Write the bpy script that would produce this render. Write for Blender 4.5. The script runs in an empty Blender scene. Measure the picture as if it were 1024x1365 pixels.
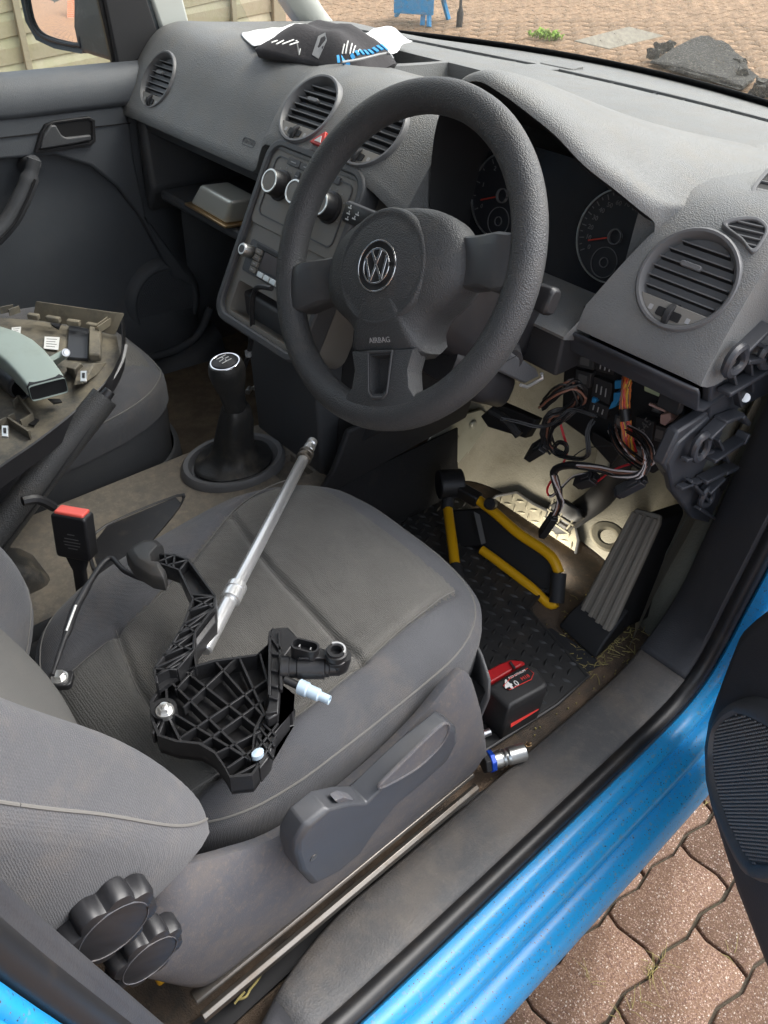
import bpy, bmesh, math, random
from mathutils import Vector, Matrix
from mathutils.bvhtree import BVHTree
from mathutils import noise as NZ
random.seed(4)
SC = bpy.context.scene
COL = SC.collection
R = math.radians

# ------------------------------------------------------------------ camera, sky, sun, exposure
cam_d = bpy.data.cameras.new('camera')
cam = bpy.data.objects.new('camera', cam_d)
COL.objects.link(cam)
SC.camera = cam
cam_d.sensor_fit = 'VERTICAL'
cam_d.sensor_height = 36.0
cam_d.lens = 1045.7 / 1365 * 36
cam_d.clip_start = 0.02
cam_d.clip_end = 500
_R = Vector((0.66426494, 0.74597911, 0.04761559)); _U = Vector((-0.4973261, 0.39349662, 0.77319283)); _F = Vector((-0.55804913, 0.53728537, -0.6323809))
cam.matrix_world = Matrix(((_R.x, _U.x, -_F.x, .984), (_R.y, _U.y, -_F.y, -.581), (_R.z, _U.z, -_F.z, 1.415), (0, 0, 0, 1)))

w = bpy.data.worlds.new('World')
SC.world = w
w.use_nodes = True
nt = w.node_tree
nt.nodes.clear()
sky = nt.nodes.new('ShaderNodeTexSky')
sky.sky_type = 'NISHITA'
sky.sun_disc = False
sky.sun_elevation = R(52)
sky.sun_rotation = R(18)
sky.dust_density = 3.0
sky.ozone_density = 1.0
hs = nt.nodes.new('ShaderNodeHueSaturation')
hs.inputs['Saturation'].default_value = 0.35
bg = nt.nodes.new('ShaderNodeBackground')
bg.inputs['Strength'].default_value = 0.15
wo = nt.nodes.new('ShaderNodeOutputWorld')
nt.links.new(sky.outputs[0], hs.inputs['Color'])
nt.links.new(hs.outputs[0], bg.inputs[0])
nt.links.new(bg.outputs[0], wo.inputs[0])

sun_d = bpy.data.lights.new('sun', 'SUN')
sun_d.energy = 1.15
sun_d.angle = R(50)
sun_d.color = (1.0, .98, .95)
sun = bpy.data.objects.new('sun', sun_d)
COL.objects.link(sun)
_az = R(18)
_el = R(52)
_sd = Vector((math.sin(_az) * math.cos(_el), math.cos(_az) * math.cos(_el), math.sin(_el)))
sun.rotation_euler = _sd.to_track_quat('Z', 'Y').to_euler()

SC.view_settings.view_transform = 'Standard'
SC.view_settings.look = 'None'
SC.view_settings.exposure = 1.75
SC.view_settings.gamma = 1
SC.view_settings.use_curve_mapping = False
SC.cycles.max_bounces = 8
SC.cycles.transparent_max_bounces = 12

# ------------------------------------------------------------------ materials
def mat(name, col, rough=.55, metal=0, bump=None, dust=None, var=None, spec=.5, coat=0, dots=None, sheen=0, stain=None, speck=None, each=0):
    """bump=(kind, scale, distance, strength); dust=(colour, scale, low, high, amount); var=(scale, amount); dots=(scale, colour, size)"""
    m = bpy.data.materials.new(name)
    m.use_nodes = True
    t = m.node_tree
    N = t.nodes
    Lk = t.links.new
    b = N['Principled BSDF']
    b.inputs['Roughness'].default_value = rough
    b.inputs['Metallic'].default_value = metal
    b.inputs['Specular IOR Level'].default_value = spec
    if coat:
        b.inputs['Coat Weight'].default_value = coat
        b.inputs['Coat Roughness'].default_value = .22
    if sheen:
        b.inputs['Sheen Weight'].default_value = sheen
        b.inputs['Sheen Roughness'].default_value = .5
    tc = N.new('ShaderNodeTexCoord')
    co = tc.outputs['Object']
    rgb = N.new('ShaderNodeRGB')
    rgb.outputs[0].default_value = (*col, 1)
    c = rgb.outputs[0]
    def mix(fac, a, bb, kind='MIX'):
        x = N.new('ShaderNodeMix')
        x.data_type = 'RGBA'
        x.blend_type = kind
        if hasattr(fac, 'links'): Lk(fac, x.inputs[0])
        else: x.inputs[0].default_value = fac
        for s, i in ((a, 6), (bb, 7)):
            if hasattr(s, 'links'): Lk(s, x.inputs[i])
            else: x.inputs[i].default_value = (*s, 1)
        return x.outputs[2]
    def noise(scale, detail=3, rough=.6, dist=0):
        n = N.new('ShaderNodeTexNoise')
        n.inputs['Scale'].default_value = scale
        n.inputs['Detail'].default_value = detail
        n.inputs['Roughness'].default_value = rough
        n.inputs['Distortion'].default_value = dist
        Lk(co, n.inputs['Vector'])
        return n.outputs['Fac']
    def ramp(f, lo, hi, a=0., bv=1.):
        r = N.new('ShaderNodeMapRange')
        r.inputs['From Min'].default_value = lo
        r.inputs['From Max'].default_value = hi
        r.inputs['To Min'].default_value = a
        r.inputs['To Max'].default_value = bv
        Lk(f, r.inputs['Value'])
        return r.outputs[0]
    if var:
        f = ramp(noise(var[0], 4), .3, .7, 1 - var[1], 1 + var[1])
        cc = N.new('ShaderNodeCombineColor')
        for i in range(3): Lk(f, cc.inputs[i])
        c = mix(1.0, c, cc.outputs[0], 'MULTIPLY')
    if each:      # every piece its own tone
        oi = N.new('ShaderNodeObjectInfo')
        f = ramp(oi.outputs['Random'], 0, 1, 1 - each, 1 + each)
        cc = N.new('ShaderNodeCombineColor')
        for i in range(3): Lk(f, cc.inputs[i])
        c = mix(1.0, c, cc.outputs[0], 'MULTIPLY')
    if dots:
        v = N.new('ShaderNodeTexVoronoi')
        v.inputs['Scale'].default_value = dots[0]
        v.inputs['Randomness'].default_value = .25
        Lk(co, v.inputs['Vector'])
        c = mix(ramp(v.outputs['Distance'], dots[2], dots[2] * .6), c, dots[1])
    if speck:
        for (sc, colr, lo, hi) in speck:
            v = N.new('ShaderNodeTexVoronoi')
            v.inputs['Scale'].default_value = sc
            Lk(co, v.inputs['Vector'])
            sp = N.new('ShaderNodeSeparateColor')
            Lk(v.outputs['Color'], sp.inputs[0])
            c = mix(ramp(sp.outputs[0], lo, hi), c, colr)
    if stain:
        for (sc, colr, lo, hi, amt) in stain:
            c = mix(ramp(noise(sc, 9, .74, .15), lo, hi, 0, amt), c, colr)
    rr = None
    if dust:
        dc, ds, lo, hi, amt = dust
        g = N.new('ShaderNodeNewGeometry')
        sx = N.new('ShaderNodeSeparateXYZ')
        Lk(g.outputs['Normal'], sx.inputs[0])
        upf = ramp(sx.outputs[2], -.1, .75, .25, 1)
        dn = ramp(noise(ds, 6, .7, .3), lo, hi, 0, amt)
        mu = N.new('ShaderNodeMath')
        mu.operation = 'MULTIPLY'
        Lk(upf, mu.inputs[0]); Lk(dn, mu.inputs[1])
        c = mix(mu.outputs[0], c, dc)
        rr = ramp(mu.outputs[0], 0, 1, rough, .95)
        Lk(rr, b.inputs['Roughness'])
    Lk(c, b.inputs['Base Color'])
    if bump:
        kind, sc, dist, st = bump
        if kind == 'grain':
            v = N.new('ShaderNodeTexVoronoi')
            v.feature = 'F1'
            v.inputs['Scale'].default_value = sc
            Lk(co, v.inputs['Vector'])
            h = v.outputs['Distance']
        elif kind == 'weave':
            wv = N.new('ShaderNodeTexVoronoi')
            wv.inputs['Scale'].default_value = sc
            wv.inputs['Randomness'].default_value = .35
            Lk(co, wv.inputs['Vector'])
            h = wv.outputs['Distance']
        else:
            h = noise(sc, 4, .65)
        bp = N.new('ShaderNodeBump')
        bp.inputs['Strength'].default_value = st
        bp.inputs['Distance'].default_value = dist
        Lk(h, bp.inputs['Height'])
        Lk(bp.outputs[0], b.inputs['Normal'])
    return m

def glass_mat(name, tint=(1, 1, 1), dirt=0.0):
    m = bpy.data.materials.new(name)
    m.use_nodes = True
    t = m.node_tree
    t.nodes.clear()
    o = t.nodes.new('ShaderNodeOutputMaterial')
    tr = t.nodes.new('ShaderNodeBsdfTransparent')
    tr.inputs[0].default_value = (*tint, 1)
    gl = t.nodes.new('ShaderNodeBsdfGlossy')
    gl.inputs['Roughness'].default_value = .02
    lw = t.nodes.new('ShaderNodeLayerWeight')
    lw.inputs[0].default_value = .5
    pw = t.nodes.new('ShaderNodeMath')
    pw.operation = 'POWER'
    pw.inputs[1].default_value = 4
    t.links.new(lw.outputs['Facing'], pw.inputs[0])
    fr = t.nodes.new('ShaderNodeMath')
    fr.operation = 'MULTIPLY_ADD'
    fr.inputs[1].default_value = .7
    fr.inputs[2].default_value = .035
    t.links.new(pw.outputs[0], fr.inputs[0])
    mx = t.nodes.new('ShaderNodeMixShader')
    t.links.new(fr.outputs[0], mx.inputs[0])
    t.links.new(tr.outputs[0], mx.inputs[1])
    t.links.new(gl.outputs[0], mx.inputs[2])
    last = mx.outputs[0]
    if dirt:
        df = t.nodes.new('ShaderNodeBsdfDiffuse')
        df.inputs[0].default_value = (.55, .5, .42, 1)
        tc = t.nodes.new('ShaderNodeTexCoord')
        nz = t.nodes.new('ShaderNodeTexNoise')
        nz.inputs['Scale'].default_value = 90
        nz.inputs['Detail'].default_value = 6
        mr = t.nodes.new('ShaderNodeMapRange')
        mr.inputs['From Min'].default_value = .22
        mr.inputs['From Max'].default_value = .8
        mr.inputs['To Max'].default_value = dirt
        t.links.new(tc.outputs['Object'], nz.inputs['Vector'])
        t.links.new(nz.outputs['Fac'], mr.inputs['Value'])
        m2 = t.nodes.new('ShaderNodeMixShader')
        t.links.new(mr.outputs[0], m2.inputs[0])
        t.links.new(last, m2.inputs[1])
        t.links.new(df.outputs[0], m2.inputs[2])
        last = m2.outputs[0]
    t.links.new(last, o.inputs[0])
    return m

DUST = (.30, .25, .18)
M = {}
M['dash'] = mat('dash_plastic', (.165, .168, .166), .5, bump=('grain', 620, .0012, .6), dust=(DUST, 22, .45, .85, .3), var=(9, .08))
M['trim'] = mat('dark_trim_plastic', (.066, .069, .074), .5, bump=('grain', 600, .0006, .4), dust=(DUST, 18, .5, .9, .22), var=(7, .1))
M['smooth'] = mat('smooth_black_plastic', (.018, .018, .02), .42, dust=(DUST, 40, .55, .9, .18))
M['matt'] = mat('matt_black_plastic', (.022, .022, .024), .7, bump=('noise', 300, .0004, .4))
M['black'] = mat('deep_black_plastic', (.008, .008, .009), .6)
M['stack'] = mat('stack_plastic', (.19, .18, .162), .5, bump=('grain', 700, .0004, .3), dust=((.27, .22, .16), 30, .45, .85, .4))
M['wheel'] = mat('wheel_rim_plastic', (.050, .052, .054), .44, bump=('grain', 640, .0011, .6), dust=(DUST, 25, .5, .95, .22))
M['wheelsm'] = mat('wheel_spoke_plastic', (.058, .059, .061), .38, bump=('noise', 900, .0002, .3), dust=(DUST, 25, .5, .95, .2))
M['louvre'] = mat('vent_louvre_plastic', (.05, .05, .052), .4)
M['ring'] = mat('vent_bezel_plastic', (.13, .13, .132), .4, bump=('noise', 900, .0002, .2))
M['door'] = mat('door_trim_plastic', (.085, .093, .103), .55, bump=('grain', 500, .0007, .4), var=(5, .12), dust=(DUST, 12, .5, .9, .16))
M['cream'] = mat('pillar_paint_trim', (.56, .58, .54), .5)
M['bolster'] = mat('seat_bolster_fabric', (.074, .075, .081), .9, bump=('weave', 640, .0011, .6), var=(10, .08), stain=[(9, (.19, .155, .12), .5, .8, .45), (22, (.04, .04, .04), .6, .82, .3), (120, (.16, .145, .125), .62, .8, .25)], sheen=.15)
M['insert'] = mat('seat_insert_fabric', (.105, .100, .090), .92, bump=('weave', 480, .0014, .8), var=(8, .1), stain=[(7, (.055, .05, .043), .5, .75, .5), (18, (.20, .18, .145), .58, .8, .4), (140, (.20, .18, .15), .62, .8, .25)], sheen=.15)
M['mesh'] = mat('seat_spacer_fabric', (.10, .098, .092), .92, bump=('weave', 420, .0012, .7), stain=[(8, (.2, .17, .13), .5, .8, .3)])
M['seam'] = mat('seat_seam_thread', (.15, .145, .135), .9)
M['seatplastic'] = mat('seat_side_plastic', (.085, .088, .100), .5, bump=('grain', 700, .0004, .3), stain=[(30, (.19, .155, .12), .46, .74, .38), (8, (.15, .13, .112), .46, .75, .35), (160, (.25, .2, .15), .52, .72, .4), (500, (.3, .24, .18), .58, .7, .4)], var=(8, .08))
M['lever'] = mat('seat_lever_plastic', (.05, .053, .06), .42, bump=('noise', 700, .0003, .3), stain=[(10, (.1, .09, .08), .5, .85, .4)])
M['tread'] = mat('sill_tread_plastic', (.062, .062, .064), .6, bump=('grain', 420, .0008, .5), stain=[(8, (.2, .155, .11), .46, .72, .42), (45, (.17, .15, .125), .5, .8, .5), (4, (.14, .125, .11), .42, .75, .6), (160, (.22, .2, .18), .58, .75, .4)])
M['kick'] = mat('kick_panel_plastic', (.037, .038, .043), .55, bump=('grain', 500, .0005, .4), stain=[(9, (.07, .068, .066), .5, .8, .5)])
M['rubber'] = mat('door_seal_rubber', (.012, .012, .013), .42, stain=[(20, (.07, .055, .04), .52, .8, .5)])
M['blue'] = mat('blue_paint', (.012, .28, .60), .36, coat=.18, speck=[(700, (.04, .04, .035), .984, .99), (300, (.08, .27, .44), .96, .97), (1000, (.16, .13, .10), .975, .985)], stain=[(60, (.20, .22, .22), .56, .8, .45), (300, (.09, .07, .05), .60, .68, .8), (120, (.02, .16, .36), .55, .75, .4), (14, (.01, .17, .42), .5, .8, .4)])
M['steel'] = mat('greasy_steel', (.2, .185, .165), .38, metal=.85, stain=[(25, (.12, .075, .04), .5, .75, .7)])
M['chrome'] = mat('chrome', (.86, .86, .85), .3, metal=.8, bump=('noise', 220, .0002, .2))
M['satin'] = mat('satin_chrome', (.62, .62, .6), .34, metal=1, stain=[(50, (.3, .28, .26), .55, .8, .4)])
M['badge'] = mat('badge_chrome', (.8, .8, .8), .1, metal=1)
M['zinc'] = mat('zinc_bolt', (.72, .72, .7), .32, metal=.9)
M['felt'] = mat('bulkhead_felt', (.25, .233, .185), .95, bump=('noise', 260, .002, .6), stain=[(5, (.15, .13, .09), .44, .70, .7), (24, (.12, .095, .06), .52, .76, .6), (90, (.36, .32, .24), .6, .78, .4)])
M['passcarpet'] = mat('sandy_carpet', (.13, .10, .07), .97, bump=('noise', 500, .003, .8), stain=[(14, (.30, .23, .15), .42, .7, .7)])
M['module'] = mat('module_plastic', (.045, .045, .047), .5)
M['enddark'] = mat('end_plate_plastic', (.034, .036, .042), .42, bump=('noise', 700, .0002, .3), stain=[(30, (.12, .11, .1), .56, .8, .35)])
M['sidefelt'] = mat('kick_felt', (.12, .122, .10), .95, bump=('noise', 260, .002, .6), stain=[(8, (.07, .07, .055), .45, .75, .6)])
M['toefelt'] = mat('toe_mat_felt', (.22, .20, .145), .9, bump=('noise', 260, .001, .5), stain=[(14, (.12, .1, .07), .48, .72, .6)])
M['carpet'] = mat('dirty_carpet', (.075, .06, .047), .97, bump=('noise', 500, .003, .8), stain=[(9, (.20, .135, .085), .40, .62, .85), (55, (.33, .24, .16), .58, .75, .55)])
M['carpetd'] = mat('dark_carpet', (.022, .022, .024), .97, bump=('noise', 600, .003, .8), stain=[(14, (.1, .08, .06), .55, .8, .4)])
M['sand'] = mat('sandy_console', (.12, .112, .098), .8, bump=('noise', 300, .0006, .4), stain=[(4, (.30, .25, .19), .35, .75, .6), (60, (.33, .275, .2), .45, .72, .55), (220, (.42, .36, .28), .58, .74, .5), (18, (.075, .072, .066), .55, .8, .35)])
M['rubbermat'] = mat('rubber_mat', (.032, .032, .032), .5, stain=[(12, (.12, .095, .07), .5, .78, .5)])
M['bracket'] = mat('glass_filled_nylon', (.016, .016, .017), .38, bump=('noise', 300, .0003, .4), stain=[(30, (.09, .085, .08), .58, .8, .3)])
M['red'] = mat('red_plastic', (.60, .045, .035), .42)
M['redbtn'] = mat('coral_red_button', (.85, .13, .10), .35)
M['toolred'] = mat('tool_red_plastic', (.42, .012, .016), .4, stain=[(40, (.1, .02, .02), .55, .8, .5)])
M['toolblk'] = mat('tool_black_plastic', (.02, .02, .021), .5, stain=[(26, (.08, .075, .07), .52, .8, .4)])
M['yellow'] = mat('yellow_powder_coat', (.80, .42, .008), .38, stain=[(60, (.3, .16, .02), .62, .8, .5)])
M['white'] = mat('white_print', (.72, .72, .70), .5)
M['grey'] = mat('grey_print', (.33, .33, .33), .5)
M['dim'] = mat('dim_print', (.12, .12, .12), .5)
M['paper'] = mat('white_paper', (.82, .82, .82), .85, bump=('noise', 60, .002, .4))
M['bag'] = mat('charcoal_cloth', (.045, .042, .045), .9, bump=('noise', 160, .002, .5))
M['bagblue'] = mat('bright_blue_print', (.02, .27, .58), .7)
M['teal'] = mat('pale_duct_plastic', (.30, .36, .33), .5, stain=[(10, (.22, .24, .2), .5, .75, .5)])
M['backside'] = mat('dusty_panel_back', (.058, .058, .056), .7, bump=('noise', 260, .0006, .4), stain=[(7, (.25, .215, .15), .38, .58, .75), (40, (.2, .17, .12), .5, .75, .5)])
M['pedal'] = mat('pedal_rubber', (.17, .155, .13), .7, stain=[(30, (.16, .14, .11), .5, .8, .5)])
M['gripgrey'] = mat('handbrake_grip', (.055, .055, .055), .5, bump=('grain', 500, .001, .6), stain=[(30, (.16, .14, .11), .52, .8, .4)])
M['leather'] = mat('gaiter_leatherette', (.024, .024, .024), .42, bump=('grain', 500, .0006, .4), dust=(DUST, 14, .5, .8, .5))
M['cyan'] = mat('blue_fuse', (.03, .23, .48), .4)
M['relay'] = mat('pale_green_relay', (.36, .42, .26), .5)
M['pink'] = mat('pale_pink_clip', (.6, .38, .32), .5)
M['orangew'] = mat('orange_wire', (.62, .16, .03), .45)
M['yelloww'] = mat('yellow_wire', (.68, .42, .06), .45)
M['redw'] = mat('red_wire', (.5, .02, .03), .4)
M['brownw'] = mat('brown_wire', (.2, .09, .06), .5)
M['whitew'] = mat('pale_wire', (.5, .46, .46), .5)
M['blackw'] = mat('black_loom', (.012, .012, .013), .45)
M['nipple'] = mat('milky_plastic', (.42, .53, .62), .3)
M['bluecol'] = mat('blue_anodised', (.01, .06, .42), .3, metal=.3)
M['brass'] = mat('tarnished_tin_edge', (.55, .38, .2), .35, metal=.8)
M['tin'] = mat('brushed_tin', (.75, .74, .66), .35, metal=.45)
M['paver'] = mat('paver_concrete', (.148, .086, .052), .9, each=.16, bump=('noise', 260, .003, .8), var=(7, .12), speck=[(620, (.32, .215, .165), .80, .86), (450, (.11, .056, .04), .80, .86), (520, (.46, .39, .33), .965, .975)], stain=[(6, (.13, .085, .066), .5, .8, .5), (25, (.30, .2, .15), .55, .8, .4)])
M['paver2'] = mat('paver_concrete_buff', (.25, .155, .088), .9, each=.14, bump=('noise', 260, .003, .7), var=(5, .2), speck=[(120, (.40, .28, .18), .75, .85), (90, (.2, .12, .07), .8, .9)])
M['joint'] = mat('joint_sand', (.085, .07, .05), .95, bump=('noise', 200, .004, .8), stain=[(6, (.05, .06, .025), .52, .7, .6)])
M['moss'] = mat('green_weed', (.20, .34, .03), .8)
M['straw'] = mat('dry_grass', (.30, .25, .09), .85)
M['cover'] = mat('concrete_cover', (.24, .215, .17), .9, bump=('noise', 60, .003, .5), stain=[(10, (.2, .19, .15), .5, .75, .5)])
M['rough_lump'] = mat('rough_dark_grey', (.036, .035, .034), .95, bump=('noise', 40, .02, .8), speck=[(120, (.12, .115, .10), .75, .85)])
M['fence'] = mat('weathered_larch', (.38, .345, .24), .9, each=.12, bump=('noise', 40, .004, .5), stain=[(5, (.28, .29, .15), .45, .7, .6), (16, (.24, .2, .12), .5, .75, .5)])
M['fencepost'] = mat('weathered_post', (.28, .25, .17), .9, bump=('noise', 50, .004, .5))
M['brick'] = mat('orange_brick', (.46, .14, .07), .9, var=(8, .2))
M['mortar'] = mat('mortar', (.45, .38, .3), .95)
M['mirror'] = mat('mirror_glass', (.9, .9, .9), .02, metal=1)
M['housing'] = mat('mirror_housing_plastic', (.045, .055, .06), .5, stain=[(30, (.2, .22, .22), .52, .75, .5)])
M['bracketmetal'] = mat('galvanised_bracket', (.42, .42, .36), .45, metal=.6, stain=[(15, (.25, .22, .15), .5, .75, .6)])
M['dial'] = mat('dial_face', (.009, .010, .013), .5)
M['lens'] = mat('cluster_lens', (.012, .013, .016), .25)
M['needle'] = mat('needle_red', (.35, .03, .015), .5)
M['display'] = mat('radio_display', (.035, .02, .017), .4)
GLASS = glass_mat('clear_glass', (.93, .96, .95))
WSGLASS = glass_mat('windscreen_glass', (.95, .96, .92), .5)
lamp_m = bpy.data.materials.new('led_panel')
lamp_m.use_nodes = True
lamp_m.node_tree.nodes['Principled BSDF'].inputs['Emission Color'].default_value = (1, .93, .78, 1)
lamp_m.node_tree.nodes['Principled BSDF'].inputs['Emission Strength'].default_value = 6

# ------------------------------------------------------------------ mesh helpers
class Fr:
    """local frame: origin and three axes"""
    def __init__(s, o, u, v, w=None):
        s.o = Vector(o); s.u = Vector(u).normalized(); s.v = Vector(v)
        s.v = (s.v - s.u * s.v.dot(s.u)).normalized()
        s.w = s.u.cross(s.v) if w is None else Vector(w).normalized()
    def p(s, a, b, c=0):
        return s.o + s.u * a + s.v * b + s.w * c

class B:
    def __init__(s):
        s.bm = bmesh.new()
        s.mi = 0
    def face(s, vs):
        try:
            f = s.bm.faces.new(vs)
            f.material_index = s.mi
            return f
        except ValueError:
            return None
    def hexa(s, p):
        v = [s.bm.verts.new(Vector(q)) for q in p]
        for f in ((3, 2, 1, 0), (4, 5, 6, 7), (0, 1, 5, 4), (1, 2, 6, 5), (2, 3, 7, 6), (3, 0, 4, 7)):
            s.face([v[i] for i in f])
        return s
    def box(s, fr, c, d):
        a, b, e = c
        x, y, z = d[0] / 2, d[1] / 2, d[2] / 2
        return s.hexa([fr.p(a - x, b - y, e - z), fr.p(a + x, b - y, e - z), fr.p(a + x, b + y, e - z), fr.p(a - x, b + y, e - z),
                       fr.p(a - x, b - y, e + z), fr.p(a + x, b - y, e + z), fr.p(a + x, b + y, e + z), fr.p(a - x, b + y, e + z)])
    def bar(s, p, q, wd, ht, up=(0, 0, 1)):
        p = Vector(p); q = Vector(q)
        t = (q - p).normalized()
        sd = t.cross(Vector(up)).normalized() * wd / 2
        u = sd.cross(t).normalized() * ht / 2
        return s.hexa([p - sd - u, q - sd - u, q + sd - u, p + sd - u, p - sd + u, q - sd + u, q + sd + u, p + sd + u])
    def rings(s, rs, closed=True, cap=True, loop=False):
        V = [[s.bm.verts.new(Vector(q)) for q in r] for r in rs]
        n = len(V[0])
        m = len(V)
        for i in range(m if loop else m - 1):
            a = V[i]; b = V[(i + 1) % m]
            for j in range(n if closed else n - 1):
                k = (j + 1) % n
                s.face([a[j], a[k], b[k], b[j]])
        if cap and closed and not loop:
            s.face(V[0][::-1]); s.face(V[-1])
        return s
    def tube(s, pts, r, n=10, closed=False, smooth=0, cap=True, flat=None):
        pts = [Vector(p) for p in pts]
        if smooth: pts = spline(pts, smooth, closed)
        m = len(pts)
        rad = r if isinstance(r, (list, tuple)) else [r] * m
        if len(rad) != m:
            rad = [rad[min(len(rad) - 1, int(i * len(rad) / m))] for i in range(m)]
        t0 = (pts[1] - pts[0]).normalized()
        up = Vector((0, 0, 1)) if abs(t0.z) < .9 else Vector((1, 0, 0))
        nrm = t0.cross(up).normalized()
        rs = []
        for i, p in enumerate(pts):
            if closed: t = (pts[(i + 1) % m] - pts[i - 1]).normalized()
            else: t = (pts[min(i + 1, m - 1)] - pts[max(i - 1, 0)]).normalized()
            nrm = (nrm - t * nrm.dot(t)).normalized()
            bn = t.cross(nrm)
            rs.append([p + (nrm * math.cos(2 * math.pi * k / n) + bn * math.sin(2 * math.pi * k / n) * (flat or 1)) * rad[i] for k in range(n)])
        return s.rings(rs, True, cap, closed)
    def cyl(s, p, q, r0, r1=None, n=20):
        return s.tube([p, q], [r0, r0 if r1 is None else r1], n)
    def lathe(s, prof, fr, n=32, a0=0, sx=1, sy=1):
        """prof: (radius, height along frame w)"""
        rs = []
        for r, h in prof:
            rs.append([fr.p(r * sx * math.cos(2 * math.pi * k / n), r * sy * math.sin(2 * math.pi * k / n), h) for k in range(n)])
        return s.rings(rs, True, True)
    def prism(s, poly, fr, h0, h1, inset=0):
        """poly in frame (u, v), from height h0 to h1 along w"""
        rs = [[fr.p(a, b, h0) for a, b in poly], [fr.p(a, b, h1) for a, b in poly]]
        return s.rings(rs, True, True)
    def slab(s, pts, off):
        """polygon of 3-D points thickened by the vector off"""
        off = Vector(off)
        return s.rings([[Vector(p) for p in pts], [Vector(p) + off for p in pts]], True, True)
    def grid(s, rows, closed=False):
        return s.rings(rows, closed, False)
    def build(s, name, m, parent=None, bevel=0, seg=2, sub=0, ang=40, label=None, kind=None, solid=0, flat=False):
        bmesh.ops.remove_doubles(s.bm, verts=s.bm.verts, dist=1e-6)
        bmesh.ops.recalc_face_normals(s.bm, faces=s.bm.faces)
        me = bpy.data.meshes.new(name)
        s.bm.to_mesh(me)
        s.bm.free()
        for mm in (m if isinstance(m, (list, tuple)) else [m]): me.materials.append(mm)
        if not flat:
            me.polygons.foreach_set('use_smooth', [True] * len(me.polygons))
            me.set_sharp_from_angle(angle=R(ang))
        return link(name, me, parent, bevel, seg, sub, label, kind, solid)

def link(name, me, parent=None, bevel=0, seg=2, sub=0, label=None, kind=None, solid=0):
    o = bpy.data.objects.new(name, me)
    COL.objects.link(o)
    if solid:
        md = o.modifiers.new('thickness', 'SOLIDIFY')
        md.thickness = solid
        md.offset = -1
    if bevel:
        md = o.modifiers.new('bevel', 'BEVEL')
        md.width = bevel
        md.segments = seg
        md.limit_method = 'ANGLE'
        md.angle_limit = R(35)
        md.harden_normals = False
    if sub:
        md = o.modifiers.new('sub', 'SUBSURF')
        md.levels = sub
        md.render_levels = sub
    if parent is not None:
        o.parent = parent
        off = Vector((0, 0, 0))
        q = parent
        while q is not None:
            off += q.location
            q = q.parent
        o.location = -off
    if label: o['label'] = label
    if kind: o['kind'] = kind
    return o

def thing(name, label, cat, loc, group=None):
    o = bpy.data.objects.new(name, None)
    COL.objects.link(o)
    o.empty_display_size = .05
    o.location = loc
    o['label'] = label
    o['category'] = cat
    if group: o['group'] = group
    return o

def tag(o, label, cat, group=None):
    o['label'] = label
    o['category'] = cat
    if group: o['group'] = group
    return o

def spline(pts, k, closed=False):
    pts = [Vector(p) for p in pts]
    n = len(pts)
    out = []
    for i in range(n if closed else n - 1):
        if closed: a, b, c, d = pts[i - 1], pts[i], pts[(i + 1) % n], pts[(i + 2) % n]
        else: a, b, c, d = pts[max(i - 1, 0)], pts[i], pts[i + 1], pts[min(i + 2, n - 1)]
        for j in range(k):
            t = j / k
            out.append(.5 * ((2 * b) + (c - a) * t + (2 * a - 5 * b + 4 * c - d) * t * t + (-a + 3 * b - 3 * c + d) * t ** 3))
    if not closed: out.append(pts[-1])
    return out

def rrect(w_, h_, r, n=5, cx=0, cy=0):
    out = []
    for (sx, sy, a0) in ((1, 1, 0), (-1, 1, 90), (-1, -1, 180), (1, -1, 270)):
        for k in range(n + 1):
            a = R(a0 + 90 * k / n)
            out.append((cx + sx * (w_ / 2 - r) + r * math.cos(a), cy + sy * (h_ / 2 - r) + r * math.sin(a)))
    return out

def circ(r, n=24, cx=0, cy=0, a0=0):
    return [(cx + r * math.cos(2 * math.pi * k / n + a0), cy + r * math.sin(2 * math.pi * k / n + a0)) for k in range(n)]

def frame_ring(b, outer, inner, fr, h0, h1):
    """a flat ring between two outlines with the same count, from h0 to h1"""
    b.rings([[fr.p(x, y, h0) for x, y in outer], [fr.p(x, y, h1) for x, y in outer],
             [fr.p(x, y, h1) for x, y in inner], [fr.p(x, y, h0) for x, y in inner]], True, False, True)
    return b

def text(name, s, size, fr, m, parent, depth=.0004, label=None, bold=0, align='CENTER'):
    cu = bpy.data.curves.new('txt', 'FONT')
    cu.body = s
    cu.size = size
    cu.extrude = depth
    cu.offset = bold
    cu.align_x = align
    cu.align_y = 'CENTER'
    cu.resolution_u = 2
    tmp = bpy.data.objects.new('txt', cu)
    COL.objects.link(tmp)
    me = bpy.data.meshes.new_from_object(tmp.evaluated_get(bpy.context.evaluated_depsgraph_get()))
    bpy.data.objects.remove(tmp)
    bpy.data.curves.remove(cu)
    mx = Matrix(((fr.u.x, fr.v.x, fr.w.x, fr.o.x), (fr.u.y, fr.v.y, fr.w.y, fr.o.y), (fr.u.z, fr.v.z, fr.w.z, fr.o.z), (0, 0, 0, 1)))
    me.transform(mx)
    me.materials.clear()
    me.materials.append(m)
    me.name = name
    return link(name, me, parent, label=label)

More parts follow.
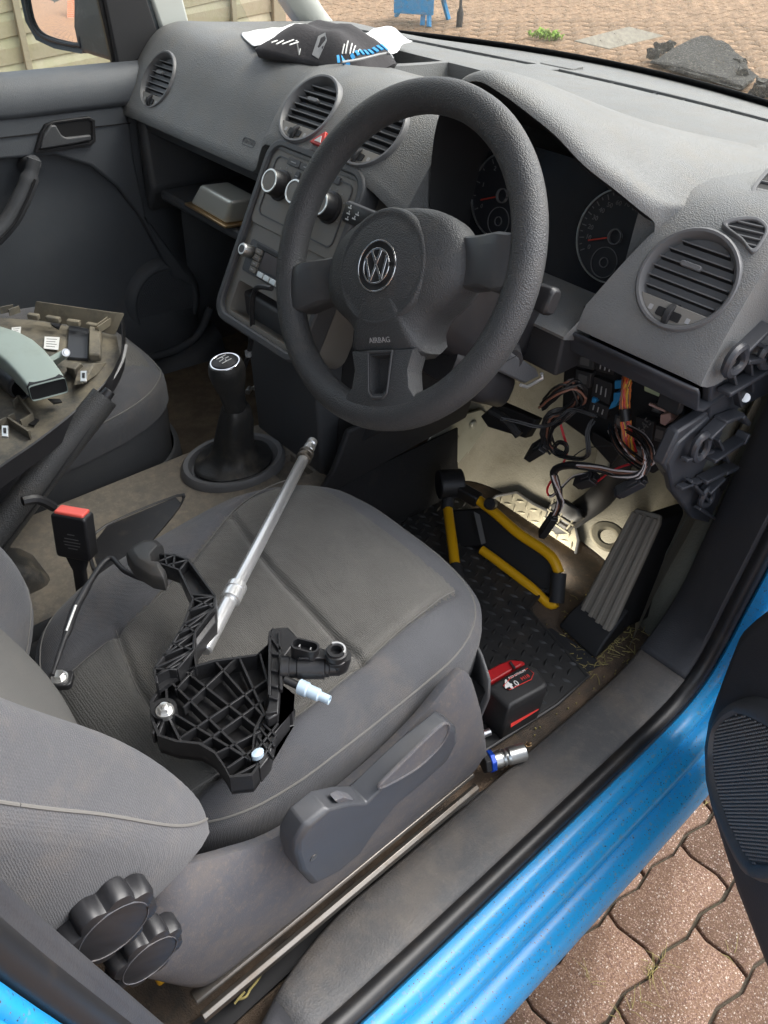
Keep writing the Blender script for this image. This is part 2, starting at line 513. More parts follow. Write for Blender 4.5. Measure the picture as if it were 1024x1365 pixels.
def cut(o, cutters):
    """carve closed bmeshes out of a mesh object, for good"""
    tmp = []
    for b in cutters:
        me = bpy.data.meshes.new('c')
        bmesh.ops.recalc_face_normals(b.bm, faces=b.bm.faces)
        b.bm.to_mesh(me)
        b.bm.free()
        c = bpy.data.objects.new('c', me)
        COL.objects.link(c)
        c.location = (0, 0, 0)
        tmp.append(c)
        md = o.modifiers.new('cut', 'BOOLEAN')
        md.operation = 'DIFFERENCE'
        md.object = c
        md.solver = 'EXACT'
    bpy.context.view_layer.update()
    dg = bpy.context.evaluated_depsgraph_get()
    me = bpy.data.meshes.new_from_object(o.evaluated_get(dg))
    old = o.data
    o.modifiers.clear()
    o.data = me
    me.name = old.name
    me.polygons.foreach_set('use_smooth', [True] * len(me.polygons))
    me.set_sharp_from_angle(angle=R(38))
    for c in tmp:
        d = c.data
        bpy.data.objects.remove(c)
        bpy.data.meshes.remove(d)

def smoothstep(a, b, x):
    t = max(0., min(1., (x - a) / (b - a)))
    return t * t * (3 - 2 * t)

def seg_d(p, a, b):
    ax, ay = a; bx, by = b
    dx, dy = bx - ax, by - ay
    t = max(0, min(1, ((p[0] - ax) * dx + (p[1] - ay) * dy) / (dx * dx + dy * dy)))
    return math.hypot(p[0] - ax - t * dx, p[1] - ay - t * dy)

def line_d(p, pts):
    return min(seg_d(p, pts[i], pts[i + 1]) for i in range(len(pts) - 1))

# ================================================================== SETTING
def drive_z(y):
    return max(0., (y - .9) * .1)

def brick_floor_mat():
    m = bpy.data.materials.new('far_paving')
    m.use_nodes = True
    t = m.node_tree
    b = t.nodes['Principled BSDF']
    b.inputs['Roughness'].default_value = .9
    tc = t.nodes.new('ShaderNodeTexCoord')
    br = t.nodes.new('ShaderNodeTexBrick')
    br.inputs['Scale'].default_value = 1
    br.inputs['Brick Width'].default_value = .215
    br.inputs['Row Height'].default_value = .1075
    br.inputs['Mortar Size'].default_value = .008
    br.inputs['Color1'].default_value = (.42, .235, .125, 1)
    br.inputs['Color2'].default_value = (.30, .17, .115, 1)
    br.inputs['Mortar'].default_value = (.06, .05, .04, 1)
    t.links.new(tc.outputs['Object'], br.inputs['Vector'])
    t.links.new(br.outputs['Color'], b.inputs['Base Color'])
    return m

def brick_wall_mat():
    m = brick_floor_mat()
    br = next(n for n in m.node_tree.nodes if n.type == 'TEX_BRICK')
    br.inputs['Row Height'].default_value = .075
    br.inputs['Mortar Size'].default_value = .010
    br.inputs['Color1'].default_value = (.50, .15, .07, 1)
    br.inputs['Color2'].default_value = (.38, .11, .055, 1)
    br.inputs['Mortar'].default_value = (.45, .36, .28, 1)
    mp = m.node_tree.nodes.new('ShaderNodeMapping')
    mp.inputs['Rotation'].default_value = (R(90), 0, 0)
    tc = next(n for n in m.node_tree.nodes if n.type == 'TEX_COORD')
    m.node_tree.links.new(tc.outputs['Object'], mp.inputs[0])
    m.node_tree.links.new(mp.outputs[0], br.inputs['Vector'])
    return m

b = B()
ys = [-45, -6, .9, 14, 45]
b.grid([[(x, y, drive_z(y) - .02) for x in (-45, -8, -2, 2, 8, 45)] for y in ys])
drive = b.build('driveway', brick_floor_mat(), kind='structure')
b = B()
b.grid([[(x, y, drive_z(y) - .011) for x in (.4, 2.6)] for y in (-1.2, .9, 2.2)])
b.grid([[(x, y, drive_z(y) - .011) for x in (-8.2, -.6)] for y in (3.6, 9.2)])
b.build('joint_bed', M['joint'], drive, kind='structure')

PL, PS, TH = .215, .1075, R(4.17)
def paver_bm(bm, jit=0):
    def edge():
        o = []
        a = .0055; g = .0024
        def tri(t): return (abs(((t + .25) % 1) - .5) * 4 - 1)
        for k in range(8): o.append((k / 8 * PL, a * tri(k / 8 * 2), (0, -1)))
        for k in range(4): o.append((PL + a * tri(k / 4), k / 4 * PS, (1, 0)))
        for k in range(8): o.append((PL - k / 8 * PL, PS + a * tri((1 - k / 8) * 2), (0, 1)))
        for k in range(4): o.append((a * tri(1 - k / 4), PS - k / 4 * PS, (-1, 0)))
        r = []
        for (p, q, n) in o:
            cx, cy = PL / 2, PS / 2
            r.append((cx + (p - cx) * (1 - 2 * g / PL), cy + (q - cy) * (1 - 2 * g / PS)))
        return r
    e = edge()
    def sc(f, z):
        return [(PL / 2 + (p - PL / 2) * (1 - f / PL), PS / 2 + (q - PS / 2) * (1 - f / PS), z) for p, q in e]
    rs = [sc(0, -.04), sc(0, -.005), sc(.0018, -.0012), sc(.0042, 0)]
    V = [[bm.verts.new((y, x, z)) for x, y, z in r] for r in rs]   # local x across, y along the paver
    for i in range(3):
        for j in range(24):
            k = (j + 1) % 24
            bm.faces.new((V[i][j], V[i + 1][j], V[i + 1][k], V[i][k]))
    bm.faces.new(V[3])
bmp = bmesh.new()
paver_bm(bmp)
bmesh.ops.recalc_face_normals(bmp, faces=bmp.faces)
def paver_mesh(m):
    me = bpy.data.meshes.new('paver')
    bmp.to_mesh(me)
    me.materials.append(m)
    me.polygons.foreach_set('use_smooth', [True] * len(me.polygons))
    me.set_sharp_from_angle(angle=R(60))
    return me
ly = Vector((math.sin(TH), math.cos(TH), 0)); lx = Vector((math.cos(TH), -math.sin(TH), 0))
A0 = Vector((.823, .187, 0))
def lattice(i, j):
    return A0 + lx * (PS * i) + ly * (PL * (j + (.5 if i % 2 else 0)))
def inside(p, poly):
    c = False
    for k in range(len(poly)):
        x1, y1 = poly[k]; x2, y2 = poly[k - 1]
        if (y1 > p.y) != (y2 > p.y) and p.x < (x2 - x1) * (p.y - y1) / (y2 - y1) + x1: c = not c
    return c
def put_paver(p, me, slope):
    o = bpy.data.objects.new('paver', me)
    COL.objects.link(o)
    o.parent = drive
    rz = -TH + random.uniform(-.008, .008)
    mx = Matrix.Translation((p.x, p.y, drive_z(p.y) + random.uniform(-.0015, .0015))) @ Matrix.Rotation(math.atan(.1) if slope else 0, 4, 'X') @ Matrix.Rotation(rz, 4, 'Z') @ Matrix.Rotation(random.uniform(-.008, .008), 4, 'Y')
    o.matrix_local = mx
near_me = paver_mesh(M['paver'])
far_me = paver_mesh(M['paver2'])
for i in range(-3, 13):
    for j in range(-6, 4):
        p = lattice(i, j)
        if .55 < p.x < 1.9 and -.75 < p.y < .85: put_paver(p, near_me, False)
seen = [(-6.8, 4.6), (-2.9, 8.0), (-1.3, 5.2), (-1.9, 4.85), (-4.6, 4.6)]
cand = []
for i in range(-75, -12):
    for j in range(14, 46):
        p = lattice(i, j)
        if -8 < p.x < -.8 and 3.8 < p.y < 9: cand.append((0 if inside(p, seen) else 1, (p - Vector((.98, -.58, 0))).length, p))
cand.sort(key=lambda t: (t[0], t[1]))
for k, (_, _, p) in enumerate(cand[:200]): put_paver(p, far_me, True)
bm = bmesh.new()
for (_, _, p) in cand[200:]:
    n0 = len(bm.verts)
    paver_bm(bm)
    bm.verts.ensure_lookup_table()
    mx = Matrix.Translation((p.x, p.y, drive_z(p.y) + random.uniform(-.0015, .0015))) @ Matrix.Rotation(math.atan(.1), 4, 'X') @ Matrix.Rotation(-TH, 4, 'Z')
    for v in bm.verts[n0:]: v.co = mx @ v.co
bmesh.ops.recalc_face_normals(bm, faces=bm.faces)
me = bpy.data.meshes.new('paver')
bm.to_mesh(me); bm.free()
me.materials.append(M['paver2'])
link('far_pavers', me, drive, kind='stuff')
bmp.free()

# grass in the joints beside the sill
b = B()
for (px, py) in [(p[0], p[1]) for p in [(0.923,0.174,0.000),(0.931,0.154,0.000),(0.931,0.185,0.000),(0.940,0.082,0.000),(0.945,0.104,0.000),(0.826,0.524,0.000),(0.871,0.071,-0.000),(1.006,0.291,0.000),(0.940,0.060,0.000),(0.931,0.166,0.000)]]:
    for k in range(5):
        a = random.uniform(0, 6.28); l = random.uniform(.015, .04)
        q = Vector((px + random.uniform(-.006, .006), py + random.uniform(-.006, .006), -.008))
        b.tube([q, q + Vector((math.cos(a) * l * .3, math.sin(a) * l * .3, l * .5)), q + Vector((math.cos(a) * l, math.sin(a) * l, l * .55))], [.0007, .0006, .0002], 4)
g = b.build('grass', M['straw'], kind='stuff')
g['label'] = 'thin dry grass blades growing in the paver joints'

# concrete cover let into the drive, dark lump, stone and weed beyond the windscreen
c4 = [(-3.327,5.329,0.443),(-2.970,5.303,0.440),(-2.903,5.923,0.502),(-3.290,5.995,0.509)]
b = B()
b.slab([Vector(p) + Vector((0, 0, -.02)) for p in c4], (0, 0, .026))
cv = b.build('drain_cover', M['cover'], bevel=.008)
tag(cv, 'pale concrete inspection cover set flush in the block paving beyond the windscreen', 'drain cover')

def rough_lump(name, c, d, m, rot=0, seed=0, amp=.12, cuts=3):
    bm = bmesh.new()
    bmesh.ops.create_cube(bm, size=1)
    bmesh.ops.subdivide_edges(bm, edges=bm.edges, cuts=cuts, use_grid_fill=True)
    rnd = random.Random(seed)
    mx = Matrix.Rotation(rot, 4, 'Z')
    for v in bm.verts:
        v.co = mx @ Vector((v.co.x * d[0], v.co.y * d[1], v.co.z * d[2])) + Vector([rnd.uniform(-amp, amp) * min(d) for _ in range(3)]) + Vector(c)
    me = bpy.data.meshes.new(name)
    bm.to_mesh(me); bm.free()
    me.materials.append(m)
    return link(name, me)
st = thing('dark_lump', 'dark jagged lump beyond the windscreen', 'rubble', (-2.35, 5.45, .45))  # dark lump of unclear nature, built solid
b = B()
pk = [(-2.480,5.110,0.441),(-2.200,5.048,0.435),(-1.668,4.912,0.421),(-1.727,5.181,0.448),(-2.160,5.503,0.480),(-2.481,5.672,0.497)]
z = Vector((0, 0, 1))
base = [Vector(p) for p in pk]
top = [p + z * h + Vector((0, .05, 0)) for p, h in zip(base, (.02, .03, .03, .03, .10, .09))]
b.rings([base, top])
o = b.build('slab', M['rough_lump'], st, bevel=.012)
bm = bmesh.new(); bm.from_mesh(o.data)
bmesh.ops.triangulate(bm, faces=bm.faces)
bmesh.ops.subdivide_edges(bm, edges=bm.edges, cuts=3, use_grid_fill=True)
for v in bm.verts: v.co += Vector([random.uniform(-.012, .012) for _ in range(3)])
bm.to_mesh(o.data); bm.free()
for k, p in enumerate([(-2.536,5.215,0.481),(-2.594,5.392,0.499),(-1.811,5.184,0.478),(-1.944,5.365,0.497),(-1.549,4.911,0.451),(-2.566,5.475,0.507)]):
    o = rough_lump('lump_piece', p, (.07, .06, .06), M['rough_lump'], k, k, .2, 2)
    o.parent = st
    o.location = -st.location
o = rough_lump('stone', [(-1.541,5.014,0.451)][0], (.14, .12, .10), M['rough_lump'], .4, 9)
tag(o, 'smaller dark stone at the far end of the windscreen edge beside the dark lump', 'stone')
b = B()
wp = Vector([(-3.536,5.243,0.434)][0])
for k in range(90):
    a = random.uniform(0, 6.28); l = random.uniform(.03, .075)
    q = wp + Vector((random.uniform(-.12, .12), random.uniform(-.08, .08), 0))
    e = q + Vector((math.cos(a) * l * .7, math.sin(a) * l * .7, l * .9))
    m_ = q.lerp(e, .5) + Vector((0, 0, .02))
    s_ = Vector((-math.sin(a), math.cos(a), 0)) * .012
    v = [b.bm.verts.new(t) for t in (q, m_ + s_, e, m_ - s_)]
    b.face(v)
wd = b.build('weed', M['moss'], solid=.002)
tag(wd, 'bright green weed tuft growing from the paving just over the dash edge', 'weed')

# blue folding trestle beyond the passenger side of the windscreen
tr = thing('trestle', 'bright blue folding work trestle standing on the drive beyond the windscreen', 'trestle', (-4.7, 5.3, .45))
feet = [Vector(p) for p in [(-5.058,5.007,0.411),(-4.628,4.921,0.402),(-4.544,4.920,0.402),(-4.617,5.227,0.433)]]
topz = Vector((.0, .0, .20))
cen = sum(feet, Vector()) / 4
for f_ in feet:
    b = B()
    t_ = cen + (f_ - cen) * .62 + topz
    b.bar(f_, t_, .035, .028, (1, 0, 0))
    b.build('leg', M['bagblue'], tr, bevel=.003)
b = B()
u_ = (feet[3] - feet[0]).normalized()
b.box(Fr(cen + topz, u_, Vector((-u_.y, u_.x, 0))), (0, 0, .10), (.50, .3, .22))
b.build('top_board', M['bagblue'], tr, bevel=.006)
b = B()
b.box(Fr(cen + topz, u_, Vector((-u_.y, u_.x, 0))), (-.05, -.155, .02), (.36, .012, .30))
b.build('side_plate', M['bagblue'], tr, bevel=.006)
cp = Vector([(-4.351,5.086,0.419)][0])
b = B()
b.tube([cp + Vector((0, 0, .0)), cp + Vector((-.01, .01, .1)), cp + Vector((-.05, .02, .5))], .012, 8)
b.lathe([(.006, -.02), (.026, 0), (.03, .1), (.012, .15)], Fr(cp, (1, 0, 0), (0, 1, 0)), 12)
o = b.build('garden_stake', M['matt'])
tag(o, 'thin dark stake with a thick foot standing beside the blue trestle', 'stake')

# larch-lap fence beyond the passenger side
FX = -3.6
fn = thing('fence', 'weathered larch lap fence of pale overlapping boards beyond the passenger window', 'fence', (FX, 1.5, 0))
def lap_board(seed):
    rnd = random.Random(seed)
    ph = rnd.uniform(0, 6); am = rnd.uniform(.003, .009)
    n = 16
    rows = []
    for k in range(n + 1):
        t = k / n
        y = -.9 + 1.8 * t
        low = am * math.sin(ph + t * 7) + .5 * am * math.sin(ph * 2 + t * 19)
        rows.append([(0.030, y, low), (.034, y, .07 + low * .3), (.012, y, .142), (.002, y, .142), (.020, y, low)])
    b = B()
    b.rings(rows)
    bmesh.ops.recalc_face_normals(b.bm, faces=b.bm.faces)
    me = bpy.data.meshes.new('board')
    b.bm.to_mesh(me); b.bm.free()
    me.materials.append(M['fence'])
    return me
lap = [lap_board(s) for s in range(5)]
sl = .10
for pnl, y0 in enumerate((-2.04, -.16, 1.72)):
    for k in range(17):
        o = bpy.data.objects.new('board', lap[(k * 3 + pnl) % 5])
        COL.objects.link(o)
        o.parent = fn
        o.location = Vector((random.uniform(-.002, .002), y0 - 1.5, y0 * sl + .02 + k * .112))
        o.rotation_euler = (math.atan(sl) + random.uniform(-.006, .006), 0, 0)
    for t in (-.62, .0, .62):
        b = B()
        y = y0 + t
        b.box(Fr((FX, 0, 0), (1, 0, 0), (0, 1, 0)), (.048, y, y * sl + .98), (.02, .032, 1.94))
        b.build('batten', M['fencepost'], fn, bevel=.002)
    y = y0 + .94
    b = B()
    b.box(Fr((FX, 0, 0), (1, 0, 0), (0, 1, 0)), (.01, y, y * sl + .95), (.09, .09, 2.1))
    b.build('post', M['fencepost'], fn, bevel=.004)

# brick house behind, which the passenger mirror shows
hw = thing('brick_house', 'orange brick house wall behind the van, seen in the passenger mirror', 'house', (-1.2, -14, 0))
b = B(); b.box(Fr((0, 0, 0), (1, 0, 0), (0, 1, 0)), (-.2, -14.15, 2.4), (4.0, .3, 4.9))
b.build('wall', brick_wall_mat(), hw)
b = B(); b.box(Fr((0, 0, 0), (1, 0, 0), (0, 1, 0)), (.3, -13.99, 1.5), (1.2, .08, 1.2))
wf = b.build('window', M['white'], hw, bevel=.01)
b = B(); b.box(Fr((0, 0, 0), (1, 0, 0), (0, 1, 0)), (.3, -13.94, 1.5), (1.02, .04, 1.02))
b.build('pane', M['lens'], wf)

# ================================================================== VAN SHELL
van = thing('van', 'bright blue panel van with its driver door open and dusty grey interior', 'van', (0, 0, 0))

# the door aperture: a path of (x, y, z) with its outward direction m
path = [(-.674, 1.36), (-.637, 1.20), (-.612, 1.06), (-.597, .96), (-.571, .80), (-.552, .69), (-.526, .585), (-.480, .50), (-.403, .467), (-.28, .4565), (-.196, .4530),
        (-.10, .4505), (-.012, .4485), (.08, .447), (.16, .4465), (.235, .4485), (.290, .460), (.328, .492), (.346, .55), (.354, .63), (.366, .72), (.378, .85), (.38, 1.0), (.36, 1.16)]
P2 = spline([(0, a, c) for a, c in path], 4)
NP = len(P2)
def ap_frame(i):
    t = (P2[min(i + 1, NP - 1)] - P2[max(i - 1, 0)]).normalized()
    m_ = Vector((0, t.z, -t.y))     # outward: down along the sill
    return P2[i], m_
def ap_strip(prof, i0=0, i1=NP, x0=.77):
    rows = []
    for i in range(i0, i1):
        p, m_ = ap_frame(i)
        pr_ = prof(i) if callable(prof) else prof
        rows.append([Vector((x0 + a, 0, 0)) + p + m_ * c for a, c in pr_])
    return rows
def wB(i): return 1 - smoothstep(26, 36, i)       # 1 on the rear pillar
def wA(i): return smoothstep(66, 74, i)           # 1 on the front pillar
def blue_prof(i):
    k = 1 - .55 * wB(i)
    q = [(-.004, .014), (.001, .003), (.004, -.001), (.013, -.002), (.0215, .0008), (.0262, .0055), (.0276, .0125), (.0270, .0170), (.0284, .0188), (.0345, .0176), (.044, .0185), (.0525, .0230), (.0562, .0305),
         (.0568, .0385), (.0560, .0425), (.0575, .0445), (.064, .0440), (.074, .0470), (.0835, .0545), (.0895, .066), (.092, .082), (.088, .10), (.07, .125), (.03, .15)]
    return [(a * k, c * (1 if k > .9 else k)) for a, c in q]
b = B()
b.grid(ap_strip(blue_prof))
b.build('sill_panel', M['blue'], van, solid=.002, ang=44)
# rubber door seal
def seal_prof(i):
    return [(-.012 + .0125 * math.cos(t), -.004 + .0115 * math.sin(t)) for t in [2 * math.pi * k / 12 for k in range(12)]]
b = B()
b.rings(ap_strip(seal_prof), True, True)
b.build('door_seal', M['rubber'], van)
# tread / pillar trim inside the seal
def tread_prof(i):
    B_, A_ = wB(i), wA(i)
    inx = -.106 + .066 * B_ - .004 * A_
    inm = .004 - .018 * B_ + .055 * A_
    q = [(inx, inm + .03), (inx, inm), (inx + .004, inm - .006)]
    for t in (.25, .5, .75): q.append((inx + .004 + t * (-.026 - inx - .004), (inm - .006) * (1 - t) + t * -.012 - .003 * math.sin(math.pi * t)))
    q += [(-.027, -.0125), (-.021, -.010), (-.017, -.002), (-.017, .01)]
    return q
js = 31
b = B(); b.grid(ap_strip(lambda i: [(a + .001, c - .001) for a, c in tread_prof(i)], 0, js + 1)); b.build('pillar_trim', M['kick'], van, solid=.003, ang=50)
b = B(); b.grid(ap_strip(tread_prof, js, 67)); b.build('sill_tread', M['tread'], van, solid=.003, ang=50)
b = B(); b.grid(ap_strip(lambda i: [(a - .0015, c + .0015) for a, c in tread_prof(i)], 66, NP)); b.build('kick_panel', M['kick'], van, solid=.003, ang=50)
# outer skin: rear quarter and front wing
b = B()
b.slab([(.80, -2.4, .40), (.80, -.62, .40), (.80, -.62, .62), (.80, -.70, 1.1), (.79, -.76, 1.36), (.79, -2.4, 1.36)], (.03, 0, 0))
b.build('rear_quarter', M['blue'], van, bevel=.01)
b = B()
b.slab([(.79, .44, .33), (.79, 2.0, .33), (.79, 2.1, .90), (.76, 1.0, 1.02), (.74, .5, 1.02)], (.03, 0, 0))
b.build('front_wing', M['blue'], van, bevel=.01)
b = B()
b.slab([(-.79, .44, .33), (-.79, 2.0, .33), (-.79, 2.1, .90), (-.76, 1.0, 1.04), (-.76, .5, 1.06)], (-.03, 0, 0))
b.build('front_wing', M['blue'], van, bevel=.01)
# bonnet, roof, far side; unseen cargo bulkhead added to block rear light
b = B()
b.grid([[(x, y, z - .10 * (x / .75) ** 2) for x in (-.75, -.5, -.2, .2, .5, .75)] for y, z in ((1.0, .93), (1.3, .90), (1.7, .84), (2.1, .74))])
b.build('bonnet', M['blue'], van, solid=.004)
b = B()
b.rings([[(-.64, y, 1.70), (-.55, y, 1.775), (.55, y, 1.775), (.64, y, 1.70), (.66, y, 1.72), (.56, y, 1.80), (-.56, y, 1.80), (-.66, y, 1.72)] for y in (-2.4, .12)])
b.build('roof', M['cream'], van)
b = B(); b.box(Fr((0, 0, 0), (1, 0, 0), (0, 1, 0)), (0, -1.02, 1.08), (1.42, .02, 1.3)); b.build('shade_partition', M['trim'], van)
b = B()
b.slab([(-.80, -2.4, .40), (-.80, -.62, .40), (-.80, -.70, 1.1), (-.76, -.72, 1.72), (-.76, -2.4, 1.72)], (-.02, 0, 0))
b.slab([(.78, -2.4, 1.36), (.79, -.80, 1.36), (.65, -.86, 1.74), (.65, -2.4, 1.74)], (.02, 0, 0))
b.build('body_side', M['blue'], van)

# floor, tunnel and footwell lining
b = B()
b.grid([[(x, y, .424) for x in (-.70, -.3, .10, .40, .700)] for y in (-1.0, -.4, .2, .6)])
b.build('floor_pan', M['carpet'], van, solid=.01)
b = B()
b.grid([[(x, y, .431 + (0 if y < .5 else (y - .5) * .9)) for x in (-.70, -.4, -.115)] for y in (-.6, .2, .5, .8)])
b.build('passenger_carpet', M['passcarpet'], van)
cols = {.426: [(.14, .40), (.145, .47), (.25, .50), (.43, .50), (.54, .47), (.61, .40), (.640, .33)],
        .55: [(.105, .46), (.15, .58), (.25, .615), (.43, .61), (.53, .54), (.605, .44), (.642, .35)],
        .66: [(.11, .50), (.16, .69), (.26, .72), (.43, .71), (.53, .60), (.61, .47), (.646, .38)],
        .90: [(.11, .52), (.17, .77), (.28, .79), (.45, .78), (.56, .66), (.62, .50), (.655, .41)]}
b = B()
b.grid([spline([(x, y, z) for x, y in cols[z]], 6) for z in sorted(cols)])
b.build('bulkhead_lining', M['felt'], van, ang=60)
b = B()
b.grid([[(x, y, z) for x, y in q] for z, q in ((.424, [(.60, .412), (.65, .39), (.712, .375)]), (.55, [(.598, .448), (.655, .42), (.712, .40)]), (.66, [(.604, .478), (.66, .45), (.714, .43)]), (.90, [(.614, .512), (.67, .48), (.716, .46)]))])
b.build('side_lining', M['sidefelt'], van, ang=60)
b = B(); b.slab([(.715, .42, .36), (.715, .95, .36), (.715, .95, 1.02), (.715, .42, 1.02)], (.02, 0, 0)); b.build('inner_wing', M['black'], van)
b = B()
b.grid([[(x, .82 - .05 * (x / .7) ** 2, z) for x in (-.72, -.3, .1, .4, .72)] for z in (.45, .8, 1.08)])
b.build('firewall', M['black'], van)
b = B(); b.grid([[(x, y, z) for x, y in ((-.60, .84), (-.69, .74), (-.705, .5), (-.705, .22))] for z in (.42, .7, .98)]); b.build('passenger_kick_panel', M['door'], van, solid=.004, ang=70)
# the galvanised bracket and grey clip plate at the tunnel side of the driver footwell
b = B()
pts = [(0.125,0.340,0.476),(0.125,0.336,0.551),(0.125,0.377,0.603),(0.125,0.497,0.583),(0.125,0.552,0.535),(0.125,0.517,0.473),(0.125,0.465,0.398),(0.125,0.426,0.313)]
b.slab(pts, (.004, 0, 0))
for q in [(0.130,0.426,0.542),(0.130,0.474,0.559),(0.130,0.394,0.510)]: b.cyl(Vector(q), Vector(q) + Vector((.006, 0, 0)), .010, .008, 14)
b.build('side_bracket', M['bracketmetal'], van, bevel=.0015)

# windscreen, its black edge, pillars
def ws_base(x): return Vector((x, .985 - .40 * x * x, 1.135 - .012 * (x / .7) ** 2))
def ws_top(x): return Vector((x * .84, .22 - .10 * x * x, 1.745))
xs = [-.74 + 1.48 * k / 24 for k in range(25)]
b = B()
b.grid([[ws_base(x).lerp(ws_top(x), t) + Vector((0, 0, .03 * math.sin(math.pi * t))) for x in xs] for t in (0, .2, .4, .6, .8, 1)])
b.build('windscreen', WSGLASS, van)
b = B()
b.grid([[ws_base(x).lerp(ws_top(x), t) + Vector((0, 0, .03 * math.sin(math.pi * t) - .003)) for x in xs] for t in (-.05, .004, .011)])
b.build('windscreen_edge', M['black'], van, solid=.002)
b = B(); b.grid([[ws_base(x) + Vector((0, dy, dz)) for x in xs] for dy, dz in ((-.03, -.03), (.004, -.012), (.05, -.02), (.16, -.075), (.20, -.12))]); b.build('scuttle_panel', M['black'], van, solid=.003)
b = B(); b.grid([[ws_top(x) + Vector((0, dy, dz)) for x in xs] for dy, dz in ((.02, -.03), (-.12, .01))]); b.build('header_rail', M['cream'], van, solid=.02)
for sx in (-1, 1):
    b = B()
    pa = [Vector((sx * .74, .79, 1.09)), Vector((sx * .735, .70, 1.17)), Vector((sx * .70, .50, 1.39)), Vector((sx * .63, .20, 1.72))]
    sec = [(-.05, -.02), (.03, -.035), (.055, -.01), (.05, .02), (.0, .035), (-.045, .02)]
    rows = []
    for p in spline(pa, 5):
        rows.append([p + Vector((-sx * a * .7, a * .35 + c, c * .6)) for a, c in sec])
    b.rings(rows)
    b.build('windscreen_pillar', M['cream'], van, sub=1)
b = B()
b.slab([(-0.712,0.310,1.230),(-0.712,0.346,1.096),(-0.712,0.411,1.099),(-0.712,0.385,1.228)], (-.03, 0, 0))
b.build('quarter_post', M['cream'], van, bevel=.006)
b = B()
b.slab([(-0.715,0.350,1.109),(-0.715,0.413,1.096),(-0.715,0.574,1.109),(-0.715,0.555,1.127),(-0.715,0.487,1.125),(-0.715,0.402,1.115)], (-.05, 0, 0))
b.build('quarter_sill', M['cream'], van, bevel=.004)
b = B(); b.slab([(-0.740,0.397,1.238),(-0.740,0.406,1.101),(-0.740,0.591,1.104),(-0.740,0.513,1.236)], (-.004, 0, 0)); b.build('quarter_window', GLASS, van)
b = B()
b.slab([(-.79, .30, .40), (-.79, .80, .40), (-.77, .80, 1.09), (-.77, .30, 1.09)], (-.02, 0, 0))
b.build('front_pillar', M['blue'], van)

# ================================================================== DASHBOARD
dash = thing('dashboard', 'dusty dark grey dashboard running under the windscreen with round air vents', 'dashboard', (0, .5, .9))
PASS = [(.80, 1.137), (.66, 1.146), (.52, 1.152), (.42, 1.157), (.36, 1.160), (.31, 1.147), (.268, 1.108), (.238, 1.064), (.215, 1.032), (.204, 1.014), (.212, 1.000), (.30, .985), (.70, 1.0)]
CENT = [(.82, 1.137), (.66, 1.147), (.52, 1.153), (.42, 1.160), (.345, 1.168), (.285, 1.162), (.240, 1.141), (.207, 1.110), (.192, 1.090), (.184, 1.078), (.190, 1.064), (.30, 1.04), (.70, 1.0)]
CLUS = [(.82, 1.137), (.66, 1.147), (.54, 1.148), (.46, 1.135), (.40, 1.115), (.37, 1.08), (.352, 1.04), (.342, 1.015), (.315, .995), (.200, .985), (.203, .972), (.30, .965), (.70, 1.0)]
RGHT = [(.80, 1.137), (.66, 1.145), (.52, 1.149), (.42, 1.151), (.36, 1.150), (.31, 1.138), (.268, 1.106), (.240, 1.066), (.220, 1.024), (.209, .998), (.216, .984), (.30, .975), (.70, 1.0)]
def lerp_p(a, b_, t): return [(p[0] + (q[0] - p[0]) * t, p[1] + (q[1] - p[1]) * t) for p, q in zip(a, b_)]
def dash_prof(x):
    if x < -.21: return PASS
    if x < -.125: return lerp_p(PASS, CENT, smoothstep(-.21, -.125, x))
    if x < .10: return CENT
    if x < .188: return lerp_p(CENT, lerp_p(CENT, PASS, .5), smoothstep(.10, .188, x))
    if x < .486: return CLUS
    return RGHT
xs = [-.705, -.70, -.69] + [-.67 + .02 * k for k in range(23)] + [-.205, -.19, -.175, -.16, -.145, -.13, -.115, -.09, -.06, -.03, 0, .03, .06, .09, .11, .13, .15, .17, .186, .190, .23, .28, .33, .38, .43, .47, .484, .488, .494, .50, .506, .512, .518, .524, .530, .535, .55, .57, .59, .61, .63, .648, .656, .660]
rows = []
for x in xs:
    pr_ = [(.985 - .40 * x * x - .004, 1.128 - .012 * (x / .7) ** 2)] + dash_prof(x)
    e = max(0, abs(x) - .64) / .06 if x < 0 else max(0, x - .645) / .03
    q = spline([(x, a, c) for a, c in pr_], 3)
    q += [Vector((x, pr_[0][0], 1.0))]
    rows.append([Vector((x, v.y + .006 * e * e, v.z - .006 * e * e)) for v in q])
b = B()
b.rings(rows, True, True)
pad = b.build('dash_pad', M['dash'], dash, ang=55)
bvh = None
def surf(p, n, both=False):
    """drop a point onto the dash pad along direction n"""
    bm = bmesh.new(); bm.from_mesh(pad.data)
    t = BVHTree.FromBMesh(bm)
    h = t.ray_cast(Vector(p) + Vector(n) * .15, -Vector(n))
    bm.free()
    return (h[0], h[1]) if both else (h[0] if h[0] else Vector(p))

vent_specs = [((-.591, .243, 1.079), (-.16, -.82, .55), .0535), ((-.074, .223, 1.128), (-.06, -.76, .65), .0545), ((.074, .223, 1.128), (.06, -.76, .65), .0545), ((.589, .243, 1.079), (.02, -.86, .50), .0545)]
cutters = []
vents = []
for c, n, r in vent_specs:
    n = Vector(n).normalized()
    p, sn = surf(c, n, True)
    n = (n + sn * 2).normalized()
    u = Vector((1, 0, 0)); u = (u - n * u.dot(n)).normalized()
    fr = Fr(p, u, n.cross(u))
    vents.append((fr, r))
    cb = B(); cb.lathe([(r - .001, -.06), (r - .001, .05)], fr, 40); cutters.append(cb)
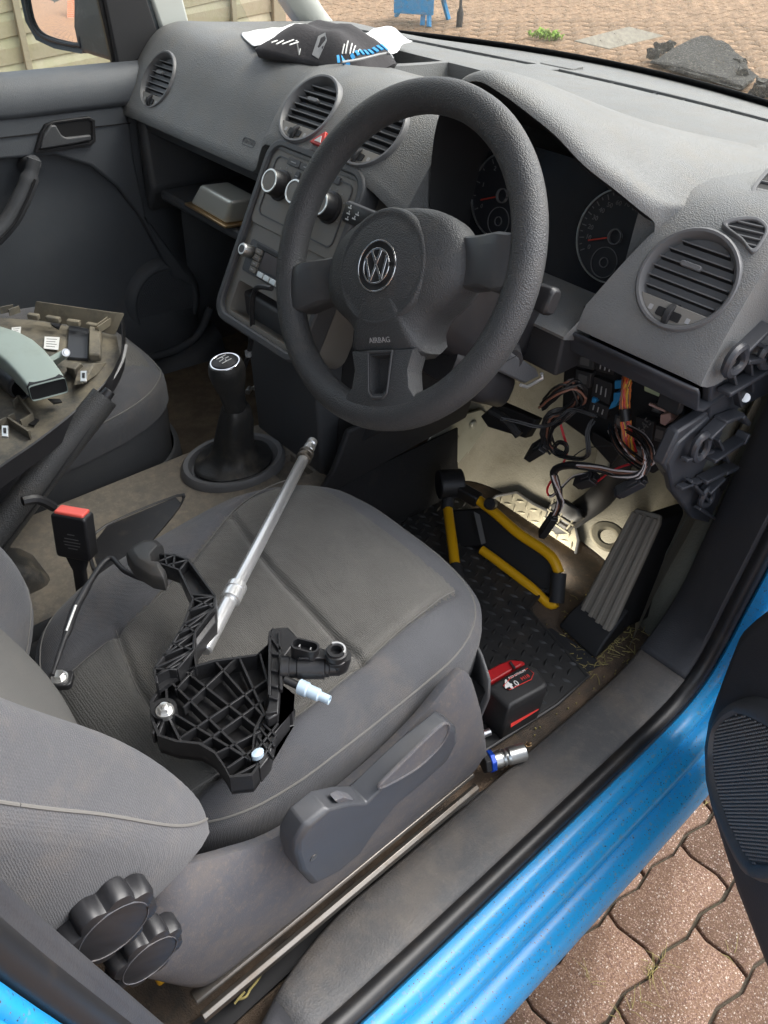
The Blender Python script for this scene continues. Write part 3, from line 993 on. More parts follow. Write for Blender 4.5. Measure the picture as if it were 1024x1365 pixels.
# storage trays sunk in the dash top, one holding the bag and one in front of the hood
for quad in ([(-.125, .43), (.075, .43), (.075, .60), (-.145, .60)], [(-.50, .40), (-.15, .40), (-.16, .60), (-.50, .60)]):
    cb = B(); cb.rings([[(x, y, 1.128) for x, y in quad], [(x + (.006 if x > -.1 else -.006), y, 1.20) for x, y in quad]]); cutters.append(cb)
cb = B(); cb.rings([[(x, y, z) for x, z in ((.470, 1.012), (.4885, 1.018), (.5255, 1.114), (.500, 1.124), (.470, 1.130))] for y in (.10, .285)]); cutters.append(cb)
# demister slots
dslots = [[(-.56, .700), (-.33, .745), (-.105, .785)], [(-.045, .785), (.17, .79), (.40, .765), (.56, .72)]]
for sl_ in dslots:
    q = spline([(x, y, 0) for x, y in sl_], 8)
    cb = B()
    cb.rings([[v + Vector((0, -.013, 1.12)), v + Vector((0, .013, 1.12)), v + Vector((0, .013, 1.17)), v + Vector((0, -.013, 1.17))] for v in q])
    cutters.append(cb)
cut(pad, cutters)

def zdash(x, y):
    """height of the deck at x, y"""
    return 1.137 + (1.152 - 1.137) * max(0, min(1, (.80 - y) / .28)) if y > .52 else 1.153

for fr, r in vents:
    b = B()
    b.lathe([(r + .004, -.014), (r + .004, -.0005), (r + .002, .0018), (r - .001, .0016), (r - .004, -.003), (r - .0075, -.022), (r - .009, -.05), (0.001, -.052)], fr, 48)
    v = b.build('air_vent', M['ring'], dash, ang=50)
    # cup lining, louvres, chord plate and thumbwheel
    b = B(); b.lathe([(r - .0075, -.046), (.001, -.0465)], fr, 32); b.build('cup', M['black'], v)
    ch = -r * .56
    for k in range(6):
        y = ch + .012 + k * (r * 1.50 - .012) / 6.2
        hw_ = math.sqrt(max(0, (r - .006) ** 2 - y * y))
        if hw_ < .008: continue
        b = B()
        b.box(fr, (0, y, -.0058), (hw_ * 2 - .002, .0015, .003))
        b.mi = 1
        b.hexa([fr.p(-hw_ + .001, y - .0006, -.0072), fr.p(hw_ - .001, y - .0006, -.0072), fr.p(hw_ - .001, y - .0066, -.028), fr.p(-hw_ + .001, y - .0066, -.028),
                fr.p(-hw_ + .001, y + .0006, -.0072), fr.p(hw_ - .001, y + .0006, -.0072), fr.p(hw_ - .001, y - .0054, -.028), fr.p(-hw_ + .001, y - .0054, -.028)])
        b.build('slat', [M['ring'], M['black']], v)  # bright front edge and shaded blade put into two colours
    y = ch + .012 + 3 * (r * 1.50 - .012) / 6.2
    b = B(); b.prism(rrect(.026, .0062, .003), Fr(fr.p(-.004, y, -.006), fr.u, fr.v), 0, .006); b.build('tab', M['ring'], v, bevel=.001)
    a0 = math.asin(-.56)
    arc = [((r - .003) * math.cos(t), (r - .003) * math.sin(t)) for t in [math.pi - a0 + (2 * a0 + math.pi) * k / 16 for k in range(17)]]
    b = B(); b.prism(arc, fr, -.02, -.0015); b.build('chord_plate', M['stack'], v, bevel=.0008)
    b = B(); b.prism(rrect(.030, .010, .002), Fr(fr.p(.001, ch - .011, 0), fr.u, fr.v), -.004, .0002); b.build('wheel_slot', M['black'], v)
    b = B(); b.lathe([(.0145, -.004), (.0155, -.003), (.0155, .003), (.0145, .004)], Fr(fr.p(.001, ch - .011, -.0108), fr.v, fr.w), 28); b.build('thumbwheel', M['matt'], v, ang=20)
    for s in (-1, 1):
        b = B(); b.prism(rrect(.005, .006, .001), Fr(fr.p(.024 * s + .001, ch - .010, 0), fr.u, fr.v), -.002, -.0010)
        b.build('mark', M['grey'], v)

# demister inserts with their ribs
for sl_ in dslots:
    q = spline([(x, y, 0) for x, y in sl_], 8)
    b = B()
    for k in range(len(q) - 1):
        a, c = q[k], q[k + 1]
        b.hexa([a + Vector((0, -.013, 1.122)), c + Vector((0, -.013, 1.122)), c + Vector((0, .013, 1.122)), a + Vector((0, .013, 1.122)),
                a + Vector((0, -.013, 1.124)), c + Vector((0, -.013, 1.124)), c + Vector((0, .013, 1.124)), a + Vector((0, .013, 1.124))])
    ds = b.build('demister_strip', M['black'], dash)
    for t in [k / 9 for k in range(1, 9)]:
        v = q[int(t * (len(q) - 1))]
        z = zdash(v.x, v.y)
        b = B(); b.box(Fr(v, (1, 0, 0), (0, 1, 0)), (0, 0, z - .008), (.0028, .0265, .014)); b.build('rib', M['trim'], ds)
    # raised lips along the slot
    for s in (-1, 1):
        b = B(); b.tube([v + Vector((0, s * .0152, zdash(v.x, v.y) + .0006)) for v in q], .0022, 8, flat=.6); b.build('lip', M['dash'], ds)
b = B()
cp = surf((-.075, .845, 1.14), (0, 0, 1))
b.prism(rrect(.075, .050, .008), Fr(cp, (1, .1, 0), (-.1, 1, .03)), -.01, .004)
b.build('sensor_cover', M['dash'], dash, bevel=.002)
# fins standing in the tray in front of the hood
b = B()
b.hexa([(-.02, .475, 1.128), (.10, .475, 1.128), (.10, .479, 1.128), (-.02, .479, 1.128), (-.02, .475, 1.152), (.10, .475, 1.152), (.10, .479, 1.152), (-.02, .479, 1.152)])
b.build('tray_divider', M['dash'], dash, bevel=.001)
# windscreen side tweeter vent and the small side louvre
def small_vent(px, m_n, name):
    pts = [Vector(p) for p in px]
    c = sum(pts, Vector()) / len(pts)
    fr = Fr(c, (1, .25, 0), Vector(m_n).cross(Vector((1, .25, 0))))
    loc = [((p - c).dot(fr.u), (p - c).dot(fr.v)) for p in pts]
    loc = [(v.x, v.y) for v in spline([(a, c_, 0) for a, c_ in loc], 5, True)]
    b = B()
    big = [(a * 1.0, c_ * 1.0) for a, c_ in loc]; sm = [(a * .80, c_ * .78) for a, c_ in loc]
    frame_ring(b, big, sm, fr, -.012, .0040)
    o = b.build(name, M['ring'], dash, bevel=.001)
    b = B(); b.prism(sm, fr, -.004, .0008); b.build('backing', M['black'], o)
    ys_ = [c_ for _, c_ in sm]
    lo, hi = min(ys_), max(ys_)
    n = 4
    for k in range(n):
        y = lo + (hi - lo) * (k + .6) / (n + .2)
        xs_ = []
        for i in range(len(sm)):
            (x1, y1), (x2, y2) = sm[i - 1], sm[i]
            if (y1 > y) != (y2 > y): xs_.append(x1 + (x2 - x1) * (y - y1) / (y2 - y1))
        if len(xs_) >= 2:
            b = B(); b.hexa([fr.p(min(xs_), y - .001, .0006), fr.p(max(xs_), y - .001, .0006), fr.p(max(xs_), y + .0012, .0006), fr.p(min(xs_), y + .0012, .0006),
                             fr.p(min(xs_), y - .0008, .0030), fr.p(max(xs_), y - .0008, .0030), fr.p(max(xs_), y + .0006, .0030), fr.p(min(xs_), y + .0006, .0030)])
            b.build('slat', M['ring'], o)
small_vent([(0.589,0.291,1.127),(0.613,0.307,1.140),(0.634,0.304,1.137),(0.640,0.290,1.126),(0.639,0.276,1.116),(0.619,0.283,1.121)], (.0, -.606, .795), 'side_demister')
small_vent([(0.578,0.361,1.150),(0.567,0.437,1.150),(0.617,0.392,1.150),(0.618,0.337,1.150)], (0, -.3, .95), 'tweeter_grille')

# ---- instrument hood and cluster
E_ = [(.200, .245, .985), (.192, .235, 1.05), (.192, .230, 1.11), (.205, .222, 1.165), (.240, .206, 1.207), (.290, .193, 1.229), (.335, .189, 1.224), (.375, .190, 1.212), (.415, .197, 1.195), (.45, .209, 1.171), (.485, .228, 1.150),
      (.510, .246, 1.132), (.524, .264, 1.117), (.521, .268, 1.10), (.507, .248, 1.06), (.494, .228, 1.025), (.488, .222, .99)]
E_ = spline(E_, 4)
def deck_z(x, y):
    pts = (PASS if x < .2 else RGHT)[:6][::-1]
    if y <= pts[0][0]: return pts[0][1] + (y - pts[0][0]) * .75
    for (y1, z1), (y2, z2) in zip(pts, pts[1:]):
        if y1 <= y <= y2: return z1 + (z2 - z1) * (y - y1) / (y2 - y1)
    return pts[-1][1]
def hood_row(kind):
    out = []
    n = len(E_)
    for i, p in enumerate(E_):
        s = (p.x - .36) / .17
        t = i / (n - 1)
        up = smoothstep(.10, .30, t) * (1 - smoothstep(.70, .80, t))     # 1 over the arch, 0 down its sides
        if kind == 0: q = (.362 + s * .158, .335, min(p.z, 1.17) - .012)
        elif kind == 1: q = (p.x - s * .006, p.y + .012, p.z - .008 * up)
        elif kind == 2: q = (p.x, p.y, p.z)
        elif kind == 3: q = (p.x + s * .003 * up, p.y + .004, p.z + .007 * up)
        elif kind == 3.5: q = (p.x + s * .005 * up, p.y + .018, p.z + .012 * up)
        else:
            dy, fl, ex = {4: (.06, .06, .012), 5: (.14, .30, .030), 6: (.22, .62, .050), 7: (.30, .88, .066), 8: (.37, 1.06, .078)}[kind]
            wr = smoothstep(.50, .75, t)
            if t < .2:
                k = smoothstep(.10, .2, t)
                x, y = p.x + s * ex * (.25 + .75 * k), p.y + dy
                z = (p.z + (deck_z(x, y) - p.z) * fl) * k + (p.z - .02 * fl) * (1 - k)
            else:
                x, y = p.x + s * ex * (1 + .5 * wr), p.y + dy * (1 - .25 * wr)
                f2 = fl + (1 - fl) * wr * .45 if fl < 1 else fl
                z = p.z + .014 * (1 - .7 * wr) * (1 - f2 * .6) + (deck_z(x, y) - .002 - .006 * wr * (kind > 5) - p.z) * f2
            q = (x, y, z)
        out.append(Vector(q))
    return out
b = B()
NC = 12 * 4 + 1
rows = []
for k in (2, 3, 3.5, 4, 5, 6, 7, 8):
    r_ = hood_row(k)[:NC]
    e_ = r_[-1]
    g_ = (0, .002, .006, .010, .014, .018, .02)[int(k) - 2]
    e_ = e_ + Vector((0, 0, (0, 0, .001, .003, .004, .002, 0)[int(k) - 2]))
    r_[-1] = e_
    rows.append(r_ + [e_ + Vector((g_ * .5, .001, -.003 - g_ * .35)), e_ + Vector((g_ * .8 + .001, .004, -.014 - g_ * 1.0)), e_ + Vector((g_ + .001, .008, -.05 - g_))])
b.grid(rows)
b.build('instrument_hood', M['dash'], dash, sub=1, ang=80)
b = B()
b.grid([hood_row(k) for k in (0, 1, 2)])
b.build('hood_lining', M['black'], dash, ang=80)
cf = Fr((.362, .315, 1.068), (1, 0, 0), (0, .22, .975))
b = B(); b.prism(rrect(.305, .150, .03, 5, -.008, -.004), cf, -.02, -.004)
cl = b.build('instrument_cluster', M['lens'], dash)
def arc_ring(b, fr, r0, r1, a0, a1, h0, h1, n=40):
    o = []
    for k in range(n + 1):
        t = R(a0 + (a1 - a0) * k / n)
        c, s = math.cos(t), math.sin(t)
        o.append([fr.p(r0 * c, r0 * s, h0), fr.p(r1 * c, r1 * s, h0), fr.p(r1 * c, r1 * s, h1), fr.p(r0 * c, r0 * s, h1)])
    return b.rings(o)
for gi, (gx, nums, na) in enumerate(((.256, ['0', '1', '2', '3', '4', '5', '6'], -125), (.448, ['0', '10', '20', '30', '40', '50', '60', '70', '80', '90', '100', '110', '120', '130', '140'], 203))):
    gf = Fr(cf.p(gx - .362, 0, 0), cf.u, cf.v)
    b = B(); b.lathe([(.0575, -.004), (.0575, 0), (.001, .0002)], gf, 48)
    gd = b.build('gauge', M['dial'], cl)
    b = B(); arc_ring(b, gf, .0562, .0578, 75, 320, 0, .0022); b.build('gauge_rim', M['satin'], cl)
    b = B()
    m_ = len(nums)
    for k in range(m_ * 2 - 1):
        t = R(215 - 250 * k / (2 * m_ - 2))
        r0 = .047 if k % 2 == 0 else .050
        d = Vector((math.cos(t), math.sin(t), 0)); n_ = Vector((-d.y, d.x, 0)) * .00055
        p = d * r0; q = d * .0535
        b.hexa([gf.p(*(p - n_)), gf.p(*(q - n_)), gf.p(*(q + n_)), gf.p(*(p + n_)), gf.p((p - n_).x, (p - n_).y, .0007), gf.p((q - n_).x, (q - n_).y, .0007), gf.p((q + n_).x, (q + n_).y, .0007), gf.p((p + n_).x, (p + n_).y, .0007)])
    b.build('tick', M['dim'], cl)
    for k, s in enumerate(nums):
        t = R(215 - 250 * k / (m_ - 1))
        text('numeral', s, .0085, Fr(gf.p(.040 * math.cos(t), .040 * math.sin(t), .0003), gf.u, gf.v), M['dim'], cl)
    b = B(); t = R(203); b.bar(gf.p(math.cos(t) * .011, math.sin(t) * .011, .0025), gf.p(math.cos(t) * .039, math.sin(t) * .039, .0025), .0018, .001, gf.w)
    b.build('needle', M['needle'], cl)
    b = B(); arc_ring(b, gf, .0085, .0097, 0, 360, .0, .005); b.build('hub_ring', M['dim'], cl)
    sf = Fr(gf.p(-.004 if gi else .004, -.034, 0), gf.u, gf.v)
    b = B(); arc_ring(b, sf, .0185, .0193, 0, 360, 0, .0014); b.build('small_dial', M['dim'], cl)
    b = B(); arc_ring(b, sf, .0055, .0065, 0, 360, 0, .0020); b.build('hub_ring', M['dim'], cl)
b = B(); b.cyl((.475, .245, .99), (.475, .240, 1.003), .004, .0035, 12); b.build('trip_button', M['matt'], dash)

# ---- centre stack
STK = Fr((0, .185, 1.08), (1, 0, 0), (0, .465, .886))
def stk(p):
    d = Vector(p) - STK.o
    return d.dot(STK.u), d.dot(STK.v)
hz = [surf(p, (0, -.8, .55)) for p in [(-0.000,0.193,1.117),(-0.024,0.193,1.090),(0.011,0.193,1.089)]]
hn = (hz[1] - hz[0]).cross(hz[2] - hz[0]).normalized()
if hn.y > 0: hn = -hn
b = B(); b.slab([p - hn * .004 for p in hz], hn * .0125); hb = b.build('hazard_button', M['red'], dash, bevel=.0015)
hc = sum(hz, Vector()) / 3
b = B(); b.slab([hc + (p - hc) * .42 + hn * .0086 for p in hz], hn * .0012); b.build('hazard_symbol', M['white'], hb)

b = B()
frame_out = rrect(.232, .292, .030, 5, 0, -.144)
b.prism(frame_out, STK, -.10, -.006)
cs = b.build('centre_stack', M['stack'], dash, bevel=.004)
cb = B(); cb.prism(rrect(.176, .052, .006, 3, 0, -.247), STK, -.095, .02)
cb2 = B(); cb2.prism(rrect(.180, .052, .004, 3, 0, -.178), STK, -.03, .02)
cut(cs, [cb, cb2])
b = B(); frame_ring(b, rrect(.238, .298, .034, 6, 0, -.144), rrect(.214, .272, .024, 6, 0, -.143), STK, -.035, .003)
b.build('stack_bezel', M['trim'], dash, bevel=.003)
b = B(); b.prism(rrect(.214, .118, .010, 4, 0, -.070), STK, -.02, -.002); b.build('climate_panel', M['stack'], dash, bevel=.0015)
b = B(); frame_ring(b, rrect(.188, .094, .012, 4, 0, -.066), rrect(.184, .090, .010, 4, 0, -.066), STK, -.004, -.0004); cpn = b.build('climate_surround', M['trim'], dash)
for k, u_ in enumerate((-.062, .0, .062)):
    kf = Fr(STK.p(u_, -.060, 0), STK.u, STK.v)
    b = B(); b.lathe([(.0235, -.004), (.0235, .001), (.020, .0025), (.0192, .019), (.0180, .0215), (.001, .0215)], kf, 36); kn = b.build('climate_knob', M['smooth'], dash)
    b = B(); arc_ring(b, kf, .0148, .0178, 0, 360, .0195, .0232); b.build('chrome_ring', M['satin'], kn, bevel=.0006)
    b = B(); b.lathe([(.0147, .020), (.0147, .0222), (.001, .0226)], kf, 28); b.build('knob_cap', M['stack'], kn)
    b = B()
    for j in range(9):
        t = R(210 - 240 * j / 8)
        b.box(Fr(kf.p(.0275 * math.cos(t), .0275 * math.sin(t), -.0016), kf.u, kf.v), (0, 0, 0), (.0018, .0018, .0012))
    b.build('scale_mark', M['grey'], dash)
b = B()
for k in range(2):
    kf = Fr(STK.p(-.031 + .062 * k, -.046, 0), STK.u, STK.v)
    b = B(); b.prism(rrect(.010, .030, .003), kf, -.003, .0012); b.build('symbol_plate', M['trim'], dash, bevel=.0008)
    for dy in (.008, .0, -.008):
        b = B(); b.prism(rrect(.006, .0014, .0005), Fr(kf.p(0, dy, .0012), kf.u, kf.v), 0, .0004); b.build('symbol', M['grey'], dash)
for k in range(4):
    b = B(); b.prism(rrect(.030, .011, .002), STK, -.004, .0012)
    o = b.build('switch_button', M['trim'], dash, bevel=.0008)
    o.location = Vector(o.location) + STK.u * (-.048 + .032 * k) + STK.v * -.0215
    b = B(); b.prism(rrect(.012, .0016, .0006), Fr(STK.p(-.048 + .032 * k, -.0215, 0), STK.u, STK.v), .0012, .0018); b.build('switch_mark', M['grey'], dash)
# radio
b = B(); b.prism(rrect(.178, .052, .004, 3, 0, -.178), STK, -.03, -.0035); rd = b.build('radio', M['trim'], dash, bevel=.001)
b = B(); b.prism(rrect(.150, .007, .002, 3, 0.005, -.157), STK, -.004, -.0005); b.build('disc_slot', M['smooth'], rd, bevel=.001)
b = B(); b.prism(rrect(.140, .0028, .001, 3, 0.005, -.157), STK, -.0005, .0002); b.build('slot_gap', M['black'], rd)
for s in (-1, 1):
    kf = Fr(STK.p(s * .080, -.172, 0), STK.u, STK.v)
    b = B(); b.lathe([(.0105, -.004), (.0100, .014), (.0085, .016), (.001, .016)], kf, 28); kn = b.build('radio_knob', M['satin'], rd)
    b = B(); b.lathe([(.0062, .0155), (.0062, .0166), (.001, .0166)], kf, 20); b.build('knob_cap', M['trim'], kn)
    for j in range(4):
        b = B(); b.prism(rrect(.015, .0085, .0012), Fr(STK.p(s * .0565, -.1655 - .0098 * j, 0), STK.u, STK.v), -.004, .0015); b.build('radio_button', M['stack'], rd, bevel=.0007)
        b = B(); b.prism(rrect(.007, .0016, .0005), Fr(STK.p(s * .0565, -.1655 - .0098 * j, 0), STK.u, STK.v), .0015, .002); b.build('button_mark', M['grey'], rd)
b = B(); b.prism(rrect(.084, .027, .002, 3, 0, -.1745), STK, -.004, .0005); b.build('display', M['display'], rd)
for j in range(5):
    b = B(); b.prism(rrect(.0155, .0085, .001), Fr(STK.p(-.034 + .017 * j, -.1965, 0), STK.u, STK.v), -.004, .0018); b.build('preset_button', M['satin'], rd, bevel=.0008)
# air-bag plate on the passenger pad
ab = surf([(-0.241,0.210,1.048)][0], (0, -.85, .5))
af = Fr(ab, (1, 0, 0), (0, .5, .86))
b = B(); frame_ring(b, rrect(.036, .0135, .005), rrect(.033, .0105, .004), af, -.001, .0008); b.build('airbag_plate', M['trim'], dash)
text('airbag_text', 'AIRBAG', .0078, Fr(af.p(0, 0, .0003), af.u, af.v), M['dim'], dash)

# ---- passenger shelf
def slab_x(b, x0, x1, poly):
    b.rings([[(x, y, z) for y, z in poly] for x in (x0, x1)])
b = B(); slab_x(b, -.665, -.118, [(.232, 1.002), (.240, .972), (.252, .966), (.30, .968), (.30, 1.002)]); b.build('shelf_header', M['trim'], dash, bevel=.004)
b = B(); slab_x(b, -.60, -.118, [(.228, .868), (.226, .850), (.245, .838), (.50, .845), (.50, .868)]); b.build('shelf_floor', M['trim'], dash, bevel=.005)
b = B(); slab_x(b, -.66, -.118, [(.49, .84), (.51, .84), (.51, 1.0), (.49, 1.0)]); b.build('shelf_back', M['matt'], dash)
b = B()
b.hexa([(-.67, .225, .80), (-.630, .225, .86), (-.60, .49, .86), (-.67, .49, .80), (-.67, .225, 1.0), (-.648, .23, 1.0), (-.62, .49, 1.0), (-.67, .49, 1.0)])
b.build('shelf_side', M['trim'], dash, bevel=.01, seg=3)
b = B()
b.hexa([(-.118, .16, .83), (-.100, .14, .83), (-.10, .49, .83), (-.118, .49, .83), (-.135, .232, 1.0), (-.100, .20, 1.0), (-.10, .49, 1.0), (-.118, .49, 1.0)])
b.build('shelf_end', M['trim'], dash, bevel=.004)
# lower rail left bare where the knee trim has been taken off
b = B()
b.grid([[(x, y, z) for x in (.20, .44, .552, .66)] for y, z in ((.206, .984), (.213, .977), (.219, .966), (.224, .952), (.242, .944), (.35, .955))])
b.build('lower_rail', M['enddark'], dash, solid=.004)
b = B(); b.box(Fr((.62, .238, .935), (1, 0, 0), (0, 1, 0)), (0, 0, 0), (.03, .012, .02)); b.build('clip', M['black'], dash, bevel=.002)
b = B(); b.box(Fr((.47, .225, .945), (1, 0, 0), (0, 1, 0)), (-.03, 0, 0), (.075, .05, .055)); b.build('bare_housing', M['matt'], dash, bevel=.004)
b = B()
for p in ((.10, .12, 1.0), ): pass
b.hexa([(.10, .14, .60), (.19, .16, .70), (.19, .45, .70), (.10, .45, .60), (.10, .17, 1.03), (.20, .21, .985), (.20, .45, 1.0), (.10, .45, 1.03)])
b.build('knee_panel', M['matt'], dash, bevel=.004)
# dark duct work deep behind the fascia
b = B()
b.box(Fr((0, .55, .93), (1, 0, 0), (0, 1, 0)), (.38, .0, .0), (.52, .34, .10))
b.box(Fr((0, .50, .93), (1, 0, 0), (0, 1, 0)), (-.1, .05, -.12), (.36, .30, .28))
b.build('heater_box', M['black'], dash, bevel=.02)

# ---- exposed end of the dashboard beside the door
ep = [(0.657,0.234,0.990),(0.657,0.240,1.019),(0.657,0.268,1.034),(0.657,0.316,1.070),(0.657,0.392,1.000),(0.657,0.537,0.812),(0.657,0.448,0.847),(0.657,0.333,0.936),(0.657,0.321,0.896),(0.657,0.349,0.788),(0.657,0.361,0.715),(0.657,0.273,0.789),(0.657,0.221,0.847),(0.657,0.208,0.896),(0.657,0.249,0.897),(0.657,0.262,0.935)]
b = B()
b.slab([(0.657,0.233,0.993),(0.657,0.240,1.019),(0.657,0.268,1.034),(0.657,0.316,1.070),(0.657,0.397,0.998),(0.657,0.470,0.887),(0.657,0.357,0.899),(0.657,0.328,0.877),(0.657,0.274,0.915)], (-.012, 0, 0))
b.slab([(0.657,0.270,0.922),(0.657,0.336,0.873),(0.657,0.315,0.822),(0.657,0.424,0.733),(0.657,0.416,0.675),(0.657,0.349,0.718),(0.657,0.242,0.820),(0.657,0.200,0.880),(0.657,0.210,0.908)], (-.012, 0, 0))
b.slab([(0.655,0.204,0.925),(0.655,0.278,0.928),(0.655,0.334,0.873),(0.655,0.293,0.825),(0.655,0.231,0.842),(0.655,0.192,0.882)], (-.016, .0, 0))
b.build('end_plate', M['enddark'], dash, bevel=.003)
b = B(); b.slab([(0.638,0.312,0.890),(0.638,0.399,0.903),(0.638,0.480,0.862),(0.638,0.523,0.754),(0.638,0.489,0.682),(0.638,0.375,0.765)], (-.004, 0, 0)); b.build('inner_panel', M['felt'], dash)
for pts, r_ in (([(0.672,0.231,1.006),(0.672,0.234,1.022),(0.672,0.254,1.026),(0.672,0.269,1.008),(0.672,0.263,0.997),(0.672,0.244,0.996)], .006), ([(0.672,0.318,0.991),(0.672,0.324,1.001),(0.672,0.352,0.988),(0.672,0.356,0.973),(0.672,0.335,0.975)], .005), ([(0.668,0.236,0.886),(0.668,0.235,0.906),(0.668,0.253,0.907),(0.668,0.267,0.888),(0.668,0.263,0.874),(0.668,0.250,0.873)], .0055), ([(0.668,0.319,0.770),(0.668,0.320,0.789),(0.668,0.336,0.788),(0.668,0.352,0.767),(0.668,0.343,0.755)], .0045)):
    b = B(); b.tube(pts, r_, 8, closed=True, smooth=3); b.build('boss', M['enddark'], dash)
for pts in ([(0.668,0.260,1.015),(0.668,0.314,1.034)], [(0.668,0.279,1.000),(0.668,0.328,0.986)], [(0.668,0.259,0.964),(0.668,0.367,0.963)], [(0.668,0.252,0.905),(0.668,0.281,0.915)], [(0.668,0.279,0.918),(0.668,0.328,0.910)], [(0.668,0.330,0.907),(0.668,0.361,0.884)], [(0.668,0.293,0.854),(0.668,0.368,0.853)], [(0.668,0.372,0.847),(0.668,0.377,0.862)],
            [(0.668,0.292,0.821),(0.668,0.348,0.813)], [(0.668,0.351,0.809),(0.668,0.386,0.803)], [(0.668,0.320,0.789),(0.668,0.353,0.799)]):
    for i in range(len(pts) - 1):
        b = B(); b.bar(pts[i], pts[i + 1], .018, .006, (0, -.5, 1)); b.build('rib', M['enddark'], dash, bevel=.0015)
for q in ([(0.658,0.275,1.048),(0.658,0.289,1.052),(0.658,0.305,1.035),(0.658,0.291,1.030)], [(0.658,0.325,0.943),(0.658,0.353,0.950),(0.658,0.366,0.927),(0.658,0.351,0.914)], [(0.658,0.332,0.849),(0.658,0.361,0.851),(0.658,0.375,0.823),(0.658,0.353,0.820)], [(0.658,0.343,0.792),(0.658,0.373,0.788),(0.658,0.385,0.761),(0.658,0.363,0.764)], [(0.658,0.393,0.768),(0.658,0.422,0.763),(0.658,0.426,0.737),(0.658,0.406,0.740)]):
    b = B(); b.slab(q, (-.002, 0, 0)); b.build('opening', M['black'], dash)
for pts in ([(0.666,0.268,0.983),(0.666,0.326,0.921)], [(0.666,0.304,0.989),(0.666,0.344,0.936)], [(0.666,0.219,0.885),(0.666,0.292,0.867)], [(0.666,0.256,0.837),(0.666,0.350,0.756)], [(0.666,0.295,0.883),(0.666,0.359,0.821)], [(0.666,0.234,0.835),(0.666,0.290,0.821)], [(0.666,0.286,1.021),(0.666,0.342,0.996)], [(0.666,0.320,0.760),(0.666,0.394,0.704)]):
    b = B(); b.bar(pts[0], pts[1], .004, .010, (1, 0, 0)); b.build('rib', M['enddark'], dash, bevel=.0008)
b = B(); b.cyl([(0.650,0.385,0.903)][0], [(0.660,0.356,0.918)][0], .007, .006, 12); b.build('screw', M['zinc'], dash)
for k in range(4):
    b = B(); b.box(Fr((.642, .2265, .905), (1, 0, 0), (0, 0, 1)), ((-.004, .004, 0, 0)[k], (0, 0, -.004, .004)[k], 0), ((.0012, .018, .003), (.0012, .018, .003), (.018, .0012, .003), (.018, .0012, .003))[k]); b.build('raised_mark', M['dim'], dash)

# ---- demister cable and sockets at the foot of the centre stack
b = B()
b.hexa([(-.098, .112, .57), (.10, .112, .57), (.10, .48, .57), (-.098, .48, .57), (-.098, .095, .86), (.10, .095, .86), (.10, .48, .86), (-.098, .48, .86)])
rs = b.build('stack_riser', M['trim'], dash, bevel=.006)
sp = Vector([(0.003,0.100,0.810)][0])
sf = Fr((sp.x, .1035, sp.z), (1, 0, 0), (0, -.05, 1))
sf.w = Vector((0, -1, .0))
b = B(); arc_ring(b, sf, .0115, .0145, 0, 360, -.004, .004); so = b.build('power_socket', M['satin'], dash, bevel=.0008)
b = B(); b.lathe([(.0115, -.002), (.001, -.002)], sf, 20); b.build('socket_well', M['black'], so)

# ================================================================== STEERING WHEEL, COLUMN
WO = Vector((.373, 0, 1.084)); WN = Vector((0, -.9059, .4234)); WU = Vector((0, .4234, .9059))
c_, s_ = math.cos(R(24)), math.sin(R(24))
WF = Fr(WO, Vector((c_, 0, 0)) + WU * s_, Vector((-s_, 0, 0)) + WU * c_, WN)
sw = thing('steering_wheel', 'dark grey three spoke steering wheel turned slightly left, with a chrome badge', 'steering wheel', WO)
b = B()
b.tube([WF.p(.1695 * math.cos(t), .1695 * math.sin(t), 0) for t in [2 * math.pi * k / 96 for k in range(96)]], .0178, 20, closed=True)
b.build('rim', M['wheel'], sw)
half = [(0, .054), (.030, .052), (.057, .045), (.078, .033), (.093, .012), (.098, -.012), (.095, -.034), (.078, -.053), (.057, -.068), (.046, -.088), (.042, -.106)]
body = half + [(-x, y) for x, y in half[::-1][:-1]]
body = [(v.x, v.y) for v in spline([(x, y, 0) for x, y in body], 3, True)]
def scl(poly, k, cx=0, cy=-.012): return [(cx + (x - cx) * k, cy + (y - cy) * k) for x, y in poly]
b = B()
b.rings([[WF.p(x, y, h) for x, y in scl(body, k)] for k, h in ((.86, -.05), (.98, -.030), (1, -.013), (1, -.002), (.975, .0055), (.90, .013), (.75, .0195), (.55, .024), (.3, .026))])
hub = b.build('hub', M['wheel'], sw, ang=70)
# round airbag boss with the badge
bf = Fr(WF.p(0, -.012, .0215), WF.u, WF.v, WF.w)
b = B(); b.lathe([(.064, -.016), (.0635, -.003), (.061, .0015), (.0575, .0022), (.055, .0008), (.050, .0022), (.03, .0052), (.001, .0055)], bf, 64)
ap = b.build('airbag_cover', M['wheel'], sw, ang=70)
b = B(); b.lathe([(.0275, .003), (.0275, .0068), (.026, .0078), (.0235, .0066), (.001, .0062)], bf, 48); bd = b.build('badge', M['black'], sw, ang=30)
ef = Fr(bf.p(0, 0, .0066), bf.u, bf.v, bf.w)
b = B(); arc_ring(b, ef, .0258, .0276, 0, 360, -.001, .0018); b.build('badge_rim', M['badge'], bd, bevel=.0004)
b = B(); arc_ring(b, ef, .0172, .0192, 0, 360, -.001, .0026); b.build('badge_ring', M['badge'], bd, bevel=.0004)
b = B()
def stroke(p, q, w_=.0032):
    b.bar(ef.p(*p, .001), ef.p(*q, .001), w_, .0032, ef.w)
stroke((-.0068, .0165), (0, .0025)); stroke((.0068, .0165), (0, .0025))
stroke((-.0150, .0095), (-.0078, -.0150)); stroke((-.0078, -.0150), (0, .0015)); stroke((0, .0015), (.0078, -.0150)); stroke((.0078, -.0150), (.0150, .0095))
b.build('badge_letters', M['badge'], bd, bevel=.0004)
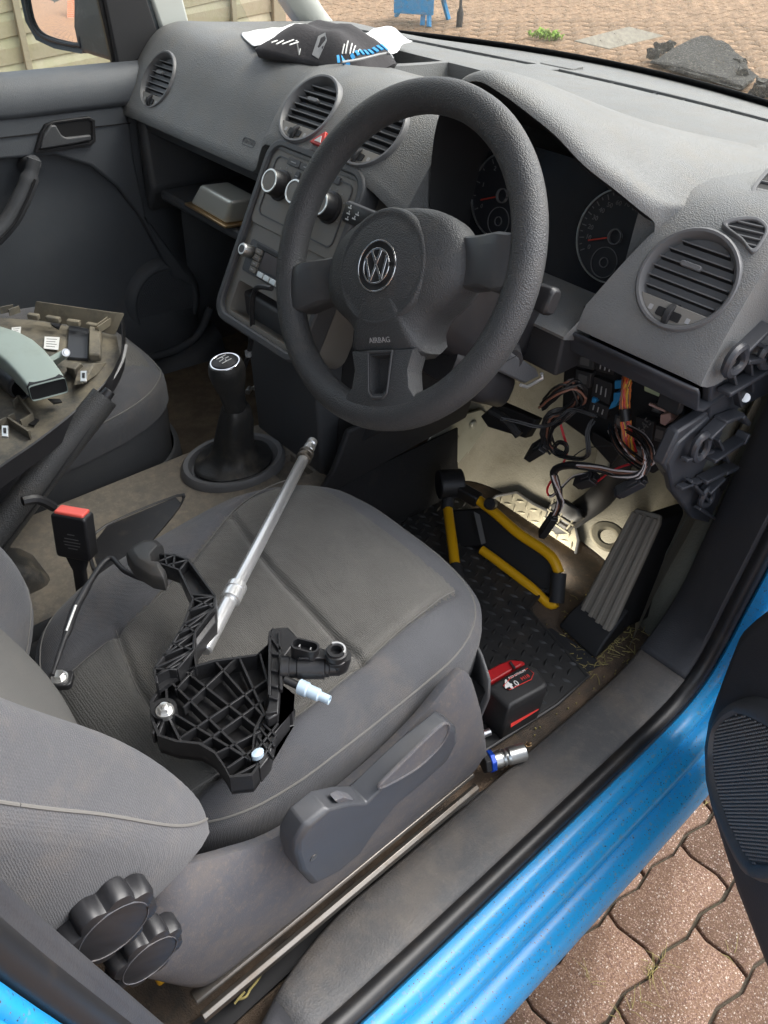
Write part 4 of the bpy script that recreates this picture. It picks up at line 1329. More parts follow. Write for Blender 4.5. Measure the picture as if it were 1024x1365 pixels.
for s in (-1, 1):
    sp = [(s * .055, .020), (s * .080, .0175), (s * .110, .0145), (s * .140, .0125), (s * .158, .008), (s * .161, -.008), (s * .160, -.028), (s * .155, -.046), (s * .140, -.047), (s * .115, -.038), (s * .085, -.037), (s * .055, -.046)]
    b = B(); b.rings([[WF.p(x, y, h - .003 - .013 * (1 - smoothstep(.090, .145, abs(x)))) for x, y in scl(sp, k, s * .11, -.015)] for k, h in ((.92, -.018), (1, -.014), (1, .006), (.97, .0115), (.88, .0145), (.6, .016))])
    b.build('spoke', M['wheelsm'], sw, ang=35)
b = B()
bs = [(-.046, -.098), (.046, -.098), (.040, -.120), (.043, -.140), (.060, -.160), (.050, -.168), (0, -.172), (-.050, -.168), (-.060, -.160), (-.043, -.140), (-.040, -.120)]
b.rings([[WF.p(x, y, h) for x, y in scl(bs, k, 0, -.135)] for k, h in ((.95, -.012), (1, -.008), (1, .008), (.96, .0135), (.80, .0155))])
lowsp = b.build('lower_spoke', M['wheel'], sw, ang=35)
sl = [(-.0155, -.104), (.0155, -.104), (.012, -.143), (.007, -.148), (-.007, -.148), (-.012, -.143)]
cb = B(); cb.rings([[WF.p(x, y, h) for x, y in scl(sl, k, 0, -.125)] for k, h in ((.86, .0), (1.05, .03))])
cut(lowsp, [cb])
b = B(); frame_ring(b, scl(sl, 1.22, 0, -.1255), scl(sl, 1.06, 0, -.1255), WF, .011, .0172); b.build('slot_frame', M['wheelsm'], sw, bevel=.001)
text('airbag_text', 'AIRBAG', .0088, Fr(WF.p(.0, -.089, .0178), WF.u, WF.v + WF.w * .46), M['grey'], sw, .0003)

colm = thing('steering_column', 'black steering column shroud with two control stalks behind the wheel', 'steering column', (.373, .15, 1.01))
CF = Fr(WO, (1, 0, 0), WU, WN)
b = B()
b.rings([[CF.p(x, y, h) for x, y in rrect(wd, ht, .03, 4, .004, cy)] for h, wd, ht, cy in ((-.028, .10, .10, -.005), (-.05, .135, .118, -.012), (-.12, .14, .13, -.022), (-.20, .135, .13, -.025), (-.235, .10, .10, -.03), (-.34, .07, .07, -.03))])
b.build('shroud', M['smooth'], colm, ang=45)
b = B()
b.rings([[CF.p(x, y, h) for x, y in rrect(wd, ht, .018, 4, .004, cy)] for h, wd, ht, cy in ((-.09, .12, .05, -.085), (-.15, .16, .055, -.098), (-.21, .15, .05, -.105), (-.24, .10, .03, -.105))])
b.build('lower_shroud', M['smooth'], colm, ang=45)
lp = [Vector(p) for p in [(0.208,0.070,1.078),(0.253,0.070,1.079),(0.315,0.070,1.078)]]
b = B()
t_ = (lp[2] - lp[0]).normalized()
lf = Fr(lp[0], t_, Vector((0, .35, 1)))
b.rings([[lf.p(d, y, z) for y, z in rrect(h1, h2, .004, 2)] for d, h1, h2 in ((-.003, .020, .010), (0, .026, .014), (.05, .027, .015), (.09, .020, .013))])
st1 = b.build('wiper_stalk', M['smooth'], colm, bevel=.001)
for j, (dx, dy) in enumerate(((.010, .006), (.010, -.001), (.010, -.008), (.026, .002), (.022, -.004), (.05, .0))):
    b = B(); [(b.box(lf, (dx, dy, sg_ * .0078), (.006, .0016, .0006)), b.box(lf, (dx + .001, dy + .0026, sg_ * .0078), (.0012, .0024, .0006))) for sg_ in (-1, 1)]; b.build('stalk_symbol', M['white'], st1)
rp = [Vector(p) for p in [(0.488,0.090,1.067),(0.524,0.090,1.068),(0.541,0.090,1.068)]]
t_ = (rp[2] - rp[0]).normalized()
rf = Fr(rp[0], t_, Vector((0, .35, 1)))
b = B()
b.rings([[rf.p(d, y, z) for y, z in rrect(h1, h2, .005, 2)] for d, h1, h2 in ((-.03, .016, .012), (0, .024, .016), (.030, .030, .020), (.036, .030, .020), (.040, .024, .016))])
st2 = b.build('indicator_stalk', M['smooth'], colm, bevel=.001)
b = B(); b.lathe([(.006, 0), (.006, .008), (.005, .009), (.001, .009)], Fr(rf.p(.024, .014, 0), rf.u, rf.w), 16); b.build('stalk_button', M['trim'], st2)
for dx, dy in ((.008, .004), (.013, -.001)):
    b = B(); b.box(rf, (dx, dy, -.0098), (.008, .0014, .0006)); b.build('stalk_symbol', M['grey'], st2)
b = B(); b.cyl((.432, .145, .958), (.455, .128, .955), .017, .016, 20); b.build('ignition_lock', M['matt'], colm)
kq = [Vector(p) for p in [(0.462,0.070,0.987),(0.462,0.109,0.979),(0.462,0.178,0.930),(0.462,0.188,0.916),(0.462,0.158,0.915),(0.462,0.092,0.957)]]
b = B(); b.slab(kq, (-.014, 0, 0)); b.bm.normal_update()
key = b.build('car_key', M['trim'], None, bevel=.003)
tag(key, 'black flip key fob sticking out of the ignition lock under the steering wheel', 'car key')
b = B(); b.tube([Vector(p) + Vector((.0012, 0, 0)) for p in [(0.462,0.147,0.918),(0.462,0.162,0.910),(0.462,0.192,0.912),(0.462,0.188,0.921)]], .0022, 8); b.build('key_ring', M['chrome'], key)
b = B(); b.tube([Vector(p) + Vector((.0006, 0, 0)) for p in [(0.462,0.096,0.962),(0.462,0.131,0.965)]], .0006, 6); b.build('fob_seam', M['black'], key)

# ================================================================== PASSENGER DOOR
pd = thing('passenger_door', 'closed passenger door with dark grey trim, handle and window', 'car door', (-.72, -.2, .42))
b = B()
led = [(-.735, 1.075), (-.725, 1.088), (-.700, 1.092), (-.678, 1.084), (-.664, 1.060), (-.659, 1.032), (-.664, 1.021), (-.69, 1.018)]
b.rings([[(x + dx, y, z - dz) for x, z in led] for y, dx, dz in ((-.75, -.012, -.015), (-.3, -.006, -.007), (0, 0, 0), (.2, 0, 0), (.31, .002, .0))])
b.build('door_ledge', M['door'], pd, ang=60)
b = B()
b.slab([(-0.668,-0.148,1.027),(-0.668,-0.042,1.025),(-0.668,0.204,1.020),(-0.668,0.214,0.987),(-0.668,0.213,0.912),(-0.668,0.222,0.792),(-0.668,0.289,0.674),(-0.668,0.325,0.599),(-0.668,0.269,0.642),(-0.668,0.208,0.798),(-0.668,0.167,0.866),(-0.668,0.116,0.916),(-0.668,0.048,0.947),(-0.668,-0.060,0.954),(-0.668,-0.168,0.958)], (-.03, 0, 0))
b.build('upper_card', M['door'], pd, bevel=.006, seg=3)
b = B(); b.bar(*[Vector(p) + Vector((.0004, 0, 0)) for p in [(-0.667,-0.051,0.992),(-0.667,0.215,0.987)]], .002, .0022, (1, 0, 0)); b.build('trim_groove', M['black'], pd)
b = B()
b.grid([[(-.700 + .006 * math.sin(y * 9) - .02 * smoothstep(.75, .95, z) * (1 - smoothstep(.1, .3, y)) + (.03 * smoothstep(.62, .50, z)), y, z) for y in [-.8 + 1.12 * k / 14 for k in range(15)]] for z in [.43 + .58 * k / 12 for k in range(13)]])
b.build('lower_card', M['door'], pd, solid=.006, ang=70)
# speaker
spc = Vector([(-0.672,0.242,0.579)][0])
spf = Fr(spc, (0, 1, 0), (0, 0, 1))
b = B(); b.lathe([(.115, -.035), (.108, -.012), (.098, -.002), (.090, .004), (.084, .002), (.082, -.002), (.001, -.002)], spf, 48, sx=.92)
spk = b.build('speaker', M['door'], pd, ang=60)
b = B()
for i in range(-14, 15):
    for j in range(-14, 15):
        x, y = i * .0056 + (j % 2) * .0028, j * .0052
        if math.hypot(x / .92, y) < .079: b.lathe([(.0017, 0), (.0010, .0011)], Fr(spf.p(x, y, -.002), spf.u, spf.v), 4)
b.build('grille_dots', M['trim'], spk, kind='stuff')
# pocket moulding below
b = B(); b.tube([(-0.655,0.162,0.467),(-0.655,0.244,0.465),(-0.655,0.311,0.488),(-0.655,0.350,0.548)], .010, 10, smooth=4); b.build('pocket_rim', M['door'], pd)
b = B(); b.grid([[Vector(p) + Vector((dx, 0, dz)) for p in [(-0.660,0.065,0.410),(-0.660,0.189,0.431),(-0.660,0.276,0.445),(-0.660,0.357,0.483)]] for dx, dz in ((0, .02), (.035, .0), (.045, -.04), (.04, -.10))]); b.build('door_pocket', M['door'], pd, solid=.006, ang=70)
# handle
ho = [(-0.663,0.005,0.960),(-0.663,0.023,0.991),(-0.663,0.037,1.006),(-0.663,0.056,1.010),(-0.663,0.126,1.010),(-0.663,0.137,1.002),(-0.663,0.131,0.964),(-0.663,0.120,0.957),(-0.663,0.017,0.957)]
hi_ = [(-0.663,0.014,0.963),(-0.663,0.029,0.989),(-0.663,0.040,1.001),(-0.663,0.058,1.006),(-0.663,0.122,1.006),(-0.663,0.130,1.000),(-0.663,0.125,0.967),(-0.663,0.117,0.963),(-0.663,0.022,0.963)]
hm = (lambda pts: [Vector(p) for p in pts])
b = B()
b.rings([[p + Vector((-.004, 0, 0)) for p in hm(ho)], [p + Vector((.004, 0, 0)) for p in hm(ho)], [p + Vector((.004, 0, 0)) for p in hm(hi_)], [p + Vector((-.025, 0, 0)) for p in hm(hi_)]], True, False, False)
hd = b.build('door_handle', M['smooth'], pd, bevel=.001)
b = B(); b.slab([p + Vector((.0012, 0, 0)) for p in hm(hi_)], (-.002, 0, 0)); b.build('cup', M['black'], hd)
b = B()
b.slab([Vector(p) for p in [(-0.655,0.015,0.966),(-0.655,0.030,0.992),(-0.655,0.045,1.005),(-0.655,0.055,1.004),(-0.655,0.063,0.984),(-0.655,0.072,0.979),(-0.655,0.122,0.978),(-0.655,0.120,0.968),(-0.655,0.085,0.966),(-0.655,0.024,0.965)]], (-.012, 0, 0))
b.build('handle_lever', M['trim'], hd, bevel=.003, seg=3)
b = B()
b.tube([(-0.628,-0.010,0.958),(-0.628,-0.026,0.927),(-0.628,-0.055,0.887),(-0.628,-0.092,0.849),(-0.628,-0.156,0.811),(-0.628,-0.231,0.791)], [.013, .017, .018, .018, .018, .018], 14, smooth=5, flat=.8)
ph = b.build('pull_handle', M['trim'], pd)
b = B(); b.cyl([(-0.630,-0.012,0.951)][0], [(-0.690,-0.006,0.929)][0], .014, .018, 12); b.build('handle_foot', M['trim'], ph)
b = B(); b.tube([Vector(p) + Vector((.0175, 0, .0)) for p in [(-0.628,-0.023,0.927),(-0.628,-0.052,0.887),(-0.628,-0.089,0.848),(-0.628,-0.153,0.810)]], .0022, 6, smooth=4); b.build('handle_seam', M['black'], ph)
# sail panel, window, mirror
b = B(); b.slab([(-0.700,0.210,1.268),(-0.700,0.222,1.082),(-0.700,0.328,1.104),(-0.700,0.286,1.267)], (-.02, 0, 0)); b.build('sail_panel', M['matt'], pd, bevel=.004)
b = B(); b.slab([(-0.710,0.200,1.267),(-0.710,0.217,1.078),(-0.710,0.227,1.080),(-0.710,0.218,1.267)], (-.012, 0, 0)); b.build('window_channel', M['rubber'], pd, bevel=.002)
b = B(); b.slab([(-.722, -.80, 1.07), (-.722, .24, 1.07), (-.705, .20, 1.36), (-.66, .02, 1.70), (-.66, -.72, 1.70)], (-.004, 0, 0)); b.build('window_glass', GLASS, pd)
b = B(); b.slab([(-.80, -.70, .40), (-.80, .32, .40), (-.775, .32, 1.03), (-.775, -.75, 1.03)], (-.02, 0, 0)); b.build('door_skin', M['blue'], pd)
b = B(); b.slab([(-.765, -.75, 1.06), (-.765, .32, 1.06), (-.735, .32, 1.082), (-.735, -.75, 1.082)], (0, 0, -.01)); b.build('waist_seal', M['rubber'], pd)
mo = [Vector(p) for p in [(-1.020,0.188,1.255),(-1.023,0.182,1.189),(-1.018,0.181,1.124),(-1.000,0.189,1.091),(-0.961,0.210,1.079),(-0.900,0.242,1.076),(-0.887,0.250,1.093),(-0.860,0.275,1.266)]]
mi_ = [Vector(p) for p in [(-1.010,0.192,1.242),(-1.011,0.189,1.188),(-1.007,0.187,1.129),(-0.991,0.194,1.103),(-0.955,0.213,1.093),(-0.904,0.241,1.091),(-0.897,0.245,1.106),(-0.881,0.263,1.253)]]
mn = Vector((.47, -.87, .05)).normalized()
b = B()
cm = sum(mo, Vector()) / len(mo)
b.rings([[p + mn * .004 for p in mi_], [p + mn * .010 for p in mo], [p for p in mo], [cm + (p - cm) * 1.06 - mn * .04 for p in mo], [cm + (p - cm) * .8 - mn * .10 for p in mo]], True, False)
mh = b.build('door_mirror', M['housing'], pd, ang=50)
cmi = sum(mi_, Vector()) / len(mi_)
b = B()
for rk in range(6):
    pass
rs = [[cmi + (p - cmi) * k + mn * (.0045 + .004 * (1 - k * k)) for p in mi_] for k in (1, .8, .6, .4, .2, .02)]
b.rings(rs, True, True)
b.build('mirror_glass', M['mirror'], mh, ang=80)
b = B(); b.tube([p + mn * .009 for p in mi_], .0042, 8, closed=True, smooth=3); b.build('mirror_edge', M['smooth'], mh)
arm = [Vector(p) for p in [(-0.860,0.253,1.254),(-0.860,0.234,1.125),(-0.860,0.235,1.081),(-0.860,0.290,1.066),(-0.860,0.318,1.093),(-0.860,0.321,1.254)]]
b = B(); b.rings([[p + Vector((-.06, .0, 0)) for p in arm], arm, [p + Vector((.14, .03, -.005)) for p in arm]]); b.build('mirror_arm', M['housing'], mh, bevel=.008, seg=3)

# ================================================================== DRIVER DOOR (open)
dd = thing('driver_door', 'open driver door with dark trim and a dotted oval speaker grille', 'car door', (.86, .2, .40))
DNV = Vector((-0.6694,-0.7429,0))
card = [Vector(p) for p in [(0.827,0.255,0.787),(0.817,0.264,0.727),(0.802,0.277,0.679),(0.793,0.286,0.642),(0.797,0.282,0.581),(0.803,0.276,0.525),(0.810,0.271,0.475),(0.824,0.258,0.437),(0.851,0.233,0.407),(0.877,0.210,0.396),(0.970,0.127,0.388),(1.038,0.065,0.400),(1.167,-0.051,0.426),(1.211,-0.091,0.748),(0.992,0.106,1.058)]]
cc_ = sum(card, Vector()) / len(card)
b = B()
b.rings([[p - DNV * .04 for p in card], [p - DNV * .004 for p in card], [p + (cc_ - p).normalized() * .010 + DNV * .004 for p in card], [p + (cc_ - p).normalized() * .022 + DNV * .005 for p in card]])
b.build('door_card', M['kick'], dd, ang=60)
b = B(); b.slab([p + (cc_ - p).normalized() * .012 - DNV * .055 for p in card], -DNV * .06); b.build('door_skin', M['blue'], dd, bevel=.01)
ro = [Vector(p) for p in [(0.846,0.231,0.454),(0.833,0.243,0.483),(0.830,0.245,0.528),(0.837,0.240,0.572),(0.853,0.225,0.613),(0.879,0.201,0.650),(0.906,0.177,0.672),(0.933,0.152,0.661),(0.971,0.119,0.601),(0.997,0.095,0.529),(0.985,0.106,0.478),(0.962,0.127,0.443),(0.919,0.165,0.430),(0.874,0.206,0.432)]]
ri = [Vector(p) for p in [(0.856,0.222,0.469),(0.839,0.238,0.501),(0.840,0.237,0.529),(0.848,0.229,0.561),(0.858,0.220,0.583),(0.886,0.195,0.616),(0.910,0.174,0.638),(0.929,0.157,0.633),(0.963,0.126,0.581),(0.982,0.109,0.528),(0.971,0.119,0.489),(0.959,0.130,0.469),(0.916,0.168,0.453),(0.879,0.202,0.454)]]
ro = spline(ro, 3, True); ri = spline(ri, 3, True)
b = B()
b.rings([ro, [p + DNV * .012 for p in [a.lerp(c, .25) for a, c in zip(ro, ri)]], [p + DNV * .013 for p in [a.lerp(c, .75) for a, c in zip(ro, ri)]], [p + DNV * .006 for p in ri]], True, False)
sg = b.build('speaker_surround', M['trim'], dd, ang=60)
b = B(); b.slab([p + DNV * .002 for p in ri], DNV * .005); b.build('grille_plate', M['smooth'], sg)
cr = sum(ri, Vector()) / len(ri)
du = Vector((0, 0, 1)).cross(DNV).normalized(); gf = Fr(cr + DNV * .007, du, (0, 0, 1))
if gf.w.dot(DNV) < 0: gf.w = -gf.w
poly = [((p - cr).dot(gf.u), (p - cr).dot(gf.v)) for p in ri]
b = B()
for i in range(-24, 25):
    for j in range(-34, 35):
        x, y = i * .0052 + (j % 2) * .0026, j * .0045
        c = False
        for k in range(len(poly)):
            x1, y1 = poly[k]; x2, y2 = poly[k - 1]
            if (y1 > y) != (y2 > y) and x < (x2 - x1) * (y - y1) / (y2 - y1) + x1: c = not c
        if c: b.lathe([(.0021, 0), (.0016, .0012), (.0006, .0016)], Fr(gf.p(x, y, 0), gf.u, gf.v, gf.w), 5)
b.build('grille_dots', M['ring'], sg, kind='stuff')

# ================================================================== SEATS
def cushion(name, parent, mats, fr, a, b_, n, top, edge, sides, groove=None, mid=None, rings=64, seg=200, k_edge=7):
    b = B()
    rows = []
    th = []
    for k in range(seg):
        th.append(2 * math.pi * k / seg)
    def out(t):
        c, s = math.cos(t), math.sin(t)
        return (abs(c / a) ** n + abs(s / b_) ** n) ** (-1 / n)
    R_ = [out(t) for t in th]
    rr = [1 - (1 - i / rings) ** 1.0 for i in range(1, rings + 1)]
    for r in rr:
        row = []
        for t, ro_ in zip(th, R_):
            x, y = r * ro_ * math.cos(t), r * ro_ * math.sin(t)
            z = top(x, y) - edge * r ** k_edge
            if groove: z -= groove(x, y)
            row.append((x, y, z))
        rows.append(row)
    last = rows[-1]
    for f_, dz in sides:
        rows.append([(x * f_, y * f_, z + dz) for x, y, z in last])
    V = [[b.bm.verts.new(fr.p(*q)) for q in row] for row in rows]
    cv_ = b.bm.verts.new(fr.p(0, 0, top(0, 0)))
    for j in range(seg):
        f = b.bm.faces.new((cv_, V[0][j], V[0][(j + 1) % seg]))
        f.material_index = mid(0, 0, 0) if mid else 0
    for i in range(len(V) - 1):
        for j in range(seg):
            k = (j + 1) % seg
            f = b.bm.faces.new((V[i][j], V[i + 1][j], V[i + 1][k], V[i][k]))
            if mid:
                q = rows[i][j]
                f.material_index = mid(q[0], q[1], i / rings)
    return b.build(name, mats, parent, ang=180)

ds = thing('driver_seat', 'grey fabric driver seat with dirt marks, in front with tools lying on it', 'car seat', (.40, -.25, .43))
DC = Fr((.402, -.222, .712), (1, 0, 0), (0, 1, .07))
lseam = [(-.182, .20), (-.172, .10), (-.120, -.03), (-.088, -.15), (-.08, -.26)]
rseam = [(.138, .20), (.146, .10), (.156, .03), (.158, -.10), (.150, -.26)]
fseam = [(-.150, .060), (-.05, .048), (.06, .040), (.156, .032)]
rear = [(-.095, -.148), (0, -.17), (.08, -.172), (.155, -.16)]
def d_top(x, y):
    bol = .016 * smoothstep(.10, .18, abs(x)) * (1 - .55 * smoothstep(.05, .22, y))
    dip = -.010 * math.exp(-((x / .14) ** 2 + ((y + .05) / .18) ** 2))
    return bol + dip + .006 * math.sin(y * 9 + 1) + .0022 * NZ.noise(Vector((x * 13, y * 13, 0))) + .0012 * NZ.noise(Vector((x * 34, y * 30, 3)))
def d_groove(x, y):
    g = 0
    for s_l, dp, wd in ((lseam, .008, .0048), (rseam, .008, .0048), (fseam, .0075, .0045), (rear, .007, .0045)):
        d = line_d((x, y), s_l)
        g += dp * math.exp(-(d / wd) ** 2)
    return g
def x_at(s_l, y):
    for (x1, y1), (x2, y2) in zip(s_l, s_l[1:]):
        if y2 <= y <= y1: return x1 + (x2 - x1) * (y - y1) / (y2 - y1)
    return s_l[0][0] if y > s_l[0][1] else s_l[-1][0]
def d_mat(x, y, r):
    if r > .985: return 0
    if y > .205: return 0
    if x < x_at(lseam, y): return 0
    if x > x_at(rseam, y): return 2 if x < x_at(rseam, y) + .0 else 0
    if y < -.16: return 2
    return 1
cushion('seat_cushion', ds, [M['bolster'], M['insert'], M['mesh']], DC, .218, .262, 3.3, d_top, .052, [(1.006, -.02), (1.0, -.05), (.985, -.085), (.96, -.12)], d_groove, d_mat, 72, 240)
def piping(name, parent, fr, a, b_, n, top, edge, r, rad, t0, t1, m, k_edge=7, N=90):
    pts = []
    for k in range(N + 1):
        t = t0 + (t1 - t0) * k / N
        c, s = math.cos(t), math.sin(t)
        ro_ = (abs(c / a) ** n + abs(s / b_) ** n) ** (-1 / n)
        x, y = r * ro_ * c, r * ro_ * s
        pts.append(fr.p(x, y, top(x, y) - edge * r ** k_edge))
    b = B(); b.tube(pts, rad, 6); return b.build(name, m, parent)
for s_l in (lseam, rseam, fseam, rear):
    q_ = spline([(x, y, 0) for x, y in s_l], 8)
    b = B(); b.tube([DC.p(v.x, v.y, d_top(v.x, v.y) - .052 * (max(abs(v.x / .218), abs(v.y / .262)) ** 7) - d_groove(v.x, v.y) + .0006) for v in q_ if abs(v.y) < .235], .0008, 5); b.build('stitch_line', M['seam'], ds)
piping('piping', ds, DC, .218, .262, 3.3, d_top, .052, .968, .0014, -1.5, 4.6, M['seam'])
# backrest
bs_, bc_ = math.sin(R(24)), math.cos(R(24))
v_ = Vector((0, -bs_, bc_))
BK = Fr(Vector((.436, -.436, .688)) + v_ * .315, (1, 0, 0), v_, (0, bc_, bs_))
def b_top(x, y):
    return .080 * smoothstep(.125, .20, abs(x)) * (1 - .62 * smoothstep(-.24, .10, y)) + .012 * smoothstep(-.2, -.05, y) - .004 * math.sin(x * 30)
def b_groove(x, y): return .006 * math.exp(-((abs(x) - .115 - .02 * smoothstep(-.3, .2, y)) / .005) ** 2)
cushion('backrest', ds, [M['bolster'], M['mesh']], BK, .240, .345, 3.0, b_top, .056, [(1.012, -.012), (1.020, -.035), (1.018, -.08), (.99, -.13), (.92, -.16)], b_groove, lambda x, y, r: 1 if abs(x) < .115 + .02 * smoothstep(-.3, .2, y) else 0, 56, 220, 5)
piping('piping', ds, BK, .240, .345, 3.0, b_top, .056, .965, .0013, 0, 6.28, M['seam'], 5, 140)
b = B(); b.lathe([(.06, .30), (.10, .33), (.11, .40), (.09, .47), (.03, .49)], Fr(BK.p(0, .03, -.05), BK.u, -BK.w, BK.v), 32, sx=1.2, sy=.55); b.build('headrest', M['bolster'], ds, ang=80)
# side valance
vt = spline([(0.640,-0.527,0.704),(0.640,-0.505,0.731),(0.640,-0.479,0.759),(0.640,-0.453,0.736),(0.640,-0.425,0.713),(0.640,-0.377,0.681),(0.640,-0.312,0.670),(0.640,-0.241,0.678),(0.640,-0.176,0.701),(0.640,-0.131,0.732),(0.640,-0.107,0.728),(0.640,-0.082,0.672),(0.640,-0.060,0.594),(0.640,-0.049,0.528)], 4)
vb = spline([(0.650,-0.525,0.624),(0.650,-0.508,0.577),(0.650,-0.484,0.521),(0.650,-0.461,0.503),(0.650,-0.414,0.500),(0.650,-0.353,0.497),(0.650,-0.287,0.494),(0.650,-0.227,0.490),(0.650,-0.176,0.488),(0.650,-0.130,0.489),(0.650,-0.092,0.488),(0.650,-0.074,0.488),(0.650,-0.067,0.501),(0.650,-0.062,0.527)], 4)
prof = [(.22, -.026), (.05, -.010), (.04, .0), (.14, .008), (.30, .013), (.5, .0145), (.72, .012), (.9, .008), (.97, .004), (1.0, -.004), (1.0, -.03)]
b = B()
b.grid([[a.lerp(c, t) + Vector((dx, 0, 0)) for t, dx in prof] for a, c in zip(vt, vb)])
b.build('side_valance', M['seatplastic'], ds, ang=60)
# front skirt of the base
b = B()
b.grid([[(x, .02 - .06 * abs((x - .40) / .24) ** 3 + dy, z) for x in [.165 + .475 * k / 14 for k in range(15)]] for z, dy in ((.66, -.012), (.62, -.006), (.54, -.03), (.46, -.05))])
b.build('seat_base', M['trim'], ds, solid=.004, ang=70)
b = B(); b.hexa([(.18, -.45, .45), (.63, -.45, .45), (.63, -.04, .45), (.18, -.04, .45), (.19, -.45, .61), (.63, -.45, .61), (.63, -.04, .62), (.19, -.04, .62)]); b.build('seat_frame', M['black'], ds)
b = B(); b.grid([[(.176, y, z) for y in (-.46, -.2, .0)] for z in (.62, .5, .43)]); b.build('inner_valance', M['trim'], ds, solid=.005)
# ratchet lever
lv = [Vector(p) for p in [(0.668,-0.376,0.701),(0.668,-0.374,0.721),(0.668,-0.362,0.736),(0.668,-0.338,0.738),(0.668,-0.311,0.718),(0.668,-0.288,0.694),(0.668,-0.258,0.704),(0.668,-0.226,0.712),(0.668,-0.188,0.714),(0.668,-0.169,0.716),(0.668,-0.157,0.700),(0.668,-0.151,0.672),(0.668,-0.162,0.648),(0.668,-0.197,0.641),(0.668,-0.241,0.641),(0.668,-0.273,0.618),(0.668,-0.293,0.595),(0.668,-0.324,0.594),(0.668,-0.356,0.611),(0.668,-0.371,0.660)]]
cl_ = sum(lv, Vector()) / len(lv)
b = B(); b.rings([[p + Vector((-.014, 0, 0)) for p in lv], [p + Vector((.008, 0, 0)) for p in lv], [p.lerp(cl_, .05) + Vector((.0125, 0, 0)) for p in lv]])
hl = b.build('height_lever', M['lever'], ds, bevel=.002)
gq = [Vector(p) for p in [(0.680,-0.273,0.710),(0.680,-0.258,0.716),(0.680,-0.202,0.733),(0.680,-0.181,0.732),(0.680,-0.174,0.713),(0.680,-0.186,0.694),(0.680,-0.219,0.687),(0.680,-0.262,0.700)]]
b = B(); b.tube([p + Vector((.0006, 0, 0)) for p in gq], .0016, 6, closed=True, smooth=3); b.build('grip_edge', M['seatplastic'], hl)
b = B(); b.slab([p - Vector((.002, 0, 0)) for p in spline(gq, 3, True)], (.0026, 0, 0)); b.build('grip_pad', M['seatplastic'], hl)
b = B(); b.slab([(0.676,-0.325,0.734),(0.676,-0.315,0.730),(0.676,-0.301,0.710),(0.676,-0.310,0.696)], (-.01, 0, 0)); b.build('lever_web', M['seatplastic'], hl, bevel=.001)
b = B(); b.cyl([(0.680,-0.355,0.671)][0], Vector([(0.680,-0.355,0.671)][0]) + Vector((.0012, 0, 0)), .0042, .0042, 14); b.build('lever_screw', M['steel'], hl)
# recliner knobs
for c, rr_, ofs in (([(0.694,-0.542,0.825)][0], .036, 0), ([(0.690,-0.525,0.739)][0], .032, .3)):
    kf = Fr(c, (0, 1, 0), (0, 0, 1))
    b = B()
    def lob(k_, h): return [kf.p((rr_ * k_ * (1 - .17 * ((1 + math.cos(8 * t + ofs * 3)) * .5) ** 2)) * math.cos(t), (rr_ * k_ * (1 - .17 * ((1 + math.cos(8 * t + ofs * 3)) * .5) ** 2)) * math.sin(t), h) for t in [2 * math.pi * q / 96 for q in range(96)]]
    b.rings([lob(.92, -.019), lob(1, -.016), lob(1, -.004), lob(.95, 0), lob(.80, .001)])
    kn = b.build('recliner_knob', M['smooth'], ds, ang=35)
    b = B(); arc_ring(b, kf, rr_ * .72, rr_ * .735, 0, 360, .0005, .0016); b.build('knob_line', M['seatplastic'], kn)
    b = B(); b.cyl(kf.p(0, 0, -.05), kf.p(0, 0, -.012), .011, .011, 16); b.build('knob_shaft', M['black'], kn)
# slide rail
rl = [Vector(p) for p in [(0.656,-0.490,0.501),(0.656,-0.408,0.499),(0.656,-0.071,0.492)]]
b = B()
t_ = (rl[2] - rl[0]).normalized()
rf = Fr(rl[0], t_, Vector((1, 0, 0)))
Ln = (rl[2] - rl[0]).length
for prof in ([(-.014, -.012), (-.014, .002), (-.008, .004), (.0, .0045), (.002, .002), (.002, -.001), (-.010, -.001), (-.010, -.012)], [(.004, -.022), (.004, -.013), (.009, -.010), (.014, -.013), (.014, -.022)]):
    b.rings([[rf.p(d, y, -z) if rf.w.z < 0 else rf.p(d, y, z) for y, z in prof] for d in (0, Ln)])
b.build('slide_rail', M['steel'], ds, bevel=.0008)
b = B(); b.slab([(0.645,-0.498,0.434),(0.653,-0.074,0.434),(0.664,-0.025,0.434),(0.675,-0.474,0.434)], (0, 0, -.004)); b.build('rail_trough', M['black'], ds)
b = B(); b.box(Fr([(0.600,-0.501,0.503)][0], (1, 0, 0), (0, 1, 0)), (0, 0, 0), (.03, .02, .02)); b.build('rail_stop', M['yellow'], ds, bevel=.003)

ps = thing('passenger_seat', 'grey passenger seat across the cabin carrying the removed dash panel', 'car seat', (-.36, -.3, .43))
PC = Fr((-.365, -.26, .70), (1, 0, 0), (0, 1, .06))
def p_top(x, y): return .016 * smoothstep(.10, .18, abs(x)) + .004 * math.sin(y * 9)
cushion('seat_cushion', ps, [M['bolster'], M['insert']], PC, .238, .27, 3.2, p_top, .05, [(1.004, -.02), (1.0, -.05)], lambda x, y: .005 * math.exp(-((abs(x) - .13) / .005) ** 2), lambda x, y, r: 1 if abs(x) < .13 and r < .9 else 0, 40, 160)
piping('piping', ps, PC, .238, .27, 3.2, p_top, .05, .985, .0014, -1.5, 1.7, M['seam'])
PB = Fr((-.365, -.26, .70), (1, 0, 0), (0, 1, .06))
b = B()
def plan(f_, z): return [(-.365 + x * f_, -.26 + y * f_, z) for x, y in [(lambda ro_, t: (ro_ * math.cos(t), ro_ * math.sin(t)))((abs(math.cos(t) / .238) ** 3.4 + abs(math.sin(t) / .27) ** 3.4) ** (-1 / 3.4), t) for t in [2 * math.pi * k / 80 for k in range(80)]]]
b.rings([plan(.99, .645), plan(.985, .53)], True, False)
